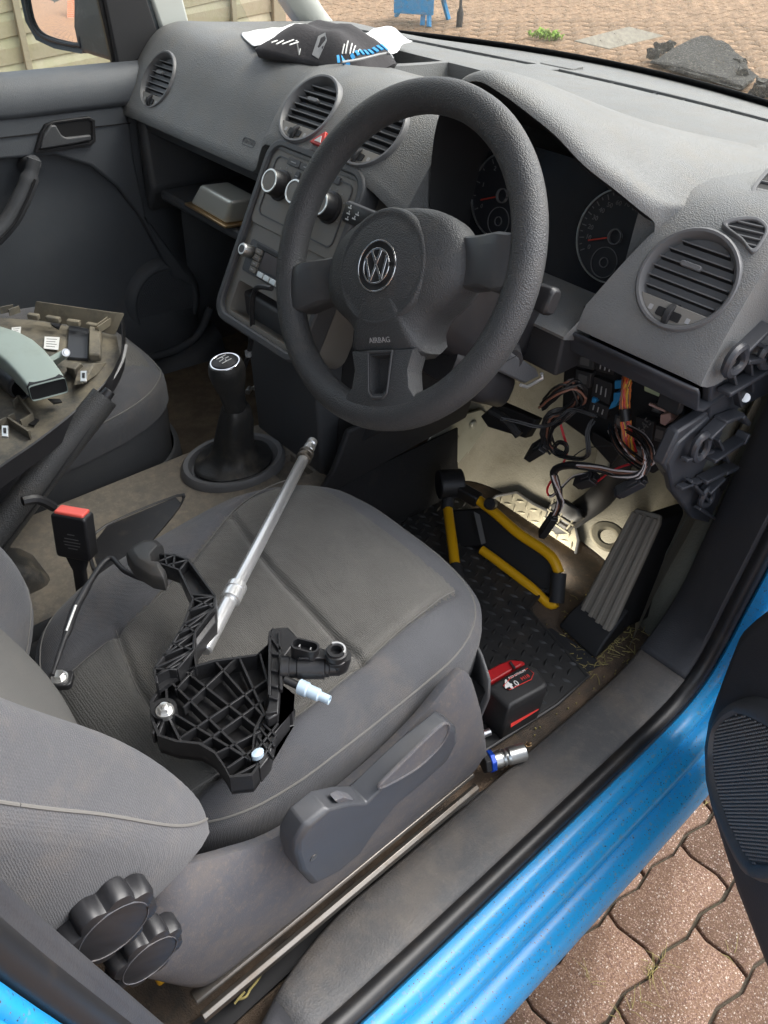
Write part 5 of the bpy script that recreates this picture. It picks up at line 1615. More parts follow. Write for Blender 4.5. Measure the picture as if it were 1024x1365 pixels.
b.build('seat_side_cover', M['trim'], ps, ang=180)
b = B(); b.rings([plan(1.0, .54), plan(1.035, .535), plan(1.045, .50), plan(1.045, .43)], True, False); b.build('seat_plinth', M['trim'], ps, ang=60)
PBK = Fr(Vector((-.365, -.52, .70)) + v_ * .315, (1, 0, 0), v_, (0, bc_, bs_))
cushion('backrest', ps, [M['bolster'], M['mesh']], PBK, .235, .345, 3.0, b_top, .045, [(1.004, -.03), (1.0, -.08), (.97, -.12)], None, lambda x, y, r: 1 if abs(x) < .12 else 0, 30, 120)

# ================================================================== CONSOLE, LEVERS, BUCKLE
con = thing('centre_console', 'sandy dirty centre console tray between the two seats', 'console', (.01, -.2, .43))
b = B()
b.rings([[(-.112, y, .43), (.140, y, .43), (.136, y, .572), (.128, y, .580), (-.102, y, .580), (-.110, y, .572)] for y in (-.60, -.3, .0, .118)])
cn = b.build('console_body', M['sand'], con, bevel=.004)
cb = B(); cq = [Vector(p) for p in [(0.027,-0.287,0.600),(-0.004,-0.244,0.600),(-0.002,-0.122,0.600),(0.018,-0.123,0.600),(0.055,-0.177,0.600),(0.101,-0.266,0.600),(0.092,-0.304,0.600)]]
cb.rings([[Vector((p.x, p.y, .53)) for p in cq], [Vector((p.x, p.y, .62)) for p in cq]])
cb2 = B(); cb2.rings([[(x, y, z) for x, y in ((.015, .045), (.085, .045), (.085, .105), (.015, .105))] for z in (.565, .60)])
cut(cn, [cb, cb2])
cqs = [Vector((p.x, p.y, 0)) for p in spline(cq, 3, True)]
cqc = sum(cqs, Vector()) / len(cqs)
b = B(); b.rings([[cqc + (p - cqc) * k + Vector((0, 0, z)) for p in cqs] for k, z in ((1.06, .5795), (1.05, .5822), (1.0, .5822), (.965, .578), (.90, .553), (.80, .541), (.5, .536), (.1, .535))], True, True)
b.build('tray_liner', M['smooth'], con, ang=70)
b = B(); b.grid([[(.1385 + d, y, z) for y in (-.2, .05, .118, .42)] for d, z in ((0, .575), (.01, .50), (.03, .43))]); b.build('tunnel_carpet', M['carpetd'], con, solid=.004)
b = B(); b.slab([(.137, .06, .574), (.137, .43, .60), (.16, .43, .72), (.15, .12, .70), (.137, .10, .62)], (.012, 0, 0)); b.build('side_panel', M['matt'], con, bevel=.004)
GO = Vector((-.022, .008, .580))
gfr = Fr(GO, (1, 0, 0), (0, 1, 0))
b = B(); b.lathe([(.094, -.004), (.093, .008), (.088, .014), (.080, .013), (.077, .008), (.074, .002)], gfr, 48, sx=.82, sy=1.05); b.build('gaiter_ring', M['ring'], con, ang=50)
gl = thing('gear_lever', 'black gear lever with a chrome ringed knob and creased gaiter in the console', 'gear lever', GO)
ga = (Vector((.0, -.008, .80)) - Vector((-.01, .016, .66))).normalized()
b = B()
rows = []
for k, (z, sx, sy, ox, oy, pw, fold) in enumerate([(.586, .064, .080, 0, 0, 2, .0), (.590, .061, .075, 0, 0, 2, .06), (.595, .050, .058, .001, -.001, 2.2, .14), (.602, .036, .041, .003, -.002, 3, .14), (.620, .029, .031, .005, .000, 4, .08), (.652, .027, .028, .007, .003, 4, .05), (.678, .025, .025, .009, .007, 4, .03), (.700, .022, .023, .010, .008, 3, .02), (.712, .018, .019, .010, .008, 2, 0)]):
    row = []
    for q in range(48):
        t = 2 * math.pi * q / 48
        c, s = math.cos(t), math.sin(t)
        ro_ = (abs(c) ** pw + abs(s) ** pw) ** (-1 / pw) * (1 + fold * math.sin(4 * t + k * .7) * .5 + fold * .35 * math.sin(7 * t + k))
        row.append(GO + Vector((ox + sx * ro_ * c, oy + sy * ro_ * s, z - GO.z)))
    rows.append(row)
b.rings(rows)
b.build('gaiter', M['leather'], gl, sub=1, ang=180)
kf = Fr(Vector((-.009, .013, .700)), Vector((1, 0, 0)), ga.cross(Vector((1, 0, 0))), ga)
b = B(); b.lathe([(.0175, 0), (.0185, .004), (.0185, .018), (.021, .040), (.0268, .066), (.0285, .080), (.027, .092), (.0245, .098), (.001, .099)], kf, 36, sy=1.08)
b.build('knob', M['leather'], gl, ang=60)
b = B(); arc_ring(b, Fr(kf.p(0, 0, .095), kf.u, kf.v, kf.w), .0212, .0248, 0, 360, 0, .0045); b.build('chrome_ring', M['badge'], gl, bevel=.001)
b = B(); b.lathe([(.0212, .097), (.0195, .1005), (.012, .103), (.001, .104)], kf, 32); kc = b.build('cap', M['smooth'], gl)
b = B()
for x in (-.009, -.001, .007): b.box(kf, (x, .0, .1036), (.0013, .018, .0006))
b.box(kf, (-.001, .0, .1036), (.0173, .0013, .0006))
b.build('shift_pattern', M['white'], kc)
hbk = thing('handbrake', 'worn grey handbrake lever with a black push button, beside the passenger seat', 'handbrake', (-.01, -.45, .58))
hp = [Vector((.03, -.56, .55)), Vector((.012, -.45, .618)), Vector((-.004, -.33, .705)), Vector((-.018, -.20, .796))]
b = B(); b.tube(hp, [.016, .017, .018, .0185, .0190, .0195, .0195, .0195, .019, .0185, .018, .0175], 18, smooth=4, flat=1.25); b.build('grip', M['gripgrey'], hbk, ang=60)
dv = (hp[3] - hp[2]).normalized()
b = B(); b.cyl(hp[3] - dv * .002, hp[3] + dv * .012, .0095, .0085, 18); b.build('button', M['smooth'], hbk, bevel=.001)
b = B(); b.tube([hp[1] + Vector((.021, 0, -.004)), hp[2] + Vector((.022, 0, -.006)), hp[3] + Vector((.018, -.02, -.012))], .0012, 6, smooth=4); b.build('grip_seam', M['black'], hbk)
b = B(); b.rings([[(x, y, z) for x, y in rrect(w_, h_, .02, 3, .02, -.47)] for z, w_, h_ in ((.575, .10, .22), (.60, .085, .19), (.64, .055, .10))]); b.build('lever_gaiter', M['leather'], hbk)

bk = thing('seat_belt_buckle', 'black seat belt buckle with a coral red release button beside the driver seat', 'belt buckle', (.13, -.36, .58))
bo = [Vector(p) for p in [(0.128,-0.349,0.754),(0.128,-0.299,0.730)]]
B0 = Vector([(0.130,-0.335,0.702)][0])
bu = Vector((.80, .60, 0)); bv = Vector((-.10, .13, 1)).normalized()
bfr = Fr(B0, bu, bv)
b = B(); b.rings([[bfr.p(x, y, h) for x, y in rrect(.050, .068, .005, 3)] for h in (-.012, .012)]); b.build('housing', M['smooth'], bk, bevel=.003, seg=3)
b = B(); b.rings([[bfr.p(x, y, h) for x, y in ((-.020, .026), (.020, .026), (.021, .0375), (-.021, .0375))] for h in (-.0105, .0095)]); b.build('release_button', M['redbtn'], bk, bevel=.0025, seg=3)
for k, (w_, y) in enumerate(((.010, .006), (.020, -.001), (.024, -.006), (.022, -.011), (.014, -.016))):
    b = B(); b.box(bfr, (.002, y, -.0123 if bfr.w.dot(Vector((.98 - .13, -.58 + .36, .7))) < 0 else .0123), (w_, .0012, .0003)); b.build('moulded_print', M['dim'], bk)
b = B(); b.rings([[bfr.p(x, y, h) for x, h in rrect(w_, t_, .003, 2)] for y, w_, t_ in ((-.033, .030, .018), (-.05, .022, .014), (-.058, .017, .012), (-.098, .017, .012))]); b.build('stalk', M['matt'], bk, bevel=.001)
b = B(); b.cyl(bfr.p(.004, -.100, -.014), bfr.p(.004, -.100, .014), .009, .009, 14); b.build('anchor_bolt', M['steel'], bk)
b = B(); b.tube([(0.060,-0.370,0.732),(0.060,-0.351,0.726),(0.060,-0.333,0.703)], .007, 8, smooth=3); b.build('cable_sleeve', M['smooth'], bk)

# ================================================================== PEDALS, MAT
acp = thing('accelerator_pedal', 'long black accelerator pedal with raised ribs standing on the floor', 'pedal', (.575, .31, .44))
a0, a1, a2, a3 = Vector((.543, .312, .462)), Vector((.612, .302, .462)), Vector((.583, .425, .638)), Vector((.530, .425, .622))
up_ = (a1 - a0).cross(a3 - a0).normalized()
if up_.z < 0: up_ = -up_
rr_ = []
for t, k in ((0, 1), (.3, 1), (.7, 1), (.93, .97), (1, .8)):
    l = a0.lerp(a3, t); r = a1.lerp(a2, t); m_ = (l + r) / 2
    rr_.append([m_ + (l - m_) * k, m_ + (r - m_) * k, m_ + (r - m_) * k - up_ * .012, m_ + (l - m_) * k - up_ * .012])
b = B(); b.rings(rr_); b.build('treadle', M['pedal'], acp, bevel=.003)
for k in range(4):
    u0 = .14 + .24 * k
    b = B(); b.bar(a0.lerp(a1, u0).lerp(a3.lerp(a2, u0), .03) + up_ * .002, a0.lerp(a1, u0).lerp(a3.lerp(a2, u0), .96) + up_ * .002, .0075, .006, up_); b.build('rib', M['pedal'], acp, bevel=.0015)
b = B(); b.hexa([a0 + Vector((-.012, -.03, -.03)), a1 + Vector((.005, -.03, -.03)), a1 + Vector((.0, .06, -.03)), a0 + Vector((-.01, .06, -.03)), a0 + Vector((-.008, -.012, -.002)), a1 + Vector((.004, -.012, -.002)), a1 + Vector((0, .05, .03)), a0 + Vector((0, .05, .03))]); b.build('pedal_base', M['black'], acp, bevel=.004)
b = B(); b.slab([a1 + Vector((-.004, .01, -.01)), a2 + Vector((-.006, .0, -.02)), a2 + Vector((.01, .09, -.03)), a1 + Vector((.015, .12, -.02))], (-.03, 0, 0)); b.build('pedal_body', M['black'], acp, bevel=.004)
ft = Vector([(0.477,0.485,0.486)][0])
b = B(); frame_ring(b, [(x * 1.1, y * .8) for x, y in circ(.034, 24)], [(x * 1.0, y * .8) for x, y in circ(.016, 24)], Fr(ft, (1, 0, 0), (0, .77, .64)), 0, .010); b.build('sleeper_plate', M['toefelt'], acp, bevel=.004)

bp = thing('brake_pedal', 'brake pedal with a checkered rubber pad hanging from a dark curved arm', 'pedal', (.42, .50, .62))
pq = [Vector(p) for p in [(0.354,0.460,0.500),(0.380,0.460,0.528),(0.417,0.460,0.527),(0.427,0.460,0.514),(0.399,0.460,0.456),(0.381,0.460,0.442),(0.350,0.460,0.463)]]
pn = Vector((0, -.86, .5))
b = B(); b.rings([[p - pn * .014 for p in pq], pq, [p.lerp(sum(pq, Vector()) / len(pq), .15) + pn * .006 for p in pq]]); b.build('pad', M['rubbermat'], bp, ang=60)
cpq = sum(pq, Vector()) / len(pq)
for k in range(3):
    b = B(); b.bar(cpq + Vector((-.028 + .028 * k, .008, .02)) + pn * .006, cpq + Vector((-.022 + .022 * k, -.008, -.018)) + pn * .006, .003, .005, pn); b.build('pad_rib', M['toefelt'], bp)
    b = B(); b.bar(cpq + Vector((-.030, 0.006 - .008 * k, .014 - .015 * k)) + pn * .006, cpq + Vector((.032, .006 - .008 * k, .014 - .015 * k)) + pn * .006, .003, .005, pn); b.build('pad_rib', M['toefelt'], bp)
ar = [Vector(p) for p in [(0.389,0.490,0.474),(0.435,0.490,0.553),(0.451,0.490,0.625),(0.446,0.490,0.685)]] + [Vector([(0.434,0.440,0.758)][0])]
b = B(); b.tube(ar, .016, 10, smooth=4, flat=1.5); b.build('arm', M['black'], bp)
b = B(); b.slab([(0.416,0.470,0.657),(0.443,0.470,0.681),(0.444,0.470,0.621),(0.420,0.470,0.600)], (0, .006, 0)); b.build('arm_plate', M['bracketmetal'], bp, bevel=.001)

fm = thing('floor_mat', 'black rubber floor mat with a diamond tread pattern in the driver footwell', 'floor mat', (.45, .2, .43))
mq = [Vector(p) for p in [(0.083,0.301,0.431),(0.141,0.416,0.431),(0.273,0.388,0.431),(0.457,0.357,0.431),(0.472,0.275,0.431),(0.632,0.234,0.431),(0.633,0.151,0.431),(0.617,-0.005,0.431),(0.556,-0.067,0.431),(0.230,0.131,0.431)]]
b = B(); b.slab(mq, (0, 0, .006)); b.build('mat_sheet', M['rubbermat'], fm, bevel=.002)
mq2 = [(p.x, p.y) for p in mq]
def loz(b, fr, x, y, ang, l=.0095, w_=.0034, h=.0032):
    c, s = math.cos(ang), math.sin(ang)
    P_ = lambda a, d, z: fr.p(x + a * c - d * s, y + a * s + d * c, z)
    v = [b.bm.verts.new(P_(*q)) for q in ((-l, 0, 0), (0, -w_, 0), (l, 0, 0), (0, w_, 0), (-l * .5, 0, h), (l * .5, 0, h))]
    for f in ((0, 1, 4), (1, 5, 4), (1, 2, 5), (2, 3, 5), (3, 4, 5), (3, 0, 4)): b.face([v[i] for i in f])
b = B()
fr = Fr((0, 0, .437), (.93, .36, 0), (-.36, .93, 0))
for i in range(-4, 36):
    for j in range(-26, 30):
        x, y = i * .0195, j * .0195
        p = fr.p(x, y)
        if inside(Vector((p.x, p.y, 0)), [((q[0] - .45) * .96 + .45, (q[1] - .25) * .96 + .25) for q in mq2]): loz(b, fr, x, y, 0 if (i + j) % 2 else R(90))
b.build('tread_pattern', M['rubbermat'], fm, kind='stuff')
b = B(); b.tube([Vector(p) + Vector((0, 0, .0)) for p in [(0.458,0.354,0.437),(0.475,0.269,0.437),(0.633,0.230,0.437),(0.635,0.148,0.437),(0.618,-0.008,0.437)]], .0032, 8); b.build('mat_edge', M['rubbermat'], fm)
tm = [Vector(p) for p in [(0.205,0.429,0.385),(0.218,0.477,0.425),(0.251,0.500,0.444),(0.296,0.499,0.443),(0.394,0.506,0.449),(0.419,0.488,0.434),(0.462,0.416,0.375),(0.423,0.416,0.374),(0.241,0.431,0.387)]]
tn = Vector((0, -.64, .77))
b = B(); b.slab(tm, tn * .004); b.build('toe_sheet', M['toefelt'], fm, bevel=.0015)
tf = Fr(sum(tm, Vector()) / len(tm) + tn * .004, (1, 0, 0), (0, .77, .64))
tl = [((p - tf.o).dot(tf.u), (p - tf.o).dot(tf.v)) for p in tm]
b = B()
for i in range(-9, 10):
    for j in range(-9, 10):
        x, y = i * .018, j * .018
        if inside(Vector((x, y, 0)), [(a * .93, c * .93) for a, c in tl]): loz(b, tf, x, y, R(25) + (0 if (i + j) % 2 else R(90)))
b.build('toe_tread', M['toefelt'], fm, kind='stuff')
b = B(); b.tube([p + tn * .004 for p in tm], .0036, 8, closed=True); b.build('toe_edge', M['rubbermat'], fm)
b = B(); b.slab([(0.514,0.249,0.428),(0.525,0.273,0.428),(0.605,0.282,0.428),(0.629,0.271,0.427),(0.623,0.239,0.428),(0.553,0.229,0.428)], (0, 0, .002)); hpd = b.build('heel_pad', M['matt'], van, bevel=.001)
b = B()
for k in range(230):
    px, py = random.choice([(.60, .30), (.62, .34), (.60, .24), (.57, .33)])
    q = Vector((px + random.gauss(0, .022), py + random.gauss(0, .03), .4255 + random.uniform(0, .003)))
    a = random.uniform(0, 6.28); l = random.uniform(.004, .022)
    e = q + Vector((math.cos(a) * l, math.sin(a) * l, random.uniform(0, .004)))
    if max(q.x, e.x) < .655: b.tube([q, q.lerp(e, .5) + Vector((random.uniform(-.002, .002), random.uniform(-.002, .002), .001)), e], random.uniform(.0004, .0009), 4)
for k in range(160):
    q = Vector((random.uniform(.36, .655), random.uniform(-.05, .42), .4265))
    b.lathe([(.0016, -.001), (.0013, .0010)], Fr(q, (1, 0, 0), (0, 1, 0)), 5, sx=random.uniform(.5, 1.3))
lt = b.build('floor_litter', M['straw'], kind='stuff')
lt['label'] = 'dry plant bits and grit scattered on the footwell carpet'
b = B()
lp_ = Vector([(0.659,0.047,0.452)][0])
for k in range(6):
    a = k * 1.05
    v = [b.bm.verts.new(lp_ + Vector((math.cos(a) * .006 * random.uniform(.5, 1), math.sin(a) * .006, random.uniform(0, .005)))), b.bm.verts.new(lp_), b.bm.verts.new(lp_ + Vector((math.cos(a + .8) * .005, math.sin(a + .8) * .006, random.uniform(.001, .006))))]
    b.face(v)
tag(b.build('dry_leaf', M['brass'], solid=.0005), 'tiny curled dry leaf lying on the sill tread by the chrome socket', 'leaf')
b = B(); kn_ = [Vector(p) for p in [(0.665,-0.454,0.452),(0.664,-0.446,0.452),(0.662,-0.439,0.452),(0.664,-0.448,0.452),(0.668,-0.441,0.452),(0.664,-0.433,0.452),(0.662,-0.423,0.452),(0.659,-0.413,0.452),(0.655,-0.408,0.452),(0.650,-0.411,0.452),(0.653,-0.417,0.452),(0.659,-0.419,0.452)]]
b.tube([p + Vector((0, 0, .002 * math.sin(k * 2))) for k, p in enumerate(kn_)], .0014, 6, smooth=4)
tag(b.build('grass_knot', M['straw']), 'knotted yellow stem of dry grass lying beside the seat rail', 'grass stem')

# ================================================================== WORK LAMP
wl = thing('work_lamp', 'folding work lamp with a yellow tube frame, lit and facing away in the footwell', 'work lamp', (.38, .28, .437))
Lp = [Vector(p) for p in [(0.262,0.340,0.522),(0.317,0.344,0.513),(0.375,0.346,0.501),(0.424,0.352,0.496),(0.452,0.352,0.490),(0.473,0.346,0.476)]]
Lb = [Vector(p) for p in [(0.496,0.322,0.436),(0.486,0.315,0.429),(0.441,0.314,0.439),(0.374,0.308,0.449),(0.330,0.304,0.454)]]
b = B(); b.tube(Lp, .0095, 14, smooth=4); b.build('frame_tube', M['yellow'], wl)
b = B(); b.tube(Lb, .0085, 14, smooth=4); b.build('frame_tube', M['yellow'], wl)
b = B(); b.tube([Lp[-1] + Vector((0, 0, .0)), Lp[-1].lerp(Lb[0], .5), Lb[0]], .0135, 14); b.build('foam_sleeve', M['matt'], wl)
h1, h2 = Vector([(0.212,0.331,0.523)][0]), Vector([(0.259,0.339,0.521)][0])
b = B(); b.cyl(h1 + Vector((-.012, -.02, 0)), h1 + Vector((.012, .02, 0)), .028, .028, 20); b.build('hinge', M['smooth'], wl, bevel=.003)
b = B(); b.bar(h1, Lp[0] + (Lp[1] - Lp[0]) * .3, .024, .024); b.build('hinge_arm', M['smooth'], wl, bevel=.004)
s0, s1, s2 = Vector([(0.231,0.310,0.489)][0]), Vector([(0.342,0.220,0.470)][0]), Vector((.44, .14, .447))
b = B(); b.tube([s0, s1], .0095, 14); b.build('stand_tube', M['yellow'], wl)
b = B(); b.tube([h1, s0 + (s0 - h1) * .1], .012, 12); b.build('stand_sleeve', M['matt'], wl)
b = B(); b.tube([s1, s2], .013, 14); b.build('stand_sleeve', M['matt'], wl)
b = B(); b.slab([p for p in [(0.231,0.318,0.478),(0.299,0.354,0.511),(0.452,0.357,0.476),(0.485,0.329,0.429),(0.320,0.312,0.448),(0.276,0.290,0.429)]], Vector((.15, -.8, .58)) * -.028); b.build('lamp_head', M['black'], wl, bevel=.004)
kq = Vector([(0.308,0.340,0.530)][0])
ln = Vector((.15, -.8, .58)).normalized()
b = B(); b.lathe([(.011 , -.004), (.0115, .010), (.009, .013), (.001, .013)], Fr(kq, Vector((1, 0, -.26)), ln.cross(Vector((1, 0, -.26)))), 16); b.build('clamp_knob', M['smooth'], wl)
b = B(); b.slab([(0.289,0.317,0.512),(0.302,0.319,0.512),(0.339,0.302,0.478),(0.333,0.297,0.473)], ln * .001); b.build('rating_plate', M['dim'], wl)
lq = [Vector(p) for p in [(0.301,0.368,0.479),(0.440,0.373,0.450),(0.464,0.352,0.416),(0.335,0.340,0.433)]]
b = B(); b.slab(lq, -ln * .002); b.build('led_lens', lamp_m, wl)
ld = bpy.data.lights.new('work_lamp_light', 'AREA')
ld.shape = 'RECTANGLE'
ld.size = .13; ld.size_y = .06
ld.energy = .42
ld.color = (1, .94, .82)
lo = bpy.data.objects.new('work_lamp_light', ld)
COL.objects.link(lo)
lc = sum(lq, Vector()) / 4 - ln * .006
lo.parent = wl
lo.location = lc - wl.location
lo.rotation_euler = (-ln).to_track_quat('-Z', 'Y').to_euler()

# ================================================================== TOOLS ON THE SILL SIDE
ct = thing('cordless_tool', 'red cordless power tool with a black battery pack lying on the rubber mat', 'power tool', (.58, .08, .437))
tp = [Vector(p) for p in [(0.578,0.035,0.512),(0.585,0.113,0.512),(0.602,0.120,0.512),(0.630,0.110,0.512),(0.633,0.101,0.512),(0.623,0.033,0.512)]]
b = B()
ctr = sum(tp, Vector()) / len(tp)
b.rings([[Vector((p.x, p.y, .440)) for p in tp], [Vector((p.x, p.y, .50)) for p in [q + (q - ctr) * .04 for q in tp]], tp, [q.lerp(ctr, .12) + Vector((0, 0, .004)) for q in tp]])
bt = b.build('battery_pack', M['toolblk'], ct, bevel=.004, seg=3)
lb = [Vector(p) for p in [(0.594,0.053,0.518),(0.591,0.073,0.518),(0.595,0.106,0.517),(0.607,0.105,0.518),(0.612,0.093,0.518),(0.604,0.054,0.518)]]
b = B(); b.slab(lb, (0, 0, .0008)); b.build('battery_label', M['black'], bt)
b = B(); b.tube([p + Vector((0, 0, .0010)) for p in lb], .0006, 5, closed=True); b.build('label_edge', M['red'], bt)
la = Vector([(0.598,0.060,0.519)][0]); lbx = Vector([(0.604,0.094,0.519)][0])
tf_ = Fr(la, lbx - la, Vector((0, 0, 1)).cross(lbx - la))
text('label_text', '4', .024, Fr(tf_.p(-.001, .0), tf_.u, tf_.v), M['white'], bt, .0002, bold=.0008)
text('label_text', '.0', .014, Fr(tf_.p(.0105, -.003), tf_.u, tf_.v), M['white'], bt, .0002)
text('label_text', 'RED LITHIUM', .0052, Fr(tf_.p(.023, .0095), tf_.u, tf_.v), M['white'], bt, .0002)
text('label_text', 'M18', .0085, Fr(tf_.p(.030, -.001), tf_.u, tf_.v), M['red'], bt, .0002)
b = B(); b.slab([(0.624,0.046,0.472),(0.630,0.101,0.472),(0.628,0.107,0.472),(0.621,0.051,0.472)], (.004, -.004, -.006)); b.build('battery_stripe', M['red'], bt)
b = B(); b.hexa([Vector(p) for p in [(0.572,0.054,0.500),(0.598,0.046,0.500),(0.596,0.040,0.500),(0.573,0.048,0.500)]] + [Vector(p) for p in [(0.576,0.047,0.510),(0.602,0.039,0.510),(0.601,0.034,0.510),(0.577,0.041,0.510)]]); b.build('battery_latch', M['smooth'], bt, bevel=.001)
rdp = [Vector(p) for p in [(0.549,0.032,0.500),(0.547,0.049,0.500),(0.552,0.064,0.500),(0.556,0.091,0.500),(0.562,0.113,0.500),(0.576,0.126,0.500),(0.581,0.120,0.500),(0.577,0.087,0.500),(0.573,0.048,0.500),(0.584,0.015,0.500)]]
b = B(); cr_ = sum(rdp, Vector()) / len(rdp)
b.rings([[Vector((p.x, p.y, .445)) for p in rdp], rdp, [p.lerp(cr_, .16) + Vector((0, 0, .006)) for p in rdp]])
b.build('tool_foot', M['toolred'], ct, bevel=.002)
b = B(); b.hexa([Vector(p) for p in [(0.562,0.106,0.502),(0.563,0.109,0.502),(0.577,0.105,0.502),(0.577,0.101,0.502)]] + [Vector(p) for p in [(0.566,0.100,0.509),(0.566,0.104,0.509),(0.580,0.099,0.509),(0.580,0.095,0.509)]]); b.build('foot_strap', M['toolblk'], ct)
b = B(); b.tube([Vector(p) for p in [(0.553,0.056,0.475),(0.502,0.073,0.475),(0.456,0.090,0.475)]], .021, 12, smooth=4, flat=1.2); b.build('tool_handle', M['toolblk'], ct)
b = B(); b.cyl([(0.494,0.086,0.490)][0], [(0.473,0.074,0.470)][0], .022, .022, 16); b.build('tool_body', M['toolred'], ct)
b = B(); b.cyl([(0.601,0.013,0.445)][0], [(0.606,0.026,0.447)][0], .0055, .0055, 14); b.build('bit_shank', M['chrome'], ct)

b = B()
S0 = Vector([(0.638,-0.036,0.462)][0]); S1 = Vector([(0.666,0.029,0.462)][0])
sd_ = (S1 - S0).normalized()
Lg = (S1 - S0).length
sk = thing('impact_socket', 'chrome deep socket with a blue collar lying by the end of the seat rail', 'socket', S0)
sf_ = Fr(S0, sd_.cross(Vector((0, 0, 1))), Vector((0, 0, 1)), sd_)
b.lathe([(.0075, Lg * .30), (.012, Lg * .31), (.0125, Lg * .46), (.0105, Lg * .50), (.0125, Lg * .54), (.0105, Lg * .60), (.0125, Lg * .64), (.0128, Lg * .98), (.0115, Lg), (.008, Lg), (.0078, Lg * .8)], sf_, 28)
b.build('socket_body', M['satin'], sk, ang=30)
b = B(); b.lathe([(.010, Lg * .08), (.0155, Lg * .09), (.0155, Lg * .20), (.013, Lg * .21)], sf_, 6); b.build('drive_block', M['black'], sk, bevel=.001)
b = B(); b.lathe([(.0135, Lg * .205), (.0158, Lg * .21), (.0158, Lg * .31), (.013, Lg * .315)], sf_, 8); b.build('blue_collar', M['bluecol'], sk, bevel=.001)

# ================================================================== THINGS ON THE DRIVER SEAT
cb_pts = [Vector(p) for p in [(0.208,0.010,0.752),(0.399,-0.261,0.752),(0.450,-0.326,0.752)]]
e0, e1, e2 = cb_pts
e0.z = .752; e1.z = .752; e2.z = .748
bb = thing('extension_bar', 'long chrome extension bar lying across the driver seat', 'extension bar', e2)
dr = (e2 - e0).normalized()
ef_ = Fr(e0, dr.cross(Vector((0, 0, 1))), dr.cross(dr.cross(Vector((0, 0, 1)))), dr)
Lt = (e2 - e0).length
Lc = (e1 - e0).length
b = B(); b.lathe([(.0072, .03), (.0080, .032), (.0080, Lc), (.0080, Lc + .02)], ef_, 28); b.build('shaft', M['chrome'], bb, ang=30)
b = B(); b.lathe([(.0060, .0), (.0075, .001), (.0075, .009), (.0055, .011), (.0055, .014), (.0085, .016), (.0085, .026), (.0070, .028)], ef_, 24); b.build('drive_square', M['chrome'], bb, ang=25)
b = B(); b.lathe([(.0095, .030), (.0112, .031), (.0112, .036), (.0095, .037), (.0095, .040), (.0112, .041), (.0112, .048), (.009, .049)], ef_, 28); b.build('knurled_collar', M['steel'], bb, ang=25)
b = B(); b.lathe([(.010, Lc - .020), (.0122, Lc - .018), (.0122, Lc - .010), (.0112, Lc - .009), (.0112, Lc - .006), (.0122, Lc - .005), (.0122, Lc + .006), (.0105, Lc + .007)], ef_, 32); b.build('socket_collar', M['chrome'], bb, ang=25)
b = B(); b.lathe([(.0085, Lc + .006), (.0088, Lc + .008), (.0088, Lt), (.007, Lt + .002), (.001, Lt + .002)], ef_, 28); b.build('handle_end', M['chrome'], bb, ang=30)

pa = thing('pedal_bracket', 'removed black clutch pedal and ribbed bracket lying on the driver seat', 'pedal assembly', (.55, -.33, .735))
def ribs(px_pairs, w_=.0026, h=.016, z=0):
    for p, q in px_pairs:
        p = Vector(p); q = Vector(q)
        b = B(); b.bar(p + Vector((0, 0, z - h / 2)), q + Vector((0, 0, z - h / 2)), w_, h); b.build('rib', M['bracket'], pa, bevel=.0004, seg=1)
outl = [Vector(p) for p in [(0.487,-0.409,0.765),(0.471,-0.384,0.765),(0.472,-0.363,0.765),(0.482,-0.332,0.765),(0.504,-0.293,0.765),(0.500,-0.275,0.765),(0.486,-0.264,0.765),(0.484,-0.258,0.765),(0.501,-0.263,0.765),(0.517,-0.277,0.765),(0.556,-0.304,0.765),(0.573,-0.318,0.765),(0.574,-0.334,0.765),(0.583,-0.349,0.765),(0.604,-0.367,0.765),(0.617,-0.369,0.765),(0.621,-0.379,0.765),(0.610,-0.396,0.765),(0.598,-0.394,0.765),(0.579,-0.393,0.765),(0.561,-0.399,0.765),(0.545,-0.414,0.765),(0.528,-0.424,0.765),(0.505,-0.419,0.765)]]
b = B(); b.slab([p + Vector((0, 0, -.026)) for p in outl], (0, 0, .004)); b.build('web_plate', M['bracket'], pa)
b = B()
n_ = len(outl); co_ = sum(outl, Vector()) / n_
inn = [p + (co_ - p).normalized() * .003 for p in outl]
b.rings([[p + Vector((0, 0, -.028)) for p in outl], [p for p in outl], [p for p in inn], [p + Vector((0, 0, -.024)) for p in inn]], True, False, True)
b.build('outer_wall', M['bracket'], pa, bevel=.0005, seg=1)
def pairs(l): return list(zip(l[0::2], l[1::2]))
ribs(pairs([(0.469,-0.382,0.764),(0.606,-0.370,0.764),(0.473,-0.363,0.764),(0.581,-0.345,0.764),(0.484,-0.332,0.764),(0.572,-0.333,0.764),(0.493,-0.309,0.764),(0.573,-0.331,0.764),(0.516,-0.398,0.764),(0.603,-0.371,0.764),(0.505,-0.290,0.764),(0.557,-0.312,0.764),(0.527,-0.423,0.764),(0.511,-0.406,0.764),(0.506,-0.403,0.764),(0.548,-0.410,0.764),(0.506,-0.403,0.764),(0.522,-0.426,0.764),(0.506,-0.403,0.764),(0.487,-0.408,0.764)]))
ribs(pairs([(0.504,-0.400,0.764),(0.471,-0.383,0.764),(0.490,-0.383,0.764),(0.477,-0.349,0.764),(0.514,-0.388,0.764),(0.494,-0.312,0.764),(0.543,-0.409,0.764),(0.538,-0.304,0.764),(0.562,-0.397,0.764),(0.557,-0.322,0.764),(0.579,-0.392,0.764),(0.585,-0.345,0.764),(0.599,-0.392,0.764),(0.598,-0.359,0.764),(0.610,-0.393,0.764),(0.613,-0.367,0.764)]), .0024, .013)
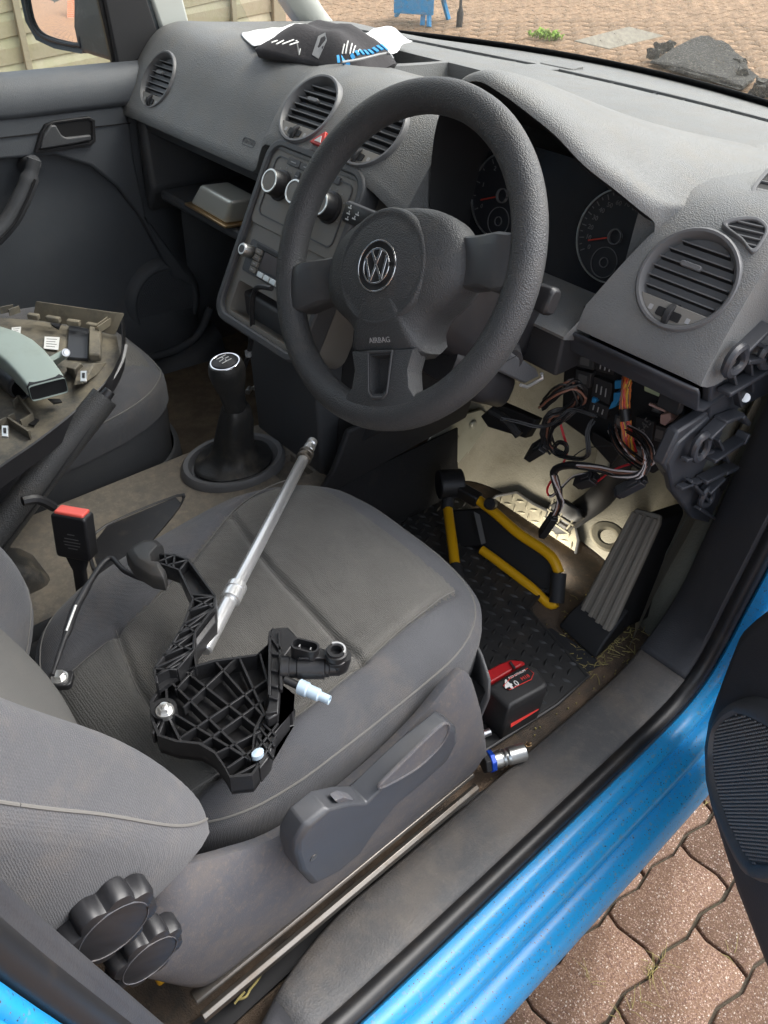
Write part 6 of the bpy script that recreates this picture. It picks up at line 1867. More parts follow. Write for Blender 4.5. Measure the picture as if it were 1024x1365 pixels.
b = B(); b.lathe([(.0125, -.024), (.0125, .003), (.0085, .003), (.0085, -.004)], Fr([(0.506,-0.404,0.765)][0], (1, 0, 0), (0, 1, 0)), 24); b.build('pivot_boss', M['bracket'], pa)
for q, s in (([(0.510,-0.405,0.770)][0], 1), ):
    b = B(); f_ = Fr(q, (1, 0, 0), (0, 1, 0)); b.lathe([(.0088 * s, -.006), (.0088 * s, .0005), (.001, .0005)], f_, 20); b.lathe([(.0066 * s, .0005), (.0066 * s, .005), (.0056 * s, .0062), (.001, .0062)], f_, 6); b.lathe([(.0032, .006), (.0032, .009), (.001, .0095)], f_, 12)
    b.build('nut', M['zinc'], pa, ang=25)
b = B(); b.lathe([(.0062, -.004), (.0062, .002), (.001, .004)], Fr([(0.607,-0.363,0.768)][0], (1, 0, 0), (0, 1, 0)), 16, sx=.7); b.build('plastic_stud', M['nipple'], pa)
# side flange with ladder ribs, and the lower stepped web
fl_o = [(0.494,-0.268,0.775),(0.491,-0.263,0.775),(0.500,-0.249,0.775),(0.518,-0.250,0.775),(0.524,-0.260,0.775),(0.530,-0.274,0.775),(0.549,-0.294,0.775),(0.569,-0.310,0.775),(0.586,-0.324,0.775),(0.585,-0.335,0.775),(0.580,-0.336,0.775),(0.563,-0.317,0.775),(0.531,-0.295,0.775)]
b = B(); b.slab([Vector(p) + Vector((0, 0, -.03)) for p in fl_o], (0, 0, .028)); b.build('flange', M['bracket'], pa, bevel=.0015)
ribs(pairs([(0.501,-0.273,0.777),(0.524,-0.276,0.777),(0.520,-0.287,0.777),(0.528,-0.280,0.777),(0.538,-0.300,0.777),(0.545,-0.294,0.777),(0.554,-0.311,0.777),(0.561,-0.306,0.777),(0.565,-0.320,0.777),(0.573,-0.315,0.777),(0.579,-0.334,0.777),(0.584,-0.324,0.777),(0.502,-0.262,0.777),(0.566,-0.306,0.777),(0.495,-0.269,0.777),(0.564,-0.319,0.777)]), .003, .006)
b = B(); b.slab([Vector(p) for p in [(0.573,-0.334,0.760),(0.578,-0.319,0.760),(0.583,-0.305,0.760),(0.569,-0.293,0.760),(0.554,-0.295,0.760),(0.586,-0.311,0.760),(0.594,-0.334,0.760),(0.612,-0.353,0.760),(0.617,-0.368,0.760),(0.602,-0.365,0.760),(0.583,-0.348,0.760)]], (0, 0, -.025)); b.build('step_web', M['bracket'], pa, bevel=.001)
ribs(pairs([(0.588,-0.350,0.763),(0.616,-0.352,0.763),(0.582,-0.343,0.763),(0.607,-0.344,0.763),(0.579,-0.338,0.763),(0.599,-0.336,0.763),(0.600,-0.361,0.763),(0.588,-0.326,0.763),(0.613,-0.366,0.763),(0.599,-0.337,0.763)]), .0022, .006)
# master cylinder, elbow, socket, nipple
mc0, mc1 = Vector([(0.545,-0.286,0.775)][0]), Vector([(0.580,-0.242,0.775)][0])
mcv = (mc1 - mc0).normalized(); mf = Fr(mc0, mcv.cross(Vector((0, 0, 1))), Vector((0, 0, 1)), mcv); ml = (mc1 - mc0).length
b = B(); b.lathe([(.0125, -.004), (.0125, .004), (.0108, .005), (.0108, .012), (.0122, .013), (.0122, ml * .72), (.0105, ml * .74), (.0105, ml * .8), (.0092, ml * .82), (.0092, ml)], mf, 24); b.build('master_cylinder', M['bracket'], pa, ang=30)
b = B(); b.tube([mc1 - mcv * .004, mc1 + Vector((0, 0, .002)), mc1 + Vector((.001, .002, .010)), mc1 + Vector((.0015, .003, .018))], [.0092, .0095, .0092, .0088], 16, smooth=3); b.build('elbow', M['bracket'], pa)
cp_ = Vector([(0.579,-0.246,0.800)][0]); cf_ = Fr(cp_, (1, 0, 0), (0, 1, 0))
b = B(); b.lathe([(.0105, -.012), (.0108, -.008), (.0098, -.0075), (.0098, -.005), (.0112, -.0045), (.0112, .001), (.0095, .0015), (.0095, .004), (.006, .004), (.006, -.004), (.001, -.004)], cf_, 28); cpo = b.build('coupling', M['bracket'], pa, ang=25)
b = B(); arc_ring(b, Fr(cf_.p(0, 0, .0015), cf_.u, cf_.v), .0078, .0098, 20, 170, 0, .004); b.build('clip_ring', M['chrome'], cpo)
so_ = Vector([(0.552,-0.265,0.797)][0])
sfr = Fr(so_, (.85, .53, 0), (-.53, .85, 0))
b = B(); frame_ring(b, rrect(.030, .0155, .0075), rrect(.026, .0115, .0055), sfr, -.014, .004); cn_ = b.build('connector_socket', M['bracket'], pa)
b = B(); b.prism(rrect(.0262, .0117, .0055), sfr, -.014, -.006); b.build('socket_floor', M['black'], cn_)
for x in (-.006, .006):
    b = B(); b.box(sfr, (x, 0, -.003), (.0012, .0032, .008)); b.build('pin', M['zinc'], cn_)
b = B(); b.hexa([Vector(p) for p in [(0.547,-0.276,0.775),(0.566,-0.248,0.775),(0.555,-0.242,0.775),(0.540,-0.268,0.775)]] + [Vector(p) for p in [(0.555,-0.278,0.792),(0.574,-0.254,0.792),(0.565,-0.247,0.792),(0.551,-0.253,0.792)]]); b.build('cylinder_block', M['bracket'], pa, bevel=.002)
n0, n1 = Vector([(0.565,-0.290,0.772)][0]), Vector([(0.601,-0.272,0.766)][0])
nv = (n1 - n0).normalized(); nf = Fr(n0, nv.cross(Vector((0, 0, 1))), Vector((0, 0, 1)), nv); nl = (n1 - n0).length
b = B(); b.lathe([(.004, -.01), (.004, nl * .2)], nf, 12); b.build('stub_pipe', M['bracket'], pa)
b = B(); b.lathe([(.0062, nl * .14), (.0078, nl * .16), (.0078, nl * .38), (.0066, nl * .42), (.0066, nl * .70), (.0048, nl * .74), (.0048, nl), (.003, nl), (.003, nl * .9)], nf, 20); b.build('nipple', M['nipple'], pa, ang=25)
# pedal arm: two lattice walls with cross ribs, and the pad
Lw = [Vector(p) for p in [(0.316,-0.308,0.782),(0.323,-0.295,0.782),(0.350,-0.287,0.782),(0.401,-0.294,0.782),(0.412,-0.314,0.782),(0.433,-0.337,0.782),(0.450,-0.361,0.782),(0.467,-0.391,0.782),(0.484,-0.398,0.782)]]
Rw = [Vector(p) for p in [(0.327,-0.315,0.782),(0.345,-0.304,0.782),(0.357,-0.298,0.782),(0.406,-0.307,0.782),(0.416,-0.310,0.782),(0.444,-0.335,0.782),(0.469,-0.350,0.782),(0.482,-0.365,0.782),(0.484,-0.384,0.782)]]
Rw2 = [Vector(p) for p in [(0.317,-0.302,0.782),(0.333,-0.287,0.782),(0.350,-0.280,0.782),(0.413,-0.289,0.782),(0.432,-0.296,0.782),(0.448,-0.331,0.782),(0.480,-0.352,0.782),(0.485,-0.359,0.782),(0.483,-0.375,0.782)]]
def wall_(pts, w_, h):
    b = B()
    pts = [Vector(p) for p in pts]
    L_, R__ = [], []
    for i, p in enumerate(pts):
        t = (pts[min(i + 1, len(pts) - 1)] - pts[max(i - 1, 0)]); t.z = 0; t.normalize()
        nn = Vector((-t.y, t.x, 0)) * w_ / 2
        L_.append(p + nn); R__.append(p - nn)
    b.rings([[l, r, r - Vector((0, 0, h)), l - Vector((0, 0, h))] for l, r in zip(L_, R__)])
    return b
Oa = [Vector(p) for p in [(0.324,-0.316,0.782),(0.341,-0.305,0.782),(0.357,-0.298,0.782),(0.407,-0.310,0.782),(0.433,-0.337,0.782),(0.450,-0.361,0.782),(0.467,-0.391,0.782),(0.485,-0.398,0.782)]]
Ob = [Vector(p) for p in [(0.315,-0.306,0.782),(0.331,-0.289,0.782),(0.348,-0.281,0.782),(0.418,-0.289,0.782),(0.432,-0.299,0.782),(0.450,-0.334,0.782),(0.470,-0.348,0.782),(0.482,-0.374,0.782)]]
wall_(Oa, .003, .022).build('arm_wall', M['bracket'], pa, bevel=.0005, seg=1)
wall_(Ob, .003, .022).build('arm_wall', M['bracket'], pa, bevel=.0005, seg=1)
b = B(); b.rings([[l + Vector((0, 0, -.013)), r + Vector((0, 0, -.013)), r + Vector((0, 0, -.018)), l + Vector((0, 0, -.018))] for l, r in zip(Oa, Ob)]); b.build('arm_web', M['bracket'], pa)
b = B(); b.rings([[r + Vector((.004, -.002, -.006)), r + Vector((.012, -.006, -.010)), r + Vector((.012, -.006, -.03)), r + Vector((.0, 0, -.024))] for r in Ob[3:7]]); b.build('arm_flange', M['bracket'], pa, bevel=.001)
z_ = []
for i in range(3, 7):
    z_ += [(Oa[i], Ob[i]), (Oa[i], Ob[min(i + 1, 7)]), (Oa[i].lerp(Oa[i + 1], .5), Ob[i]), (Oa[i].lerp(Oa[i + 1], .5), Ob[i].lerp(Ob[min(i + 1, 7)], .6))]
z_ += [(Oa[0].lerp(Oa[1], .3), Ob[1]), (Oa[1], Ob[0].lerp(Ob[1], .5)), (Oa[1].lerp(Oa[2], .5), Ob[1]), (Oa[1], Ob[2]), (Oa[2], Ob[2]), (Oa[2].lerp(Oa[3], .85), Ob[3])]
ribs(z_, .0024, .014, .0)
pp = [Vector(p) for p in [(0.301,-0.335,0.790),(0.294,-0.324,0.790),(0.293,-0.307,0.790),(0.302,-0.295,0.790),(0.316,-0.294,0.790),(0.321,-0.306,0.790),(0.327,-0.316,0.790),(0.346,-0.323,0.790),(0.358,-0.314,0.790),(0.367,-0.322,0.790),(0.355,-0.331,0.790),(0.326,-0.338,0.790)]]
cpp = sum(pp, Vector()) / len(pp)
b = B(); b.rings([[p + Vector((0, 0, -.02)) for p in pp], [p + Vector((0, 0, -.006)) for p in pp], [p.lerp(cpp, .06) for p in pp], [p.lerp(cpp, .4) + Vector((0, 0, .006)) for p in pp]]); b.build('pedal_pad', M['rubbermat'], pa, bevel=.001, ang=60)

rdm = thing('bent_rod', 'thin bent black rod with a bolted eye end lying on the driver seat', 'rod', [(0.376,-0.460,0.730)][0])
rp_ = [Vector(p) for p in [(0.381,-0.466,0.748),(0.364,-0.453,0.748),(0.333,-0.428,0.748),(0.303,-0.403,0.748),(0.269,-0.365,0.748),(0.255,-0.345,0.748),(0.255,-0.336,0.748),(0.268,-0.335,0.748),(0.286,-0.334,0.748),(0.311,-0.324,0.748),(0.327,-0.312,0.748),(0.326,-0.301,0.748)]]
b = B(); b.tube(rp_, [.0022, .003, .005, .0048, .0036, .0034, .0033, .0033, .0033, .0033, .0033, .0033], 10, smooth=4); b.build('rod', M['smooth'], rdm)
b = B(); b.tube([p + Vector((.003, -.002, .003)) for p in rp_[2:4]] + [], .0022, 8); b.build('rod_clip', M['satin'], rdm)
ec = Vector([(0.375,-0.459,0.728)][0]); ef2 = Fr(ec, (.6, .8, 0), (-.8, .6, 0))
b = B(); b.prism(rrect(.026, .021, .005), ef2, -.004, .004); b.build('eye_block', M['bracket'], rdm, bevel=.001)
b = B(); b.lathe([(.0088, .004), (.0088, .006), (.0065, .0065), (.001, .0065)], ef2, 20); b.lathe([(.0064, .0062), (.0064, .011), (.0054, .012), (.001, .012)], ef2, 6); b.build('bolt', M['zinc'], rdm, ang=25)

# ================================================================== REMOVED DASH PANEL AND DUCT ON THE PASSENGER SEAT
rp = thing('removed_panel', 'removed dash panel lying dusty side up on the passenger seat with white labels', 'trim panel', (-.2, -.2, .75))
pq_ = [Vector(p) for p in [(-0.451,-0.272,0.765),(-0.436,-0.200,0.765),(-0.386,-0.152,0.765),(-0.252,-0.069,0.765),(-0.184,-0.097,0.765),(-0.152,-0.123,0.765),(-0.103,-0.170,0.765),(-0.057,-0.235,0.765),(-0.011,-0.312,0.765),(0.024,-0.378,0.765),(0.074,-0.471,0.765)]]
b = B(); b.slab([p - Vector((0, 0, .010)) for p in pq_], (0, 0, .005)); b.build('panel_sheet', M['backside'], rp)
rim_ = [Vector(p) for p in [(-0.267,-0.047,0.790),(-0.156,-0.104,0.790),(-0.110,-0.135,0.790),(-0.062,-0.180,0.790),(-0.018,-0.243,0.790),(0.025,-0.319,0.790),(0.054,-0.383,0.790),(0.098,-0.472,0.790)]]
b = B(); b.rings([[p + Vector((-.004, .002, -.03)), p + Vector((0, 0, 0)), p + Vector((-.006, .005, .001)), p + Vector((-.009, .007, -.03))] for p in spline(rim_, 4)]); b.build('rim_flange', M['smooth'], rp)
b = B(); b.tube([p + Vector((-.022, .018, -.012)) for p in spline(rim_[1:], 4)], .0025, 6); b.build('rim_bead', M['grey'], rp)
top_ = [Vector(p) for p in [(-0.376,-0.151,0.800),(-0.311,-0.103,0.800),(-0.247,-0.055,0.800)]]; bot_ = [Vector(p) for p in [(-0.379,-0.163,0.768),(-0.314,-0.115,0.768),(-0.245,-0.079,0.768)]]
b = B(); b.rings([[t_, t_ + Vector((.003, .004, 0)), c + Vector((.003, .004, 0)), c] for t_, c in zip(top_, bot_)]); b.build('rear_flange', M['backside'], rp)
for (x1, x2) in ((36, 52), (62, 80), (90, 107), (116, 132)):
    y = lambda x: 425 + (x - 44) * .17
    pass
for p, q in pairs([(-0.368,-0.172,0.782),(-0.352,-0.160,0.782),(-0.341,-0.151,0.782),(-0.320,-0.136,0.782),(-0.307,-0.129,0.782),(-0.289,-0.114,0.782),(-0.277,-0.107,0.782),(-0.258,-0.096,0.782)]):
    b = B(); b.bar(p, q, .010, .010); b.build('clip_tab', M['backside'], rp, bevel=.002)
for p, q in pairs([(-0.247,-0.105,0.786),(-0.268,-0.069,0.786),(-0.240,-0.104,0.786),(-0.259,-0.071,0.786),(-0.407,-0.205,0.786),(-0.405,-0.182,0.786),(-0.390,-0.196,0.786),(-0.394,-0.176,0.786)]):
    b = B(); b.bar(p, q, .0025, .012); b.build('rib', M['backside'], rp)
b = B(); b.slab([(-0.370,-0.136,0.758),(-0.353,-0.123,0.758),(-0.331,-0.138,0.758),(-0.352,-0.141,0.758)], (0, 0, .0045)); b.build('bare_patch', M['smooth'], rp)
b = B(); b.slab([(-0.330,-0.119,0.760),(-0.299,-0.096,0.760),(-0.195,-0.148,0.760),(-0.220,-0.173,0.760)], (0, 0, .006)); b.build('grey_pad', M['grey'] if 0 else M['lever'], rp, bevel=.001)
b = B(); b.slab([(-0.273,-0.105,0.770),(-0.254,-0.093,0.770),(-0.164,-0.138,0.770),(-0.176,-0.153,0.770)], (0, 0, .014)); b.build('raised_box', M['backside'], rp, bevel=.003)
b = B(); b.hexa([Vector(p) for p in [(-0.188,-0.190,0.760),(-0.149,-0.193,0.760),(-0.172,-0.159,0.760),(-0.197,-0.160,0.760)]] + [Vector(p) for p in [(-0.153,-0.201,0.785),(-0.140,-0.192,0.785),(-0.152,-0.176,0.785),(-0.165,-0.185,0.785)]]); b.build('post_box', M['backside'], rp, bevel=.002)
b = B(); b.hexa([Vector(p) for p in [(-0.137,-0.201,0.760),(-0.145,-0.157,0.760),(-0.176,-0.123,0.760),(-0.189,-0.149,0.760)]] + [Vector(p) for p in [(-0.111,-0.210,0.775),(-0.106,-0.195,0.775),(-0.158,-0.153,0.775),(-0.169,-0.176,0.775)]]); b.build('corner_box', M['backside'], rp, bevel=.002)
for q in ([(-0.122,-0.191,0.786),(-0.116,-0.182,0.786),(-0.087,-0.197,0.786),(-0.092,-0.205,0.786)], [(-0.050,-0.342,0.782),(-0.044,-0.334,0.782),(-0.017,-0.345,0.782),(-0.023,-0.352,0.782)]):
    b = B(); b.slab(q, (0, 0, .004)); cl_ = b.build('spring_clip', M['zinc'], rp, bevel=.001)
    b = B(); q_ = [Vector(p) for p in q]; c0 = sum(q_, Vector()) / 4; b.slab([p.lerp(c0, .6) + Vector((0, 0, .0045)) for p in q_], (0, 0, .001)); b.build('clip_hole', M['black'], cl_)
for q in ([(-0.377,-0.202,0.764),(-0.371,-0.188,0.764),(-0.334,-0.205,0.764),(-0.344,-0.215,0.764)], [(-0.312,-0.171,0.764),(-0.295,-0.152,0.764),(-0.253,-0.173,0.764),(-0.272,-0.190,0.764)]):
    b = B(); b.slab(q, (0, 0, .0008)); lbl = b.build('paper_label', M['white'], rp)
    q_ = [Vector(p) for p in q]
    for k in range(4):
        b = B(); t = .2 + .2 * k; b.bar(q_[0].lerp(q_[3], t).lerp(q_[1].lerp(q_[2], t), .15) + Vector((0, 0, .001)), q_[0].lerp(q_[3], t).lerp(q_[1].lerp(q_[2], t), .85 - .1 * (k % 2)) + Vector((0, 0, .001)), .0012, .0004); b.build('print_line', M['dim'], lbl)
for p, q in pairs([(-0.122,-0.300,0.768),(-0.134,-0.287,0.768),(-0.134,-0.287,0.768),(-0.073,-0.291,0.768),(-0.073,-0.291,0.768),(-0.064,-0.312,0.768),(-0.088,-0.323,0.768),(-0.031,-0.313,0.768),(-0.089,-0.311,0.768),(-0.082,-0.336,0.768)]):
    b = B(); b.bar(p, q, .003, .014); b.build('rib', M['backside'], rp)
b = B(); b.slab([(-0.085,-0.292,0.762),(-0.069,-0.285,0.762),(-0.058,-0.297,0.762),(-0.067,-0.302,0.762)], (0, 0, .002)); b.build('bare_patch', M['smooth'], rp)
b = B(); b.slab([(-0.100,-0.256,0.772),(-0.089,-0.242,0.772),(-0.079,-0.243,0.772),(-0.082,-0.255,0.772)], (0, 0, .002)); b.build('slot', M['black'], rp)

du_ = thing('air_duct', 'pale green plastic air duct with a dark open mouth lying on the removed panel', 'air duct', [(-0.176,-0.247,0.790)][0])
def duct_ring(c, u, v, hw_, hh, rd=.4):
    f_ = Fr(c, u, v)
    return [f_.p(x, y) for x, y in rrect(hw_ * 2, hh * 2, min(hw_, hh) * rd, 3)]
dc = [Vector(p) for p in [(-0.294,-0.313,0.810),(-0.246,-0.273,0.810),(-0.189,-0.255,0.810),(-0.115,-0.257,0.810),(-0.058,-0.263,0.810)]]
b = B(); rows = []
for i, (c, hw_, hh) in enumerate(zip(dc, (.034, .034, .033, .029, .027), (.018, .019, .019, .015, .013))):
    t = (dc[min(i + 1, 4)] - dc[max(i - 1, 0)]).normalized()
    sd_ = t.cross(Vector((0, 0, 1))).normalized()
    rows.append(duct_ring(c, sd_, Vector((0, 0, 1)), hw_, hh))
b.rings(rows, True, False); b.build('duct_body', M['teal'], du_, solid=.002, sub=1, ang=60)
b = B(); b.rings([[p + (dc[4] - dc[3]).normalized() * -.006 for p in rows[-1]], [p + (dc[4] - dc[3]).normalized() * -.03 for p in rows[-1]]], True, True); b.build('duct_mouth', M['black'], du_)
b = B(); b.hexa([Vector(p) for p in [(-0.192,-0.232,0.775),(-0.175,-0.225,0.775),(-0.200,-0.176,0.775),(-0.224,-0.173,0.775)]] + [Vector(p) for p in [(-0.167,-0.234,0.800),(-0.153,-0.231,0.800),(-0.165,-0.190,0.800),(-0.183,-0.189,0.800)]]); b.build('mounting_arm', M['teal'], du_, bevel=.003)
b = B(); b.cyl([(-0.176,-0.188,0.797)][0], [(-0.152,-0.196,0.810)][0], .007, .006, 14); b.cyl([(-0.150,-0.197,0.811)][0], [(-0.144,-0.198,0.814)][0], .0035, .0035, 10); b.build('screw_boss', M['zinc'], du_)
tb = [Vector(p) for p in [(-0.226,-0.299,0.785),(-0.186,-0.285,0.785),(-0.131,-0.279,0.785)]]
b = B(); b.tube(tb, .0185, 24, smooth=4, cap=False)
bt_ = b.build('black_pipe', M['smooth'], None, solid=.0025)
tag(bt_, 'short black pipe with an open end lying under the pale green duct', 'pipe')

# ================================================================== FUSE BOX AND WIRING
fb = thing('fuse_box', 'black fuse box with blue fuses and a pale relay exposed under the dashboard', 'fuse box', (.52, .32, .85))
b = B(); b.slab([(0.399,0.330,0.876),(0.452,0.330,0.919),(0.582,0.330,0.910),(0.607,0.330,0.867),(0.611,0.330,0.821),(0.586,0.330,0.765),(0.496,0.330,0.760),(0.419,0.330,0.771)], (0, .05, 0)); b.build('carrier', M['black'], fb, bevel=.003)
for q in ([(0.460,0.322,0.895),(0.489,0.322,0.899),(0.491,0.322,0.885),(0.461,0.322,0.879)], [(0.461,0.322,0.870),(0.492,0.322,0.872),(0.496,0.322,0.839),(0.464,0.322,0.839)], [(0.465,0.322,0.834),(0.497,0.322,0.835),(0.497,0.322,0.815),(0.465,0.322,0.814)]):
    b = B(); b.slab(q, (0, .02, 0)); f_ = b.build('fuse_block', M['matt'], fb, bevel=.001)
    q_ = [Vector(p) for p in q]
    for t in (.25, .5, .75):
        b = B(); b.bar(q_[0].lerp(q_[1], t).lerp(q_[3].lerp(q_[2], t), .3) + Vector((0, -.001, 0)), q_[0].lerp(q_[1], t).lerp(q_[3].lerp(q_[2], t), .7) + Vector((0, -.001, 0)), .0016, .001, (0, 1, 0)); b.build('fuse_mark', M['grey'], fb)
for q in ([(0.428,0.318,0.895),(0.456,0.318,0.900),(0.459,0.318,0.880),(0.431,0.318,0.874)], [(0.432,0.318,0.870),(0.458,0.318,0.874),(0.461,0.318,0.851),(0.435,0.318,0.847)], [(0.494,0.318,0.909),(0.515,0.318,0.912),(0.517,0.318,0.897),(0.496,0.318,0.894)], [(0.521,0.318,0.910),(0.535,0.318,0.911),(0.537,0.318,0.894),(0.524,0.318,0.892)], [(0.562,0.318,0.878),(0.575,0.318,0.879),(0.575,0.318,0.865),(0.561,0.318,0.863)], [(0.511,0.318,0.833),(0.528,0.318,0.834),(0.531,0.318,0.816),(0.513,0.318,0.814)], [(0.571,0.318,0.847),(0.591,0.318,0.850),(0.594,0.318,0.827),(0.574,0.318,0.823)], [(0.548,0.318,0.802),(0.572,0.318,0.805),(0.571,0.318,0.783),(0.548,0.318,0.784)]):
    b = B(); b.slab(q, (0, .02, 0)); md_ = b.build('relay_block', M['module'], fb, bevel=.0012)
    q_ = [Vector(p) for p in q]; c0 = sum(q_, Vector()) / 4
    b = B(); b.slab([p.lerp(c0, .45) + Vector((0, -.0008, 0)) for p in q_], (0, .001, 0)); b.build('relay_mark', M['dim'], md_)
for q in ([(0.498,0.315,0.882),(0.509,0.315,0.889),(0.512,0.315,0.877),(0.501,0.315,0.870)], [(0.501,0.315,0.864),(0.512,0.315,0.871),(0.514,0.315,0.858),(0.504,0.315,0.851)], [(0.502,0.315,0.850),(0.513,0.315,0.860),(0.509,0.315,0.845),(0.500,0.315,0.836)], [(0.468,0.318,0.840),(0.476,0.318,0.841),(0.475,0.318,0.833),(0.469,0.318,0.832)]):
    b = B(); b.slab(q, (0, .02, 0)); b.build('blue_fuse', M['cyan'], fb, bevel=.001)
b = B(); b.slab([(0.548,0.300,0.911),(0.578,0.300,0.921),(0.581,0.300,0.898),(0.551,0.300,0.896)], (0, .035, .0)); rl_ = b.build('relay', M['relay'], fb, bevel=.002)
b = B(); b.slab([(0.544,0.305,0.915),(0.576,0.305,0.924),(0.584,0.305,0.920),(0.576,0.305,0.919),(0.546,0.305,0.908)], (0, .03, .0)); b.build('relay_cover', M['black'], fb)
b = B(); b.slab([(0.581,0.305,0.872),(0.594,0.305,0.882),(0.598,0.305,0.873),(0.592,0.305,0.860),(0.584,0.305,0.860)], (0, .02, 0)); b.build('pink_clip', M['pink'], fb, bevel=.0015)
b = B(); b.slab([(0.545,0.312,0.849),(0.573,0.312,0.854),(0.578,0.312,0.823),(0.551,0.312,0.821)], (0, .02, 0)); nb = b.build('number_block', M['matt'], fb, bevel=.001)
nq = [(0.563,0.310,0.843)][0]
text('block_number', '645', .016, Fr(nq, (.25, .3, 1), (-1, 0, .25)), M['dim'], nb)
b = B(); b.bar([(0.560,0.310,0.877)][0], [(0.585,0.310,0.878)][0], .003, .003); b.build('fuse_puller', M['pink'], fb)

def bundle(name, label, pts, colours, n, spread, r, cat='wiring', seed=0, wrap=None):
    t_ = thing(name, label, cat, pts[0])
    rnd = random.Random(seed)
    P_ = spline(pts, 6)
    for k in range(n):
        a = 2 * math.pi * k / n + rnd.uniform(-.4, .4)
        d = spread * math.sqrt(rnd.uniform(.15, 1))
        q = []
        for i, p in enumerate(P_):
            tw = a + i * .12
            wob = spread * .35
            q.append(p + Vector((math.cos(tw) * d + rnd.uniform(-wob, wob) * .4, math.sin(tw * 1.1) * d * .7, math.sin(tw) * d)))
        b = B(); b.tube(q, r, 6); b.build('wire', M[colours[k % len(colours)]], t_)
    if wrap:
        b = B(); b.tube(P_[wrap[0]:wrap[1]], spread * 1.25, 10); b.build('tape_wrap', M['blackw'], t_)
    return t_
def pp3(*a): return [Vector(p[0]) for p in a]
bundle('orange_loom', 'bundle of orange and yellow wires running down the front of the fuse box', pp3([(0.528,0.290,0.918)], [(0.539,0.275,0.907)], [(0.546,0.270,0.883)], [(0.561,0.265,0.857)], [(0.571,0.260,0.841)], [(0.586,0.250,0.834)]), ['orangew', 'yelloww', 'brownw', 'orangew', 'redw'], 15, .0062, .0013, seed=3, wrap=(13, 17))
bundle('dark_loom', 'dark loom looping under the fuse box beside the orange wires', pp3([(0.531,0.280,0.836)], [(0.560,0.250,0.839)], [(0.588,0.240,0.837)], [(0.623,0.220,0.851)], [(0.622,0.220,0.868)], [(0.599,0.240,0.870)], [(0.560,0.270,0.855)]), ['blackw', 'brownw', 'whitew', 'blackw'], 9, .006, .0014, seed=5)
bundle('connector_loom', 'grey and brown loom hanging across in front of the brake pedal', pp3([(0.624,0.220,0.861)], [(0.624,0.210,0.843)], [(0.595,0.210,0.826)], [(0.557,0.220,0.809)], [(0.511,0.230,0.783)], [(0.483,0.240,0.754)], [(0.487,0.240,0.738)], [(0.497,0.245,0.714)], [(0.499,0.250,0.695)], [(0.490,0.255,0.661)]), ['blackw', 'whitew', 'brownw', 'blackw', 'whitew'], 9, .0044, .0013, seed=7, wrap=(22, 34))
bundle('black_loom', 'thin black wires looping down beside the steering column', pp3([(0.488,0.270,0.855)], [(0.485,0.250,0.851)], [(0.479,0.240,0.837)], [(0.465,0.240,0.818)], [(0.457,0.250,0.784)], [(0.460,0.260,0.771)], [(0.480,0.260,0.772)], [(0.481,0.260,0.787)], [(0.467,0.260,0.785)], [(0.461,0.260,0.768)], [(0.478,0.260,0.767)], [(0.516,0.260,0.787)], [(0.502,0.270,0.818)], [(0.500,0.280,0.832)]), ['blackw'], 4, .0028, .0013, seed=9)
bundle('column_loom', 'tangle of black wires around the ignition behind the steering column', pp3([(0.435,0.250,0.836)], [(0.461,0.240,0.876)], [(0.476,0.250,0.889)], [(0.486,0.260,0.869)], [(0.467,0.260,0.838)], [(0.451,0.250,0.826)], [(0.449,0.250,0.793)], [(0.457,0.260,0.766)]), ['blackw', 'blackw', 'brownw'], 8, .007, .0018, seed=11)
bundle('trailing_loom', 'thin black cable trailing left under the steering column', pp3([(0.515,0.260,0.854)], [(0.484,0.250,0.854)], [(0.475,0.240,0.844)], [(0.467,0.230,0.828)], [(0.450,0.220,0.820)], [(0.431,0.200,0.825)], [(0.417,0.180,0.831)]), ['blackw'], 3, .002, .0012, seed=13)
bundle('red_wire', 'single red wire hanging down in front of the pale footwell lining', pp3([(0.451,0.270,0.817)], [(0.466,0.270,0.793)], [(0.478,0.270,0.773)], [(0.481,0.260,0.755)], [(0.475,0.250,0.726)], [(0.471,0.250,0.706)], [(0.476,0.250,0.697)]), ['redw'], 2, .0010, .0011, seed=15)
bundle('thin_black_wire', 'thin black wire curving across in front of the brake pedal arm', pp3([(0.543,0.280,0.813)], [(0.510,0.270,0.795)], [(0.499,0.260,0.782)], [(0.494,0.260,0.770)]), ['blackw'], 1, .0004, .0009, seed=16)
bundle('short_red_wire', 'short red wire running from the loom to the small black plug', pp3([(0.596,0.240,0.831)], [(0.573,0.240,0.807)], [(0.558,0.245,0.784)], [(0.546,0.250,0.764)]), ['redw'], 2, .0012, .0011, seed=17)
bundle('striped_wire', 'looped black and white wires behind the hanging connector', pp3([(0.530,0.250,0.769)], [(0.510,0.250,0.753)], [(0.496,0.250,0.727)], [(0.484,0.250,0.703)], [(0.478,0.250,0.698)]), ['blackw', 'whitew'], 3, .0016, .0011, seed=19)
def plug(name, label, a, b_, wd, ht, up=(0, -.5, 1), two=False):
    t_ = thing(name, label, 'connector', a)
    a = Vector(a); c = Vector(b_)
    d = (c - a).normalized()
    b = B(); b.bar(a, c, wd, ht, up); bd_ = b.build('plug_body', M['smooth'], t_, bevel=.0012)
    b = B(); b.bar(a.lerp(c, .1), a.lerp(c, .55), wd * .45, ht * 1.25, up); b.build('latch', M['matt'], t_, bevel=.0008)
    b = B(); b.bar(c, c + d * .004, wd * .85, ht * .8, up); b.build('plug_mouth', M['black'], t_)
    b = B(); b.bar(a - d * .005, a, wd * .7, ht * .7, up); b.build('plug_collar', M['blackw'], t_, bevel=.001)
    return t_
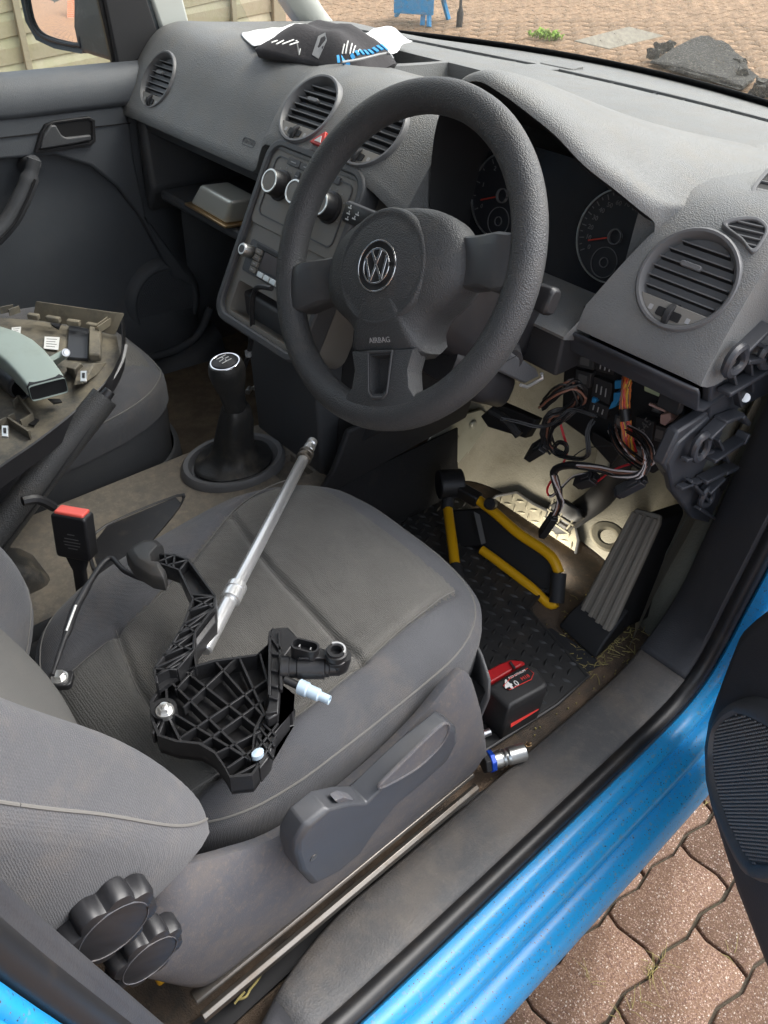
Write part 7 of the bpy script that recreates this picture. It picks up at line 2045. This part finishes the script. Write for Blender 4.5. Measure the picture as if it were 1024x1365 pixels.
plug('wire_connector', 'long black connector hanging at the end of the loom over the brake pedal pad', [(0.491,0.255,0.664)][0], [(0.473,0.262,0.613)][0], .016, .012)
plug('wire_connector', 'black connector with a silver latch hanging below the right hand loom', [(0.626,0.215,0.832)][0], [(0.605,0.205,0.804)][0], .015, .013)
plug('wire_connector', 'small black plug lying on the brake pedal arm by the short red wire', [(0.542,0.250,0.770)][0], [(0.520,0.250,0.749)][0], .018, .016)
plug('wire_connector', 'square black connector with a maroon edge hanging nearest the steering column', [(0.449,0.255,0.775)][0], [(0.420,0.265,0.738)][0], .030, .012)
b = B(); b.slab([(0.590,0.245,0.792),(0.600,0.245,0.806),(0.604,0.245,0.804),(0.595,0.245,0.788)], (0, -.003, .002)); o = b.build('silver_latch', M['zinc'], bpy.data.objects['wire_connector.001'], bevel=.0005)
b = B(); b.hexa([Vector(p) for p in [(0.493,0.300,0.802),(0.548,0.300,0.799),(0.536,0.300,0.766),(0.495,0.300,0.783)]] + [Vector(p) for p in [(0.471,0.340,0.774),(0.528,0.340,0.771),(0.515,0.340,0.737),(0.473,0.340,0.755)]]); tag(b.build('pedal_bracket_box', M['black'], None, bevel=.002), 'black bracket box hanging under the fuse box above the brake pedal arm', 'bracket')

# loose trim plate under the column with a light bracket, and the cable down the stack
b = B(); b.slab([(0.284,0.300,0.722),(0.313,0.300,0.763),(0.394,0.300,0.771),(0.381,0.300,0.729),(0.303,0.300,0.710)], (0, .02, -.004)); tag(b.build('column_bracket', M['black'], None, bevel=.003), 'black metal bracket under the steering column in the shadow', 'bracket')
b = B(); b.tube([(0.367,0.220,0.804),(0.397,0.220,0.803),(0.424,0.220,0.791)], .007, 8, smooth=3); tag(b.build('stub_cable', M['blackw']), 'thick black cable stub poking out under the steering wheel rim', 'cable')
b = B(); b.tube([Vector(p) for p in [(0.037,0.065,0.916),(0.002,0.065,0.906),(-0.013,0.065,0.889),(-0.020,0.065,0.864),(-0.024,0.065,0.823),(-0.038,0.065,0.776),(-0.067,0.065,0.720),(-0.082,0.065,0.675)]], .0042, 8, smooth=5); tag(b.build('charging_cable', M['smooth']), 'black charging cable hanging from the centre stack down behind the gear lever', 'cable')
b = B(); b.tube([Vector(p) for p in [(-0.035,0.062,0.781),(-0.036,0.062,0.772)]], .0058, 8); b.build('cable_tie', M['grey'], bpy.data.objects['charging_cable'])

# small loose bits in the tray ahead of the gear lever
bits = [('screwdriver_bit', 'tiny silver bit lying in the console tray by the gear lever', [(-0.204,0.175,0.590),(-0.209,0.193,0.590)], .005, 'zinc'), ('screwdriver_bit', 'small silver bit nearest the gear gaiter in the console tray', [(-0.199,0.157,0.590),(-0.210,0.171,0.590)], .006, 'zinc'),
        ('blue_plug', 'small bright blue plastic plug on the console beside the gear gaiter', [(-0.166,0.158,0.588),(-0.166,0.168,0.588)], .006, 'bluecol'), ('metal_pin', 'thin silver pin lying in the console tray under the wheel rim', [(-0.077,0.211,0.588),(-0.054,0.223,0.588)], .002, 'zinc'),
        ('amber_cap', 'amber plastic cap in the console tray under the steering wheel rim', [(-0.048,0.233,0.592),(-0.050,0.244,0.592)], .007, 'yellow')]
for nm, lb_, q, r_, mm in bits:
    b = B(); b.cyl(q[0], q[1], r_, r_ * .9, 12); tag(b.build(nm, M[mm], bevel=.001), lb_, nm.replace('_', ' '))
b = B(); b.slab([(-0.056,0.212,0.586),(-0.051,0.232,0.586),(-0.037,0.228,0.586),(-0.040,0.205,0.586)], (0, 0, .001)); tag(b.build('paper_scrap', M['paper']), 'small white paper scrap in the console tray beside the amber cap', 'paper scrap')

# ================================================================== ON THE DASH
bg = thing('cloth_bag', 'charcoal padded cloth pouch with blue stripes lying on white paper on the dash', 'pouch', (-.25, .38, 1.14))
fo = [Vector(p) for p in [(-0.318,0.296,1.165),(-0.367,0.365,1.165),(-0.393,0.466,1.165),(-0.356,0.510,1.165),(-0.281,0.524,1.165),(-0.149,0.465,1.165),(-0.118,0.440,1.165),(-0.110,0.370,1.165),(-0.140,0.337,1.165),(-0.230,0.326,1.165)]]
fo = spline(fo, 4, True)
cf0 = sum(fo, Vector()) / len(fo)
b = B(); rows = []
def puff(p, k):
    return .042 * (1 - k ** 3) + .004 * math.sin(p.x * 60 + p.y * 35) * (1 - k) + .003 * math.sin(p.y * 90)
for k, z in ((1, -.012), ):
    rows.append([cf0 + (p - cf0) * .96 + Vector((0, 0, -.012)) for p in fo])
for k in (1, .95, .88, .78, .65, .5, .35, .2, .05):
    rows.append([(lambda q: q + Vector((0, 0, puff(q, k) - .004)))(cf0 + (p - cf0) * k) for p in fo])
b.rings(rows)
bag = b.build('pouch_body', M['bag'], bg, ang=70)
bmq = bmesh.new(); bmq.from_mesh(bag.data); bagt = BVHTree.FromBMesh(bmq)
def onbag(p):
    h = bagt.ray_cast(Vector((p[0], p[1], 1.4)), Vector((0, 0, -1)))
    return (h[0] if h[0] else Vector(p)) + Vector((0, 0, .0012))
s0_, s1_ = [Vector(p) for p in [(-0.124,0.321,1.172),(-0.140,0.449,1.172)]], [Vector(p) for p in [(-0.131,0.325,1.180),(-0.149,0.443,1.180)]]
for k in range(11):
    t0, t1 = k / 11, (k + .55) / 11
    b = B(); q = [onbag(s0_[0].lerp(s0_[1], t0)), onbag(s0_[0].lerp(s0_[1], t1)), onbag(s1_[0].lerp(s1_[1], t1)), onbag(s1_[0].lerp(s1_[1], t0))]
    b.slab(q, (0, 0, .0015)); b.build('blue_stripe', M['bagblue'], bg)
b = B(); b.tube([onbag(p) for p in [(-0.066,0.283,1.185),(-0.072,0.324,1.185),(-0.092,0.398,1.185),(-0.049,0.373,1.185)]], .0018, 6, smooth=3); b.build('zip_edge', M['grey'], bg)
def bagline(pts, r_, m, nm, closed=True):
    b = B(); b.tube([onbag(p) for p in spline(pts, 3, closed)], r_, 5, closed=closed); b.build(nm, m, bg)
for q in ([(-0.150,0.352,1.186),(-0.159,0.364,1.186)], [(-0.145,0.355,1.186),(-0.162,0.374,1.186)], [(-0.139,0.359,1.186),(-0.156,0.378,1.186)], [(-0.137,0.364,1.186),(-0.151,0.381,1.186)], [(-0.134,0.370,1.186),(-0.143,0.384,1.186)]):
    bagline([q[0], q[1]], .0012, M['white'], 'print_stroke', False)
b = B(); b.slab([onbag(p) for p in [(-0.211,0.337,1.190),(-0.221,0.358,1.190),(-0.213,0.367,1.190),(-0.195,0.356,1.190),(-0.192,0.336,1.190)]], (0, 0, .0008)); b.build('print_patch', M['grey'], bg)
for q in ([(-0.232,0.270,1.188),(-0.245,0.291,1.188)], [(-0.217,0.269,1.188),(-0.241,0.301,1.188)], [(-0.213,0.278,1.188),(-0.231,0.306,1.188)], [(-0.226,0.299,1.188),(-0.240,0.321,1.188)], [(-0.203,0.285,1.188),(-0.219,0.315,1.188)], [(-0.227,0.315,1.188),(-0.241,0.335,1.188)]):
    bagline([q[0], q[1]], .0011, M['white'], 'print_stroke', False)

def crumple(name, label, outline, amp, seed, z):
    rnd = random.Random(seed)
    q = [Vector(p) for p in outline]
    c = sum(q, Vector()) / len(q)
    q = spline(q, 3, True)
    b = B()
    rows = [[c + (p - c) * k + Vector((rnd.uniform(-amp, amp), rnd.uniform(-amp, amp), rnd.uniform(0, amp * 1.6))) * (1 if k > .1 else .2) for p in q] for k in (1, .7, .4, .05)]
    b.rings(rows, True, False)
    o = b.build(name, M['paper'], None, solid=.0008, sub=1, ang=180)
    return tag(o, label, 'paper')
crumple('white_paper', 'crumpled white paper under the charcoal pouch at its passenger side', [(-0.486,0.376,1.160),(-0.493,0.424,1.160),(-0.485,0.466,1.160),(-0.514,0.539,1.160),(-0.466,0.560,1.160),(-0.355,0.473,1.160),(-0.359,0.389,1.160),(-0.358,0.319,1.160)], .006, 3, 0)
crumple('white_paper', 'crumpled white paper sticking out behind the striped end of the pouch', [(-0.488,0.558,1.165),(-0.408,0.562,1.165),(-0.346,0.576,1.165),(-0.401,0.676,1.165),(-0.259,0.611,1.165),(-0.228,0.566,1.165),(-0.151,0.460,1.165),(-0.264,0.524,1.165),(-0.343,0.499,1.165)], .006, 8, 0)

tn_ = thing('tin_box', 'shiny silver tin box lying in the open passenger shelf', 'tin', (-.43, .25, .87))
f0, f1 = [Vector(p) for p in [(-0.478,0.225,0.874),(-0.337,0.219,0.874)]]
g0, g1 = [Vector(p) for p in [(-0.424,0.222,0.925),(-0.306,0.217,0.925)]]
dp = Vector((.015, .075, 0))
b = B(); b.hexa([f0, f1, f1 + dp, f0 + dp, g0, g1, g1 + dp * .8, g0 + dp * .8]); b.build('tin_body', M['tin'], tn_, bevel=.008, seg=4)
b = B(); b.hexa([f0 + Vector((-.008, -.006, -.005)), f1 + Vector((.010, -.006, -.005)), f1 + dp + Vector((.010, 0, -.005)), f0 + dp + Vector((-.008, 0, -.005)), f0 + Vector((-.008, -.006, .001)), f1 + Vector((.010, -.006, .001)), f1 + dp + Vector((.010, 0, .001)), f0 + dp + Vector((-.008, 0, .001))]); b.build('tin_lid', M['brass'], tn_, bevel=.002)
